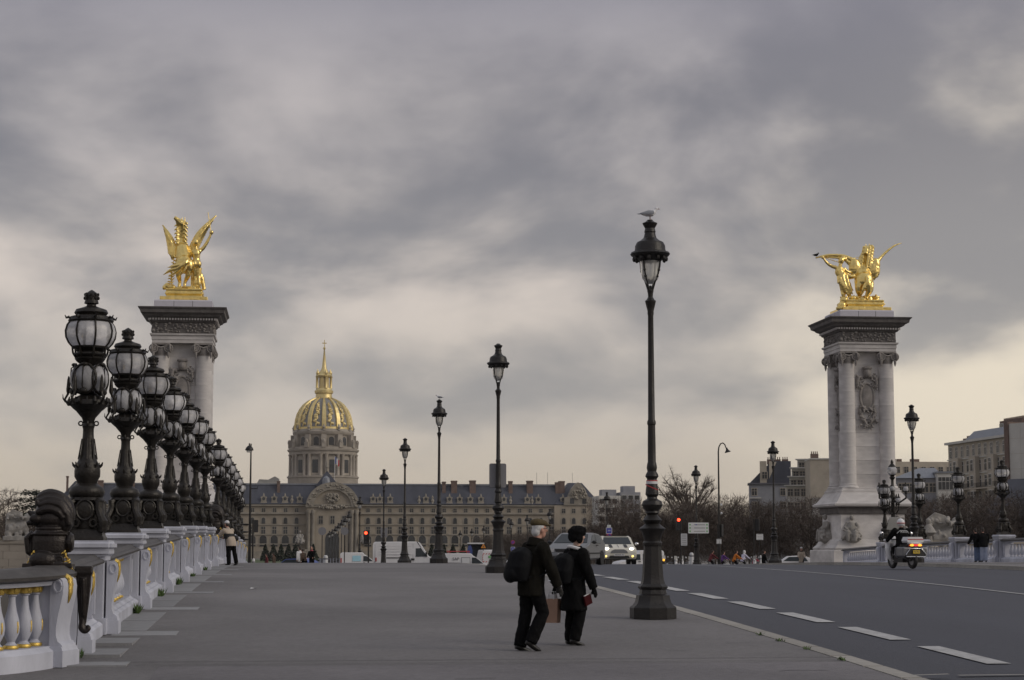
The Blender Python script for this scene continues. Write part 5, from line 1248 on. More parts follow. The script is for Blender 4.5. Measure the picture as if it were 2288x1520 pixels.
for s in (-1, 1):
    MB().box(min(s * 9, s * 95), max(s * 9, s * 95), -.4, .4, 0, 2.6).build('wall', 'palace_trim', lw, smooth=0)
    for k in range(22): MB().box(s * (10 + k * 4) - .5, s * (10 + k * 4) + .5, -.6, .6, 2.6, 3.3).build('merlon', 'palace_trim', lw, smooth=0)
# ================================================================ PEOPLE
def person(name, label, loc, rz, H=1.72, lean=4, legs=((12, 4), (-14, -34)), arms=((-12, 2, 8), (14, 26, 8)), coat='black_coat', trousers='black_trouser', hem=.80, hat=None, hatm=None, hair='hair_dark', skin='skin', bulk=1.0, vox=.022, sit=0, shoe='black_leather', nod=0, group=None, fine=False, scarf=None, flare=0, gloves=None):
    k = H / 1.72; t = thing(name, label, 'person', loc, rz, group)
    hip = Vector((0, 0, .90)); jl = []; low = 9
    for s, (a, b) in zip((-1, 1), legs):
        h = hip + Vector((s * .09, 0, 0)); kn = h + Vector((s * .01, math.sin(R(a)), -math.cos(R(a)))) * .43; an = kn + Vector((0, math.sin(R(b)), -math.cos(R(b)))) * .42
        jl.append((h, kn, an, b)); low = min(low, an.z)
    up = Vector((0, 0, (.075 - low) if not sit else sit - .90)); hip = hip + up; jl = [(h + up, q + up, a + up, b) for h, q, a, b in jl]
    ld = Vector((0, math.sin(R(lean)), math.cos(R(lean)))); neck = hip + ld * .52; ch = hip + ld * .38; sh = hip + ld * .46
    nd = Vector((0, math.sin(R(lean * .5 + nod)), math.cos(R(lean * .5 + nod)))); head = neck + nd * .20 + Vector((0, .015, 0))
    ja = []
    for s, (a, f, sp) in zip((-1, 1), arms):
        S0 = sh + Vector((s * .185 * bulk, 0, 0)); q = Vector((s * math.sin(R(sp)), math.sin(R(a)), -math.cos(R(a)))).normalized(); el = S0 + q * .29
        q2 = Vector((s * math.sin(R(sp * .3)), math.sin(R(f)), -math.cos(R(f)))).normalized(); wr = el + q2 * .25; ja.append((S0, el, wr, q2))
    def fin(mb): mb.v = [tuple(c * k for c in p) for p in mb.v]; return mb
    # body: one continuous skin surface
    b = MB()
    b.ell(head + Vector((0, 0, .01)), (.076, .096, .112), 14, 10); b.ell(head + Vector((0, .035, -.06)), (.052, .058, .06), 10, 7)
    b.ell(head + Vector((0, .105, -.01)), (.014, .025, .028), 7, 5)
    for s in (-1, 1): b.ell(head + Vector((s * .078, .0, -.01)), (.012, .02, .034), 7, 5)
    b.tube([neck - ld * .06, neck + nd * .05, head - Vector((0, .01, .05))], [.062, .056, .052], 9)
    b.tube([hip, ch, sh], [.09, .10, .08], 8); b.tube([ja[0][0], sh, ja[1][0]], .05, 7)
    for (h, q, a, _) in jl: b.tube([hip, h, q, a], [.05, .06, .045, .035], 7)
    hd = MB() if gloves else b
    for (S0, el, wr, q2) in ja:
        b.tube([S0, el, wr], [.045, .036, .028], 7); b0 = b; b = hd; side = Vector((1, 0, 0)) * (1 if S0.x > 0 else -1); fw = q2.cross(side).normalized()
        b.ell(wr + q2 * .055, (.026, .042, .048), 8, 6)
        for i in range(4):
            o = wr + q2 * .085 + fw * (.028 - .019 * i); l = (.072, .082, .076, .058)[i]
            b.tube([o - q2 * .03, o + q2 * l * .5, o + q2 * l - side * .022], [.0105, .0095, .007], 6)
        b.tube([wr + q2 * .03 + fw * .02, wr + q2 * .06 + fw * .05 - side * .01, wr + q2 * .1 + fw * .055 - side * .02], [.013, .011, .008], 6); b = b0
    if gloves:
        for q in range(2):
            n0 = len(hd.v) // 2; n1 = len(hd.f) // 2; g_ = MB(); g_.v = hd.v[q * n0:(q + 1) * n0]; g_.f = [[i - q * n0 for i in f] for f in hd.f[q * n1:(q + 1) * n1]]; g_.m = [0] * n1; g_.tube([ja[q][2] - ja[q][3] * .03, ja[q][2] + ja[q][3] * .03], [.042, .036], 9); put('glove', remesh(fin(g_), gloves, .0085, 1, 'glove'), t)
    put('body', remesh(fin(b), skin, (.0085 if fine else vox * .8), 1, 'body'), t)
    # coat
    c = MB(); hz = hip.z - (.90 - hem * 1.0) if not sit else hip.z - .1
    g = bulk; cy = lambda z: Vector((0, (z - hip.z) * math.tan(R(lean)) if z > hip.z else 0, z))
    zz = [hz, (hz + hip.z) / 2, hip.z + .05, hip.z + .22, ch.z, sh.z - .0, sh.z + .055]
    rx = [.185 + flare, .185 + flare * .5, .178, .172, .19, .175, .09]; ry = [.15 + flare, .15 + flare * .5, .145, .135, .14, .11, .075]
    c.etube([(cy(z), x * g, y * g) for z, x, y in zip(zz, rx, ry)], 18)
    c.tube([neck - ld * .05, neck + nd * .055], [.095, .082], 12)
    for (S0, el, wr, q2) in ja:
        c.ell(S0, (.08 * g, .08 * g, .08 * g), 10, 7); c.tube([S0, el, wr + q2 * .01], [.083 * g, .07 * g, .056 * g], 10)
    cm = remesh(fin(c), coat, vox * .8, 2, 'coat'); put('coat', wrinkle(cm, .010, 9) if fine else cm, t)
    p = MB(); p.ell(hip + Vector((0, 0, -.01)), (.165, .13, .14), 12, 8)
    for (h, q, a, _) in jl: p.ell(h, (.095, .105, .11), 10, 7); p.tube([h, h.lerp(q, .5), q, q.lerp(a, .4), a - Vector((0, 0, .015))], [.108, .098, .084, .088, .084], 10)
    pm = remesh(fin(p), trousers, vox * .8, 2, 'trousers'); put('trousers', wrinkle(pm, .008, 11, .7) if fine else pm, t)
    for (h, q, a, bb) in jl:
        f = MB(); tilt = R(max(-40, min(30, bb)) if bb < 0 else bb * .3); M = Matrix.Rotation(tilt, 3, 'X'); V = lambda y, z: a + M @ Vector((0, y, z))
        f.tube([V(-.065, -.035), V(-.02, -.03), V(.07, -.045), (V(.165, -.055)), V(.195, -.058)], [.034, .045, .044, .036, .018], 10, flat=((0, 0, 1), .85)); f.tube([a + Vector((0, 0, .05)), V(0, -.03)], [.05, .045], 9)
        put('shoe', remesh(fin(f), shoe, vox * .6, 1, 'shoe'), t)
    if hat != 'helmet' and hat != 'hood' and hat != 'fur':
        hm = MB(); hm.ell(head + Vector((0, -.018, .03)), (.084, .094, .098), 14, 9); hm.ell(head + Vector((0, -.055, -.03)), (.074, .06, .075), 12, 8); put('hair', remesh(fin(hm), hair, vox * .6, 1, 'hair'), t)
    hc = MB()
    if hat == 'cap':
        hc.ell(head + Vector((0, -.01, .085)), (.098, .128, .055), 16, 8); hc.ell(head + Vector((0, -.03, .10)), (.09, .105, .05), 14, 8); hc.tube([head + Vector((-.06, .07, .06)), head + Vector((0, .16, .052)), head + Vector((.06, .07, .06))], [.025, .028, .025], 8, flat=((0, 0, 1), .5)); hc.ell(head + Vector((0, .10, .062)), (.075, .075, .016), 12, 6)
    elif hat == 'fur':
        hc.ell(head + Vector((0, -.015, .07)), (.125, .14, .095), 14, 9); hc.ell(head + Vector((0, .07, .10)), (.10, .06, .055), 12, 7); hc.ell(head + Vector((0, -.09, .0)), (.095, .07, .09), 12, 8)
        for s in (-1, 1): hc.ell(head + Vector((s * .085, -.015, -.02)), (.035, .06, .09), 10, 7)
        rq = random.Random(3)
        for i in range(70): a = rq.uniform(0, 6.28); e = rq.uniform(-.3, 1.3); hc.ell(head + Vector((.115 * math.cos(a) * math.cos(e), -.015 + .13 * math.sin(a) * math.cos(e), .07 + .09 * math.sin(e))), rq.uniform(.012, .024), 6, 4)
    elif hat == 'hood': hc.ell(head + Vector((0, -.02, .01)), (.11, .125, .145), 14, 9); hc.tube([neck, neck + nd * .1], [.11, .1], 10)
    elif hat == 'helmet': hc.ell(head + Vector((0, -.01, .02)), (.132, .155, .15), 18, 12)
    elif hat == 'beanie': hc.ell(head + Vector((0, -.015, .06)), (.092, .108, .085), 12, 8)
    elif hat == 'brim': hc.lathe([(.17, .045), (.17, .055), (.1, .06), (.095, .12), (.05, .14)], 14, c=head)
    if hc.v: put('hat', remesh(fin(hc), hatm, vox * .55, 1, 'hat'), t)
    if scarf:
        sc = MB(); sc.torus(neck + nd * .03, .085, .032, 'z', 16, 8); put('scarf', sc_ := remesh(fin(sc), scarf, vox * .6, 1, 'scarf'), t)
    t['_j'] = 0; del t['_j']
    return t, dict(head=head * k, neck=neck * k, hip=hip * k, sh=sh * k, ch=ch * k, ld=ld, hands=[tuple((j[2] + j[3] * .09) * k) for j in ja], arms=ja, k=k)
# --- the walking couple in the foreground
def ground_at(px, Y): return (xat(px, Y), Y, zs(Y))
# man: walking to the right and away
MY = 25.7; mrz = R(-70)
man, J = person('person', 'man in tweed flat cap and dark jacket walking with a black backpack', (xat(1186, MY), MY, zs(MY)), mrz, H=1.74, lean=9, legs=((-4, -12), (18, -26)), arms=((-14, 2, 6), (20, 24, 10)), coat='olive_coat', hem=.72, hat='cap', hatm='tweed', hair='hair_white', bulk=1.14, vox=.016, nod=6, fine=True, gloves='black_leather')
h = J['head']
for s in (-1, 1): MB().ell(h + Vector((s * .03, .088, .012)), (.010, .008, .007), 8, 5).build('eye', 'ink', man)
gl = MB(); [gl.torus(h + Vector((s * .034, .098, .01)), .024, .003, 'y', 14, 4) for s in (-1, 1)]; gl.tube([h + Vector((.06, .095, .012)), h + Vector((.08, .0, .015))], .003, 4); gl.build('glasses', 'chrome', man)
mb = MB(); mb.ell(h + Vector((0, .088, -.062)), (.022, .008, .006), 8, 5); mb.build('mouth', 'maroon_cloth', man)
cl = MB(); cl.tube([J['neck'] + Vector((0, -.015, -.04)), J['neck'] + Vector((0, .0, .03)), J['neck'] + Vector((0, .012, .08))], [.14, .118, .104], 18); put('collar', remesh(cl, 'olive_coat', .012, 1, 'collar'), man)
def backpack(label, t, J, rz, loc, sc=1, patch=True):
    b = thing('backpack', label, 'backpack', loc, rz, None, J['k'] * sc); c = (J['ch'] / J['k']) - J['ld'] * .07 + Vector((0, J['ld'].z, -J['ld'].y)) * .035; ld = J['ld']; back = Vector((0, -ld.z, ld.y))
    mb = MB(); P = lambda u, d, s=0: c + ld * u + back * d + Vector((s, 0, 0))
    mb.tube([P(-.33, .24), P(-.18, .27), P(.0, .24), P(.10, .20)], [.13, .17, .165, .10], 14)
    for s in (-.08, .08): mb.tube([P(-.32, .24, s), P(-.15, .26, s), P(.03, .23, s), P(.10, .19, s)], [.10, .14, .13, .08], 12)
    mb.ell(P(-.25, .36), (.15, .08, .12), 12, 8)
    put('pack_body', remesh(mb, 'pack_nylon', .014, 2, 'pack_body'), b)
    st = MB()
    for s in (-1, 1): st.tube([P(.10, .14, s * .09), P(.15, .03, s * .12), P(.09, -.13, s * .125), P(-.1, -.16, s * .14), P(-.22, .0, s * .2), P(-.26, .16, s * .14)], .022, 6, flat=((0, 1, 0), .6))
    st.build('strap', 'pack_nylon', b)
    if patch: MB().ell(P(-.09, .405, -.03), (.052, .012, .024), 14, 6, Matrix.Rotation(R(-14), 3, 'Y')).build('label_patch', 'white_cloth', b)
    else: MB().tube([P(-.3, .45, -.03), P(-.31, .45, .06)], .008, 5).build('zip_pull', 'chrome', b)
    return b
backpack('black backpack with a white oval patch on the man in the flat cap', man, J, mrz, man.location)
WY = 26.6; wrz = R(-70)
woman, K2 = person('person', 'woman in black fur hat and long black coat walking beside the man', (xat(1281, WY), WY, zs(WY)), wrz, H=1.60, lean=6, legs=((2, -4), (9, -14)), arms=((-26, -18, 12), (14, 20, 8)), coat='black_coat', hem=.50, hat='fur', hatm='black_wool', bulk=1.10, vox=.016, flare=.03, fine=True, skin='skin_pale', gloves='black_wool')
h = K2['head']
for s in (-1, 1): MB().ell(h + Vector((s * .03, .088, .012)), (.010, .008, .007), 8, 5).build('eye', 'ink', woman)
mb = MB(); mb.ell(h + Vector((0, .088, -.062)), (.02, .008, .006), 8, 5); mb.build('mouth', 'maroon_cloth', woman)
n_ = K2['neck']; mb = MB(); mb.tube([n_ + Vector((.10 * math.cos(a), .105 * math.sin(a) - .01, .01 - .035 * math.sin(a))) for a in [R(q) for q in range(0, 361, 24)]], .026, 8); mb.build('scarf', 'white_cloth', woman)
backpack('plain black backpack on the woman in the fur hat', woman, K2, wrz, woman.location, 1, False)
# shopping bags
hp = Matrix.Rotation(wrz, 3, 'Z') @ Vector(K2['hands'][0]) + woman.location
bag = thing('paper_bag', 'brown paper carrier bag hanging between the couple', 'bag', (hp.x - .03, hp.y - .02, hp.z - .44), R(-35))
b = MB().add([(-.10, -.055, 0), (.10, -.055, 0), (.10, .055, 0), (-.10, .055, 0), (-.115, -.06, .34), (.115, -.06, .34), (.115, .06, .34), (-.115, .06, .34)], [(0, 3, 2, 1), (0, 1, 5, 4), (1, 2, 6, 5), (2, 3, 7, 6), (3, 0, 4, 7)]); b.build('bag_body', 'kraft', bag, smooth=0)
mb = MB(); [mb.tube([(-.05, s * .06, .33), (-.04, s * .03, .44), (.04, s * .03, .44), (.05, s * .06, .33)], .006, 5) for s in (-1, 1)]; mb.box(-.06, .06, -.03, .03, .30, .40); mb.build('bag_contents', 'white_cloth', bag)
hp = Matrix.Rotation(wrz, 3, 'Z') @ Vector(K2['hands'][1]) + woman.location
fol = thing('red_folder', 'dark red folder carried at the woman\'s right hand', 'folder', (hp.x - .10, hp.y + .0, hp.z - .12), R(-50)); MB().box(-.015, .015, -.07, .07, -.04, .10, Matrix.Rotation(R(18), 4, 'X')).build('cover', 'folder_red', fol, smooth=0); MB().box(-.009, .009, -.062, .073, -.033, .106, Matrix.Rotation(R(18), 4, 'X') @ Matrix.Translation((.0, .003, .003))).build('pages', 'white_cloth', fol, smooth=0)
# --- everybody else
SM = dict(vox=.035)
person('person', 'person in beige jacket with black bag leaning on the left parapet', (xat(517, 71.5), 71.5, zs(71.5)), R(48), H=1.66, lean=24, legs=((6, -2), (-10, -16)), arms=((50, 70, 6), (40, 78, 6)), coat='beige_cloth', hem=.72, hat='beanie', hatm='white_cloth', bulk=1.15, vox=.025)
t = thing('shoulder_bag', 'black bag slung round the person leaning on the parapet', 'bag', (xat(517, 71.5), 71.5, zs(71.5)), R(48)); mb = MB().lathe([(.20, -.10), (.225, -.09), (.225, .09), (.2, .10)], 16, c=(0, .12, 1.08), sy=.85); mb.ell((.2, -.02, 1.0), (.1, .14, .12), 10, 7); mb.build('bag_body', 'black_plastic', t)
def walker(px, Y, label, rz, **kw): a = dict(SM); a.update(kw); return person('person', label, (xat(px, Y), Y, zs(Y) if Y < 126 else zr(Y)), R(rz), **a)
walker(671, 131, 'person in white jacket with dark vest standing beyond the crest', 20, coat='white_cloth', hem=.7, hair='hair_dark')
walker(681, 130, 'person in brown coat bending towards the red-jacketed one', 40, coat='brown_cloth', lean=24, H=1.6)
walker(697, 130, 'person in red top and black coat left of the white vans', 160, coat='black_coat', hem=.35, scarf='pink_cloth', arms=((30, 60, 6), (30, 60, 6)))
walker(2184, 93, 'dark-clothed person with blue jeans at the right parapet', 10, coat='black_coat', trousers='jeans', hem=.74, lean=16, arms=((30, 50, 8), (30, 50, 8)), H=1.7, bulk=1.15, legs=((4, 0), (-3, -5)))
walker(2198, 92.6, 'person in pale jeans and black jacket at the right parapet', -10, coat='black_coat', trousers='jeans_pale', hem=.74, lean=14, arms=((30, 50, 8), (30, 50, 8)), H=1.72, bulk=1.2, legs=((4, 0), (-3, -5)))
walker(1790, 134, 'person in pale coat and hat standing left of the right pylon', 170, coat='beige_cloth', hem=.66, hat='brim', hatm='white_cloth', scarf='black_wool', arms=((20, 80, 8), (20, 80, 8)))
walker(1706, 150, 'pedestrian in dark coat right of the cyclists', -80, coat='black_coat', hem=.5, hair='brown_cloth')
walker(1828, 138, 'person in white shirt half hidden by the pylon base', 180, coat='white_cloth')
walker(613, 150, 'person in brown jacket low behind the crest left of the group', 60, coat='brown_cloth', H=1.55)
walker(597, 152, 'person in dark red jacket behind the crest far left', 90, coat='maroon_cloth', H=1.5)
# cyclists
def bicycle(px, Y, rz, label, frame='ink'):
    t = thing('bicycle', label, 'bicycle', (xat(px, Y), Y, zr(Y)), R(rz))
    for y in (-.52, .52):
        w = MB().torus((0, y, .34), .33, .018, 'x', 24, 5).build('wheel', 'rubber', t); sp = MB()
        for k in range(8): a = k * .785; sp.tube([(0, y, .34), (0, y + .33 * math.cos(a), .34 + .33 * math.sin(a))], .004, 3)
        sp.build('spokes', 'chrome', w)
    f = MB(); f.tube([(0, -.52, .34), (0, -.05, .30), (0, .42, .78)], .018, 5); f.tube([(0, -.05, .30), (0, -.18, .85)], .016, 5); f.tube([(0, -.14, .72), (0, .42, .80)], .018, 5); f.tube([(0, -.52, .34), (0, -.15, .72)], .012, 5); f.tube([(0, .52, .34), (0, .40, .95)], .016, 5); f.build('frame', frame, t)
    h = MB(); h.tube([(-.28, .30, 1.0), (-.1, .42, 1.02), (.1, .42, 1.02), (.28, .30, 1.0)], .014, 5); h.build('handlebar', 'chrome', t)
    MB().ell((0, -.2, .88), (.08, .13, .04), 10, 6).build('saddle', 'black_plastic', t)
    MB().box(-.05, .05, -.9, -.35, .55, .70).build('mudguard', 'sign_white', t, smooth=0)
    return t
for px, Y, rz, coat, hat, hm, lab, H in ((1586, 152, -70, 'maroon_cloth', None, None, 'dark red jacket', 1.75), (1611, 156, -75, 'purple_cloth', None, None, 'purple and maroon top', 1.68), (1639, 150, -80, 'orange_cloth', None, None, 'orange jacket', 1.70), (1658, 153, -60, 'lilac_cloth', 'hood', 'white_cloth', 'white hooded jacket', 1.74), (1683, 155, -80, 'pink_cloth', 'beanie', 'ink', 'pink jacket, smallest rider', 1.4)):
    bicycle(px, Y, rz, 'bicycle ridden by the cyclist in ' + lab)
    walker(px, Y, 'cyclist in ' + lab + ' beyond the crest', rz, coat=coat, hat=hat, hatm=hm, lean=24, sit=.98, legs=((62, -8), (35, -20)), arms=((50, 62, 12), (50, 62, 12)), H=H)
# ================================================================ VEHICLES
TYRE = MB().lathe([(.20, -.10), (.30, -.105), (.315, -.08), (.32, 0), (.315, .08), (.30, .105), (.20, .10)], 20, M=Matrix.Rotation(R(90), 4, 'Y')).mesh('tyre', 'rubber', 40)
RIM = MB().lathe([(.20, -.09), (.17, -.07), (.05, -.06), (.05, .06), (.17, .07), (.20, .09)], 14, M=Matrix.Rotation(R(90), 4, 'Y')).mesh('rim', 'rim', 30)
def vehicle(name, cat, label, px, Y, rz, prof, w, belt, tum, paint, wheels, wr=1.0, z=None, bevel=.05):
    """prof: side outline (y, z) front = +y; belt: height where the sides lean in"""
    t = thing(name, label, cat, (xat(px, Y), Y, z if z is not None else zr(Y) + .02), R(rz))
    tp = lambda zz: 1 - max(0, zz - belt) * tum - max(0, .35 - zz) * .12
    me = MB().prism(prof, 'x', -w, w, tp).mesh('body', paint, 0)
    bm = bmesh.new(); bm.from_mesh(me); bmesh.ops.bevel(bm, geom=[e for e in bm.edges if e.calc_face_angle(0) > .2], offset=bevel, segments=3, affect='EDGES', clamp_overlap=True); bm.to_mesh(me); bm.free()
    me.polygons.foreach_set('use_smooth', [True] * len(me.polygons)); me.set_sharp_from_angle(angle=R(50))
    put('body', me, t)
    for s in (-1, 1):
        for y in wheels:
            mb = MB().lathe([(.36 * wr, -.012), (.36 * wr, .012)], 20, c=(0, 0, 0), M=Matrix.Translation((s * w * tp(.35) + s * .002, y, .32 * wr)) @ Matrix.Rotation(R(90), 4, 'Y')); mb.build('wheel_arch', 'black_plastic', t)
            q = put('wheel', TYRE, t, (s * (w - .08), y, .32 * wr), scale=(wr,) * 3); put('rim', RIM, q)
    def side(nm, m, poly, off=.012):
        for s in (-1, 1):
            mb = MB(); n = len(poly); mb.add([(s * (w * tp(b) + off), a, b) for a, b in poly] + [(s * (w * tp(b) - .03), a, b) for a, b in poly], [tuple(range(n))] + [(i, (i + 1) % n, (i + 1) % n + n, i + n) for i in range(n)]); mb.build(nm, m, t, smooth=0)
    def cross(nm, m, a, b, wa, wb, off=.012):
        A, B = Vector((0, *a)), Vector((0, *b)); d = (B - A).normalized(); nrm = Vector((0, d.z, -d.y))
        if nrm.y * (1 if (a[0] + b[0]) > 0 else -1) < 0: nrm = -nrm
        vs = [(-wa, *(A + nrm * off).yz), (wa, *(A + nrm * off).yz), (wb, *(B + nrm * off).yz), (-wb, *(B + nrm * off).yz)]
        vs2 = [(-wa, *(A - nrm * .03).yz), (wa, *(A - nrm * .03).yz), (wb, *(B - nrm * .03).yz), (-wb, *(B - nrm * .03).yz)]
        return MB().add(vs + vs2, [(0, 1, 2, 3), (0, 1, 5, 4), (1, 2, 6, 5), (2, 3, 7, 6), (3, 0, 4, 7)]).build(nm, m, t, smooth=0)
    return t, side, cross
def plate(t, s, y, z, rot=0, m='plate_white', w=.26, tm='ink'):
    p = MB().box(-w, w, -.012, .012, -.055, .055).build('number_plate', m, t, (0, y, z), smooth=0)
    me = text_mesh(s, .085, tm, .002); sg = 1 if y > 0 else -1
    put('plate_text', me, p, (0, sg * .016, 0), (R(90), 0, R(180) if sg > 0 else 0))
# white and cream small car with bonnet stripes, coming towards us
prof = [(-1.75, .28), (1.62, .26), (1.80, .34), (1.84, .55), (1.78, .74), (1.62, .84), (.82, .98), (.20, 1.36), (-.1, 1.41), (-1.35, 1.40), (-1.58, 1.30), (-1.78, .90), (-1.80, .50)]
t, side, cross = vehicle('car', 'car', 'white small car with black bonnet stripes and lit round headlights', 1375, 91, 176, prof, .84, .88, .30, 'cream_paint', (-1.18, 1.18), .95)
cross('windscreen', 'car_glass', (.78, 1.01), (.22, 1.34), .70, .60); side('side_window', 'car_glass', [(.55, .96), (-.1, .96), (-.1, 1.30), (.14, 1.30)]); side('side_window', 'car_glass', [(-.16, .96), (-1.3, .96), (-1.3, 1.3), (-.16, 1.31)])
MB().box(-.56, .56, -1.4, .10, 1.405, 1.43).build('roof_panel', 'coping', t, smooth=0)
for s in (-1, 1):
    M = Matrix.Rotation(R(9.5), 4, 'X')
    cross('bonnet_stripe', 'black_plastic', (1.58, .86), (.86, .985), .001, .001)
    mb = MB().box(s * .36 - .075, s * .36 + .075, 0, .76, 0, .012, Matrix.Translation((0, .84, .985)) @ Matrix.Rotation(R(-10), 4, 'X')); mb.build('bonnet_stripe', 'black_plastic', t, smooth=0)
    MB().ell((s * .60, 1.70, .74), (.125, .06, .135), 16, 9).build('headlight', 'head_light', t); MB().torus((s * .60, 1.73, .74), .13, .014, 'y', 18, 5).build('headlight_ring', 'chrome', t)
    MB().ell((s * .64, 1.80, .44), (.065, .05, .06), 10, 7).build('fog_light', 'fog_light', t)
    MB().ell((s * .98, .55, 1.02), (.10, .06, .075), 12, 8).build('mirror', 'chrome', t)
MB().prism([(-.42, .58), (.42, .58), (.36, .70), (.22, .76), (-.22, .76), (-.36, .70)], 'y', 1.80, 1.835).build('grille', 'silver_paint', t, smooth=0)
MB().prism([(-.50, .34), (.50, .34), (.44, .46), (-.44, .46)], 'y', 1.82, 1.862).build('lower_grille', 'black_plastic', t, smooth=0); plate(t, '942 RAL 75', 1.875, .50)
# silver-grey hatchback turning towards us
prof = [(-1.95, .30), (1.95, .26), (2.08, .36), (2.10, .56), (2.02, .70), (1.85, .80), (.98, .96), (.15, 1.38), (-.4, 1.43), (-1.4, 1.37), (-1.98, .98), (-2.02, .55)]
t, side, cross = vehicle('car', 'car', 'silver grey hatchback partly hidden behind the woman', 1287, 82, 157, prof, .86, .92, .32, 'silver_paint', (-1.28, 1.30), .98)
cross('windscreen', 'car_glass', (.94, .99), (.18, 1.36), .74, .60); side('side_window', 'car_glass', [(.72, .98), (-.3, .98), (-.3, 1.35), (.1, 1.33)]); side('side_window', 'car_glass', [(-.36, .98), (-1.3, .99), (-1.2, 1.32), (-.36, 1.36)])
for s in (-1, 1):
    MB().prism([(s * .44, .60), (s * .78, .62), (s * .76, .76), (s * .46, .74)][::s], 'y', 2.0, 2.085).build('headlight', 'lamp_off', t, smooth=0); MB().ell((s * 1.0, .70, 1.02), (.11, .06, .075), 10, 7).build('mirror', 'black_plastic', t)
MB().prism([(-.36, .60), (.36, .60), (.42, .73), (-.42, .73)], 'y', 2.02, 2.09).build('grille', 'black_plastic', t, smooth=0); MB().box(-.78, .78, 2.02, 2.115, .28, .42).build('bumper', 'black_plastic', t, smooth=0); plate(t, '375 PXN 92', 2.13, .48)
side('door_handle', 'black_plastic', [(-.55, .86), (-.35, .86), (-.35, .90), (-.55, .90)], .025); side('rubbing_strip', 'black_plastic', [(-1.5, .52), (1.2, .52), (1.2, .57), (-1.5, .57)], .02)
# tall white panel van side on
prof = [(-2.5, .42), (2.45, .36), (2.62, .55), (2.62, .92), (2.48, 1.12), (1.78, 1.30), (1.28, 2.06), (1.05, 2.40), (.75, 2.46), (-2.4, 2.44), (-2.52, 2.3)]
t, side, cross = vehicle('van', 'van', 'large high-roofed white panel van crossing behind the lamp posts', 906, 150, -88, prof, .98, 1.2, .08, 'white_paint', (-1.55, 1.75), 1.1)
side('cab_window', 'car_glass', [(1.62, 1.28), (.72, 1.28), (.72, 1.92), (1.14, 1.95)]); cross('windscreen', 'car_glass', (1.74, 1.36), (1.32, 2.02), .86, .78)
side('door_seam', 'sign_grey', [(.52, .55), (.50, .55), (.50, 2.3), (.52, 2.3)]); side('rub_strip', 'black_plastic', [(-1.6, 1.16), (-.5, 1.16), (-.5, 1.22), (-1.6, 1.22)]); side('roof_seam', 'black_plastic', [(.86, 2.44), (.80, 2.44), (1.12, 1.98), (1.16, 1.98)]); side('door_handle', 'black_plastic', [(.62, 1.0), (.36, 1.0), (.36, 1.14), (.62, 1.14)], .03); side('tail_lamp', 'red_plastic', [(-2.46, .9), (-2.36, .9), (-2.36, 1.2), (-2.46, 1.2)])
for s in (-1, 1): MB().box(s * 1.0 - .06, s * 1.0 + .06, 1.5, 1.62, 1.28, 1.62).build('mirror', 'black_plastic', t, smooth=0); MB().ell((s * .72, 2.56, .95), (.16, .08, .10), 10, 7).build('headlight', 'lamp_off', t)
for k in range(4): side('body_rib', 'white_paint', [(-2.2, 1.45 + .22 * k), (.4, 1.45 + .22 * k), (.4, 1.47 + .22 * k), (-2.2, 1.47 + .22 * k)], .02)
# smaller white vans
def small_van(px, Y, rz, label, glass, text=None, rack=False, z=None):
    prof = [(-1.95, .34), (1.9, .32), (2.05, .45), (2.03, .72), (1.9, .86), (1.12, 1.02), (.46, 1.50), (.22, 1.62), (.1, 1.80), (-1.85, 1.80), (-1.98, 1.66)]
    t, side, cross = vehicle('van', 'van', label, px, Y, rz, prof, .84, 1.0, .12, 'white_paint', (-1.3, 1.3), .95, z)
    side('cab_window', 'car_glass', [(1.02, 1.02), (.12, 1.02), (.12, 1.48), (.42, 1.48)]); cross('windscreen', 'car_glass', (1.08, 1.06), (.50, 1.47), .72, .64)
    if glass: side('side_window', 'cyan_print' if glass == 2 else 'car_glass', [(-.1, 1.02), (-.85, 1.02), (-.85, 1.52), (-.1, 1.52)])
    else: side('panel_outline', 'sign_grey', [(.0, .92), (-.72, .92), (-.72, 1.5), (.0, 1.5)]); side('panel', 'sign_white', [(-.05, .97), (-.67, .97), (-.67, 1.45), (-.05, 1.45)], .02)
    side('tail_lamp', 'red_plastic', [(-1.93, .8), (-1.82, .8), (-1.82, 1.3), (-1.93, 1.3)]); side('door_handle', 'black_plastic', [(.3, .86), (.1, .86), (.1, .91), (.3, .91)], .03)
    if text: put('lettering', text_mesh(text, .32, 'ink'), t, (.845, -1.15, 1.36), (R(90), 0, R(90)))
    if text: put('fine_print', MB().box(.84, .858, -1.75, -.8, 1.1, 1.115).mesh('fine_print', 'sign_grey', 0), t)
    if rack:
        r = MB(); [r.tube([(x, -1.7, 1.95), (x, .0, 1.95)], .03, 5) for x in (-.6, 0, .6)]; [r.tube([(-.65, y, 1.95), (.65, y, 1.95)], .03, 5) for y in (-1.6, -.8, -.1)]; [r.tube([(s * .65, y, 1.78), (s * .65, y, 2.02)], .03, 5) for s in (-1, 1) for y in (-1.6, -.1)]; r.build('roof_rack', 'red_print', t)
    return t
small_van(809, 172, -92, 'small white van with pale green side window left of the large van', 2)
small_van(1048, 148, -88, 'small white van with a roof rack and lettering between two lamp posts', 0, 'SAP', True, zr(148) - .28)
small_van(1426, 153, 100, 'white van mostly hidden behind the tallest lamp post', 1)
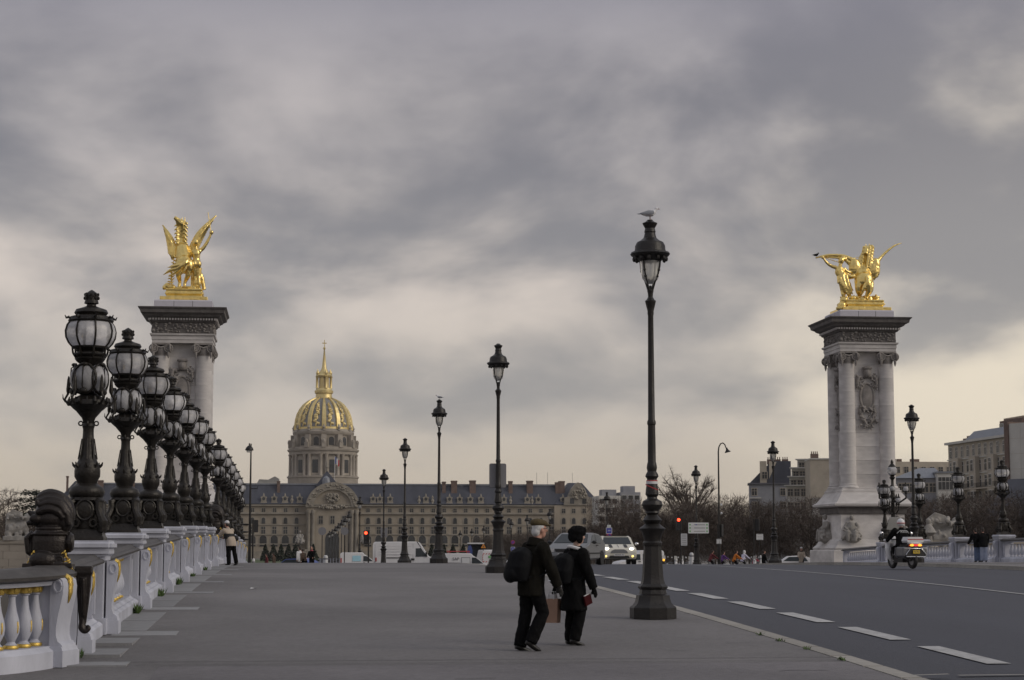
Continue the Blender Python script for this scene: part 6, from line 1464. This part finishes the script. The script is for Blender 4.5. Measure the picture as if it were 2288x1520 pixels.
# works van seen from behind with red and white chevrons
prof = [(-2.0, .36), (2.0, .34), (2.1, .8), (1.3, 1.05), (.7, 1.6), (.4, 1.95), (-1.9, 1.97), (-2.02, 1.9)]
t, side, cross = vehicle('works_van', 'van', 'white works van back with red chevron border beside a lamp post', 1090, 165, 4, prof, .85, 1.1, .08, 'white_paint', (-1.3, 1.3), .95)
for k in range(7):
    x = -.72 + k * .24
    for z in (.95, 1.62): MB().prism([(x - .09, z - .05), (x, z - .05), (x + .09, z + .05), (x, z + .05)], 'y', -2.035, -2.02).build('chevron', 'red_print', t, smooth=0)
for k in range(4):
    for x in (-.8, .8): MB().box(x - .03, x + .03, -2.04, -2.02, .95 + k * .17, 1.03 + k * .17).build('chevron', 'red_print', t, smooth=0)
MB().ell((-.18, -2.03, 1.35), (.16, .012, .13), 14, 7).build('green_roundel', 'green_print', t); MB().ell((.12, -2.03, 1.33), (.12, .012, .06), 12, 6).build('blue_roundel', 'cyan_print', t)
# white hatchback at the right
prof = [(-1.75, .28), (1.75, .28), (1.85, .6), (1.7, .8), (.95, .92), (.35, 1.34), (-.9, 1.40), (-1.5, 1.2), (-1.8, .85), (-1.82, .5)]
t, side, cross = vehicle('car', 'car', 'white hatchback beside the pylon with one red tail lamp showing', 1768, 158, 82, prof, .82, .86, .3, 'white_paint', (-1.2, 1.2), .95)
side('side_window', 'car_glass', [(.8, .93), (-1.3, .93), (-1.1, 1.22), (-.7, 1.3), (.3, 1.28)])
for s in (-1, 1): MB().box(s * .7 - .08, s * .7 + .08, -1.82, -1.74, .75, 1.0).build('tail_lamp', 'red_light', t, smooth=0)
t, side, cross = vehicle('car', 'car', 'car with white and blue bonnet left of the standing group', 658, 138, 60, prof, .82, .86, .3, 'blue_paint', (-1.2, 1.2), .95, zr(138) - .35)
side('side_window', 'car_glass', [(.8, .93), (-1.3, .93), (-1.1, 1.22), (-.7, 1.3), (.3, 1.28)]); side('door_flash', 'white_paint', [(1.5, .6), (-1.2, .6), (-1.2, .8), (1.5, .76)])
# ---------------------------------------------------------------- police motorcycle and rider
BYY = 66.0; bx = xat(2017, BYY); bz = zr(BYY) + .065; brz = R(9)
bike = thing('motorcycle', 'white police motorcycle with lit tail lamps and yellow number plate', 'motorcycle', (bx, BYY, bz), brz)
for y, nm in ((-.72, 'rear'), (.80, 'front')):
    w = MB().torus((0, y, .32), .25, .075, 'x', 24, 10).build('wheel', 'rubber', bike); MB().lathe([(.19, -.04), (.05, -.05), (.05, .05), (.19, .04)], 14, M=Matrix.Translation((0, y, .32)) @ Matrix.Rotation(R(90), 4, 'Y')).build('rim', 'rim', w)
mb = MB(); mb.tube([(0, -.5, .55), (0, 0, .45), (0, .5, .6)], [.16, .24, .14], 10); mb.box(-.2, .2, -.35, .3, .22, .5); mb.tube([(-.14, .5, .5), (-.16, -.9, .32)], [.05, .06], 8); mb.tube([(.14, .5, .5), (.16, -.9, .32)], [.05, .06], 8); mb.tube([(.09, .6, .95), (.09, .8, .32)], .035, 7); mb.tube([(-.09, .6, .95), (-.09, .8, .32)], .035, 7); mb.build('engine', 'black_plastic', bike)
f = MB()
for s in (-1, 1):
    f.tube([(s * .10, .75, 1.0), (s * .30, .55, .92), (s * .40, .42, .70), (s * .36, .38, .42), (s * .30, .35, .28)], [.10, .12, .10, .09, .05], 9, flat=((0, 1, 0), .6))
    f.tube([(s * .3, .55, 1.0), (s * .5, .45, 1.02)], [.06, .05], 7)
f.ell((0, .72, .95), (.28, .22, .22), 14, 9); f.ell((0, .25, .85), (.2, .35, .16), 12, 8); put('fairing', remesh(f, 'white_paint', .022, 2, 'fairing'), bike)
MB().tube([(-.26, .70, 1.12), (0, .80, 1.16), (.26, .70, 1.12)], .012, 5).build('screen_edge', 'chrome', bike)
MB().add([(-.25, .72, 1.08), (.25, .72, 1.08), (.2, .58, 1.42), (-.2, .58, 1.42), (-.25, .735, 1.085), (.25, .735, 1.085), (.2, .595, 1.425), (-.2, .595, 1.425)], [(0, 1, 2, 3), (7, 6, 5, 4), (0, 4, 5, 1), (2, 6, 7, 3), (0, 3, 7, 4), (1, 5, 6, 2)]).build('windshield', 'lantern_glass', bike, smooth=0)
MB().tube([(-.38, .35, 1.08), (-.2, .52, 1.05), (.2, .52, 1.05), (.38, .35, 1.08)], .02, 6).build('handlebar', 'black_plastic', bike)
MB().ell((0, -.15, .82), (.2, .42, .09), 12, 7).build('seat', 'black_leather', bike)
for s in (-1, 1):
    mb = MB().box(s * .34 - .14, s * .34 + .14, -.95, -.38, .42, .78); o = mb.build('pannier', 'grey_paint', bike, smooth=0); m_ = o.modifiers.new('b', 'BEVEL'); m_.width = .06; m_.segments = 3
    MB().tube([(s * .34, -.3, .35), (s * .5, -.35, .5), (s * .5, -.4, .75)], .014, 6).build('crash_bar', 'chrome', bike)
    MB().tube([(s * .45, .46, 1.03), (s * .56, .50, 1.22)], .012, 5).build('mirror_stem', 'black_plastic', bike); MB().ell((s * .58, .48, 1.26), (.09, .03, .07), 12, 7).build('mirror', 'chrome', bike)
    MB().ell((s * .155, -1.0, .835), (.085, .03, .035), 10, 6).build('indicator', 'amber_glow', bike)
mb = MB(); tz_ = [(-.22, .72), (.22, .72), (.40, .50), (.38, .43), (-.38, .43), (-.40, .50)]
pp = [(x, -1.0, z) for x, z in tz_]; mb.tube(pp + [pp[0], pp[1]], .016, 6); mb.build('rear_frame', 'chrome', bike)
MB().prism([(x * .93, .575 + (z - .575) * .9) for x, z in tz_], 'y', -.99, -.96).build('rear_panel', 'black_plastic', bike, smooth=0)
MB().ell((0, -.99, .835), (.10, .035, .035), 10, 6).build('tail_lamp', 'red_glow', bike); MB().prism([(-.27, .795), (.27, .795), (.24, .87), (-.24, .87)], 'y', -.985, -.93).build('lamp_housing', 'red_plastic', bike, smooth=0)
plate(bike, '75 PN', -1.03, .60, 0, 'plate_yellow', .13); bike.children[-1].scale = (1, 1, 1.3)
tcse = MB().prism([(-.30, .93), (.30, .93), (.33, 1.0), (.27, 1.13), (-.27, 1.13), (-.33, 1.0)], 'y', -.98, -.55).mesh('top_case', 'white_paint', 0)
put('top_case', tcse, bike); MB().prism([(-.31, 1.03), (.31, 1.03), (.30, 1.055), (-.30, 1.055)], 'y', -.99, -.975).build('case_stripe', 'red_print', bike, smooth=0)
MB().ell((0, -.92, .90), (.30, .10, .045), 14, 7).build('tail_cowl', 'white_paint', bike)
rid, RJ = person('person', 'police motorcyclist in navy jacket and white helmet with a red stripe', (bx, BYY, bz), brz, H=1.78, lean=10, sit=.86, legs=((72, -4), (72, -4)), arms=((38, 60, 22), (38, 60, 22)), coat='black_coat', hem=.8, hat='helmet', hatm='white_paint', bulk=1.32, vox=.026)
h = RJ['head']; mb = MB(); mb.torus(h + Vector((0, -.01, .005)), .142, .016, 'z', 28, 6, a0=R(180), a1=R(360), sy=1.12); mb.build('helmet_stripe', 'red_print', rid)
k = RJ['k']; bk = RJ['ch'] + Vector((0, -.185 * k - .0, .03))
put('back_lettering', text_mesh('POLICE', .085, 'sign_white', .004), rid, bk, (R(90 - 8), 0, 0))
mb = MB(); s_ = RJ['sh']; mb.tube([s_ + Vector((-.24, -.12, -.10)), s_ + Vector((-.14, -.155, .0)), s_ + Vector((.14, -.155, .0)), s_ + Vector((.24, -.12, -.10))], .010, 5); mb.build('reflective_piping', 'sign_white', rid)
# ---------------------------------------------------------------- parked scooters
def scooter(px, Y, rz, label, paint, lamp):
    t = thing('motor_scooter', label, 'scooter', (xat(px, Y), Y, zr(Y)), R(rz))
    for y in (-.55, .6): MB().torus((0, y, .22), .17, .055, 'x', 18, 8).build('wheel', 'rubber', t)
    b = MB(); b.tube([(0, .62, .45), (0, .5, .95)], [.16, .12], 9, flat=((0, 1, 0), .5)); b.tube([(0, .45, .3), (0, 0, .28), (0, -.4, .45), (0, -.75, .62)], [.12, .14, .2, .14], 9); b.ell((0, .6, .42), (.12, .2, .1), 10, 7); put('body', remesh(b, paint, .03, 1, 'body'), t)
    MB().ell((0, -.3, .76), (.16, .4, .07), 12, 7).build('seat', 'black_leather', t); MB().tube([(-.3, .42, 1.02), (0, .5, 1.0), (.3, .42, 1.02)], .02, 6).build('handlebar', 'black_plastic', t)
    MB().ell((0, .62, .95), (.09, .05, .09), 10, 7).build('headlight', lamp, t); MB().add([(-.16, .56, 1.0), (.16, .56, 1.0), (.12, .48, 1.3), (-.12, .48, 1.3)], [(0, 1, 2, 3)]).build('screen', 'lantern_glass', t, smooth=0)
    for s in (-1, 1): MB().ell((s * .3, .42, 1.18), (.06, .02, .05), 8, 5).build('mirror', 'sign_white', t)
scooter(1484, 144, 165, 'dark motor scooter with a glowing lamp right of the tallest lamp post', 'black_plastic', 'amber_glow')
scooter(1502, 147, 200, 'white-tailed motor scooter next to the dark one', 'white_paint', 'lamp_off')
scooter(1522, 146, 175, 'white motor scooter below the white upright sign', 'white_paint', 'lamp_off')
scooter(1536, 149, 190, 'white motor scooter beside the white bollard', 'white_paint', 'lamp_off')
scooter(1690, 146, 150, 'white motor scooter in front of the pedestrian in dark coat', 'white_paint', 'lamp_off')
# ================================================================ SIGNS, SIGNALS, BOLLARDS
def spot(px, Y): return (xat(px, Y), Y, zr(Y))
def signal(px, Y, ytop, ybot, label, lit=True, rz=0):
    t = thing('traffic_light', label, 'traffic light', spot(px, Y), R(rz)); z1 = zat(px, ytop, Y) - zr(Y); z0 = zat(px, ybot, Y) - zr(Y)
    MB().tube([(.22, .12, 0), (.22, .12, z1)], .06, 8).build('pole', 'iron', t)
    MB().prism(rrect(.17, (z1 - z0) / 2, .05), 'y', -.14, .06).build('housing', 'black_plastic', t, (0, 0, (z0 + z1) / 2), smooth=0)
    h = (z1 - z0) / 3
    for k in range(3):
        z = z1 - h * (k + .5); MB().lathe([(.12, 0), (.12, .02)], 16, M=Matrix.Translation((0, -.15, z)) @ Matrix.Rotation(R(90), 4, 'X')).build('lens', 'red_light' if (k == 0 and lit) else 'dark_glass', t)
        MB().torus((0, -.2, z), .13, .02, 'y', 16, 5, a0=0, a1=math.pi).build('visor', 'black_plastic', t)
    return t
signal(817, 146, 1186, 1216, 'traffic light showing red left of the large white van')
signal(1516, 141, 1157, 1186, 'traffic light showing red right of the tallest lamp post')
signal(1692, 150, 1160, 1186, 'unlit traffic light above the small white sign', False, 150)
signal(571, 140, 1162, 1190, 'unlit traffic light beside the tall thin pole at the left', False, 190)
signal(1611, 152, 1172, 1200, 'unlit traffic light on the curved lamp post', False, 120)
def panel(t, m, w, h, z, y=-.08, r=.04, nm='panel', x=0): return MB().prism(rrect(w, h, r), 'y', y - .012, y + .012).build(nm, m, t, (x, 0, z), smooth=0)
# direction board on its post
Y = 124.9; x, zc = sight(1560, 1180, Y); t = thing('direction_sign', 'white direction board with green squares in front of a lamp post', 'sign', (x, Y, zr(Y))); z = zc - zr(Y)
panel(t, 'sign_white', .70, .36, z, -.1)
for k in (-1, 0, 1):
    MB().box(-.70, .70, -.116, -.113, z + k * .12 + .055, z + k * .12 + .062).build('rule', 'sign_grey', t, smooth=0); MB().box(-.32, .45, -.117, -.113, z + k * .22 - .02, z + k * .22 + .02).build('line_of_text', 'sign_grey', t, smooth=0)
    for s in (-1, 1): MB().box(s * .58 - .05, s * .58 + .05, -.117, -.113, z + k * .22 - .05, z + k * .22 + .05).build('green_square', 'green_print', t, smooth=0)
MB().box(-.20, -.12, -.118, -.113, z + .18, z + .25).build('blue_square', 'sign_blue', t, smooth=0); MB().tube([(0, 0, 0), (0, 0, z + .35)], .04, 8).build('post', 'iron', t)
def board(px, py, Y, w, h, label, lines=4, m='sign_white', nm='notice_sign'):
    x, zc = sight(px, py, Y); t = thing(nm, label, 'sign', (x, Y, zr(Y))); z = zc - zr(Y); panel(t, m, w, h, z)
    for k in range(lines): MB().box(-w * .7, w * .7, -.097, -.093, z + h * (.75 - 1.5 * k / max(1, lines - 1)) - .015, z + h * (.75 - 1.5 * k / max(1, lines - 1)) + .015).build('line_of_text', 'sign_grey', t, smooth=0)
    MB().tube([(0, 0, 0), (0, 0, z + h)], .035, 8).build('post', 'iron', t); return t, z
board(1528, 1206, 140, .24, .45, 'white upright notice below the right red traffic light', 6)
board(1697, 1200, 150, .28, .24, 'small white square sign right of the cyclists', 3)
board(1606, 1210, 152, .2, .2, 'small pale sign on the curved lamp post', 2)
def parking(px, Y, pyq, pyc, label, extra=None):
    x, zq = sight(px, pyq, Y); t = thing('parking_sign', label, 'sign', (x, Y - .3, zr(Y))); z = zq - zr(Y); zc = sight(px, pyc, Y)[1] - zr(Y)
    panel(t, 'sign_white', .26, .26, z, -.1); panel(t, 'sign_blue', .21, .21, z, -.116); put('lettering', text_mesh('300', .19, 'sign_white'), t, (0, -.132, z), (R(90), 0, 0))
    for r, m, d in ((.24, 'sign_red', 0), (.18, 'sign_blue', .012)): MB().lathe([(r, 0), (r, .02)], 20, M=Matrix.Translation((0, -.09 - d, zc)) @ Matrix.Rotation(R(90), 4, 'X')).build('disc', m, t)
    MB().box(-.2, .2, -.13, -.118, -.025, .025, Matrix.Translation((0, 0, zc)) @ Matrix.Rotation(R(45), 4, 'Y')).build('slash', 'sign_red', t, smooth=0)
    if extra: panel(t, 'sign_white', .16, .10, sight(px, extra, Y)[1] - zr(Y), -.1); put('lettering', text_mesh('P+', .13, 'green_print'), t, (0, -.116, sight(px, extra, Y)[1] - zr(Y)), (R(90), 0, 0))
    MB().tube([(0, 0, 0), (0, 0, max(z, zc) + .3)], .035, 8).build('post', 'iron', t)
parking(1359, 157, 1186, 1198, 'blue square parking sign over a red-ringed disc above the small white car', 1176)
parking(1145, 226, 1227, 1212, 'red-ringed disc over a blue square sign behind the man in the cap')
for px, lab in ((720, 'grey back of a round sign left of the lamp row'), (770, 'grey back of a round sign in the middle of the lamp row')):
    x, zc = sight(px, 1187, 142); t = thing('round_sign', lab, 'sign', (x, 142, zr(142))); z = zc - zr(142); MB().lathe([(.30, 0), (.30, .02)], 20, M=Matrix.Translation((0, -.05, z)) @ Matrix.Rotation(R(90), 4, 'X')).build('disc', 'sign_grey', t); MB().tube([(0, 0, 0), (0, 0, z + .3)], .035, 8).build('post', 'iron', t)
x, zc = sight(858, 1190, 145); t = thing('square_sign', 'grey back of a square sign above the large white van', 'sign', (x, 145, zr(145))); panel(t, 'sign_grey', .26, .36, zc - zr(145)); MB().tube([(0, 0, 0), (0, 0, zc - zr(145) + .36)], .035, 8).build('post', 'iron', t)
x, zc = sight(1080, 1221, 163); t = thing('warning_triangle', 'orange warning triangle above the works van', 'sign', (x, 163, zr(163))); z = zc - zr(163); MB().prism([(-.22, -.15), (.22, -.15), (0, .24)], 'y', -.05, -.03).build('triangle', 'sign_orange', t, (0, 0, z), smooth=0); MB().prism([(-.09, -.08), (.09, -.08), (0, .10)], 'y', -.06, -.051).build('symbol', 'ink', t, (0, 0, z), smooth=0); MB().tube([(0, 0, 0), (0, 0, z)], .03, 6).build('post', 'iron', t)
x, zc = sight(1063, 1215, 230); t = thing('bus_shelter', 'dark bus shelter with white roof edge beyond the small vans', 'shelter', (x, 230, zr(230))); z = zc - zr(230); MB().box(-1.0, 1.0, -.5, .5, z - .05, z + .12).build('roof', 'sign_white', t, smooth=0); MB().box(-.9, .9, .3, .4, .2, z - .05).build('glass', 'car_glass', t, smooth=0)
for s in (-1, 1): MB().box(s * .95 - .05, s * .95 + .05, -.4, .4, 0, z - .05).build('post', 'iron', t, smooth=0)
x, zc = sight(1050, 1232, 190); t = thing('banner', 'blue upright banner behind the small white van', 'banner', (x, 190, zr(190))); z = zc - zr(190); MB().prism([(-.22, -.5), (.22, -.5), (.26, .1), (.1, .6), (-.15, .55), (-.26, .1)], 'y', -.03, .03).build('cloth', 'blue_paint', t, (0, 0, z), smooth=0); MB().tube([(0, .05, 0), (0, .05, z)], .03, 6).build('post', 'iron', t)
def bollard(px, Y, ytop, label, w=.16):
    t = thing('bollard', label, 'bollard', spot(px, Y)); h = zat(px, ytop, Y) - zr(Y); MB().lathe([(w, 0), (w, h - .15), (w * .9, h - .06), (w * .5, h)], 14).build('post', 'sign_white', t); MB().lathe([(w + .005, h - .32), (w + .005, h - .2)], 14, cap=False).build('band', 'sign_grey', t)
bollard(1545, 143, 1235, 'white round-topped bollard right of the white scooters'); bollard(728, 140, 1241, 'white bollard at the foot of the lamp row'); bollard(1699, 146, 1241, 'thin white bollard by the dark-coated pedestrian', .07); bollard(567, 133, 1248, 'small white bollard at the left parapet end', .1)
# tall mast lamp left, curved lamp right
Y = 140; x, zt = sight(558, 990, Y); t = thing('mast_lamp', 'tall thin mast with one hooded lantern left of the dome', 'street lamp', (x + .1, Y, zr(Y))); h = zt - zr(Y)
MB().tube([(0, 0, 0), (0, 0, 2.5), (0, 0, h - .05)], [.13, .10, .05], 10).build('pole', 'iron', t); MB().lathe([(.30, -.55), (.31, -.5), (.24, -.34), (.12, -.22), (.05, -.18), (.05, -.05), (.0, .0)], 14, c=(-.12, 0, h)).build('hood', 'iron', t); MB().lathe([(.18, -.70), (.22, -.55)], 12, c=(-.12, 0, h)).build('glass', 'lantern_glass', t)
z = zat(558, 1092, Y) - zr(Y); MB().tube([(0, 0, z), (.5, 0, z), (.55, 0, z + .2)], [.04, .035, .02], 6).build('bracket', 'iron', t)
z = zat(558, 1172, Y) - zr(Y); mb = MB(); [mb.ell((-.35, 0, z - k * .55), (.28, .12, .07), 10, 6) for k in range(3)]; [mb.tube([(0, 0, z - k * .55), (-.3, 0, z - k * .55)], .03, 5) for k in range(3)]; mb.build('side_lamp', 'iron', t)
Y = 152; x, zt = sight(1605, 1010, Y); t = thing('curved_lamp', 'slender curved swan-neck lamp post left of the right-hand houses', 'street lamp', (x, Y, zr(Y))); h = zt - zr(Y)
MB().tube([(0, 0, 0), (0, 0, 3), (0, 0, h), (.05, 0, h + .4), (.2, 0, h + .68), (.38, 0, h + .74), (.55, 0, h + .62), (.66, 0, h + .3)], [.12, .09, .06, .055, .05, .05, .05, .04], 10).build('pole', 'iron', t); MB().lathe([(.26, -.3), (.25, -.24), (.12, -.1), (.05, .12)], 14, M=Matrix.Translation((.72, 0, h + .25)) @ Matrix.Rotation(R(-14), 4, 'Y')).build('hood', 'iron', t)
for py in (1128, 1147): z = zat(1605, py, Y) - zr(Y); MB().ell((.18, -.05, z), (.10, .10, .10), 10, 7).build('camera_ball', 'sign_white', t)
# ================================================================ BIRDS, WEEDS, LITTER
def bird(name, loc, rz, sc, label, body, wing_m, standing=True):
    t = thing(name, label, 'bird', loc, rz, None, sc)
    b = MB(); b.tube([(0, -.17, .10), (0, -.08, .115), (0, .04, .135), (0, .11, .17)], [.015, .055, .07, .04], 10); b.tube([(0, .08, .15), (0, .12, .20), (0, .135, .225)], [.045, .032, .03], 9); b.ell((0, .14, .232), (.034, .04, .034), 10, 7); put('body', remesh(b, body, .008, 1, 'body'), t)
    w = MB(); [w.tube([(s * .062, .06, .15), (s * .07, -.05, .135), (s * .03, -.22, .115)], [.035, .045, .006], 7, flat=((1, 0, 0), .4)) for s in (-1, 1)]; w.tube([(0, -.12, .11), (0, -.26, .105)], [.035, .02], 6, flat=((0, 0, 1), .3)); w.build('wing', wing_m, t)
    k = MB(); k.tube([(0, .17, .23), (0, .215, .222)], [.012, .003], 6); [k.tube([(s * .025, .0, .09), (s * .025, .01, .0), (s * .025, .04, .0)], .006, 5) for s in (-1, 1)]; k.build('beak_and_legs', 'beak', t)
bird('gull', (LLX, 32.2, zs(32.2) + sz(488)), R(-80), .88, 'white and grey gull standing on top of the nearest street lamp', 'gull_white', 'gull_grey')
bird('gull', (LLX, 80.0, zs(80) + sz(488)), R(80), .75, 'tiny gull on the third street lamp along the left kerb', 'gull_white', 'gull_grey')
cx, czz = pRx + .12 - 2.98 * 1.06, TOPZ + (.8 + 3.02) * 1.05
bird('crow', (cx, PY + .1, czz), R(-70), 1.4, 'black crow perched on the wing tip of the right gilded statue', 'black_wool', 'black_wool')
rr = random.Random(19)
for i, y in enumerate((25.0, 29.9, 34.3, 36.6, 40.6, 43.2, 46.9, 49.6, 53.4, 56.0, 61.0)):
    w = MB(); big_ = 1.6 if i in (2, 4, 6) else 1
    for k in range(46):
        a = rr.uniform(0, 6.28); l = rr.uniform(.04, .13) * big_; p = Vector((rr.uniform(-.04, .06), rr.uniform(-.28, .28), 0)); e = p + Vector((math.cos(a) * l * .7, math.sin(a) * l * .7, l)); u = Vector((math.sin(a), -math.cos(a), 0)) * .016
        w.add([p - u * .4, p + u * .4, (p + e) / 2 + u, e, (p + e) / 2 - u], [(0, 1, 2, 3, 4)])
    tag(w.build('weed_tuft', 'weed', None, (LX + .07, y, zs(y)), smooth=0, fix=False), 'green weed tuft just ' + ('beyond' if i % 2 else 'before') + ' the ' + ORD[i // 2] + ' lamp pedestal of the left parapet', 'weed', 'weeds along the left parapet foot')
for i, (y) in enumerate((25.6, 27.0, 28.2, 23.9)):
    w = MB()
    for k in range(22):
        a = rr.uniform(0, 6.28); l = rr.uniform(.02, .06); p = Vector((rr.uniform(-.04, .04), rr.uniform(-.12, .12), 0)); e = p + Vector((math.cos(a) * l, math.sin(a) * l, l)); u = Vector((math.sin(a), -math.cos(a), 0)) * .012; w.add([p - u * .4, p + u * .4, (p + e) / 2 + u, e], [(0, 1, 2, 3)])
    tag(w.build('weed_tuft', 'weed', None, (KX - .03, y, zs(y) + .004), smooth=0, fix=False), ORD[sorted((25.6, 27.0, 28.2, 23.9)).index(y)] + ' small weed tuft from the bottom edge behind the kerb stones', 'weed', 'weeds along the right kerb')
Y = 45; tag(MB().add([(0, 0, .006), (.14, .03, .02), (.15, .14, .008), (.02, .12, .03)], [(0, 1, 2, 3)]).build('paper_scrap', 'white_cloth', None, (xat(560, 44), 44, zs(44) + .006), smooth=0), 'white scrap of paper on the footway', 'litter')

# ================================================================ HAZE
hz = bpy.data.materials.new('haze'); hz.use_nodes = True; MATS['haze'] = hz; t_ = hz.node_tree; t_.nodes.clear()
pv = t_.nodes.new('ShaderNodeVolumePrincipled'); pv.inputs['Color'].default_value = (.92, .92, .94, 1); pv.inputs['Density'].default_value = .00005; pv.inputs['Anisotropy'].default_value = .2
t_.links.new(pv.outputs[0], t_.nodes.new('ShaderNodeOutputMaterial').inputs['Volume'])
tag(MB().box(-5100, 5100, -1600, 5100, -9, 122).build('haze', 'haze', smooth=0), 'thin pale haze in the air over the whole scene', 'haze', kind='stuff')
bpy.data.scenes.remove(SIDE)
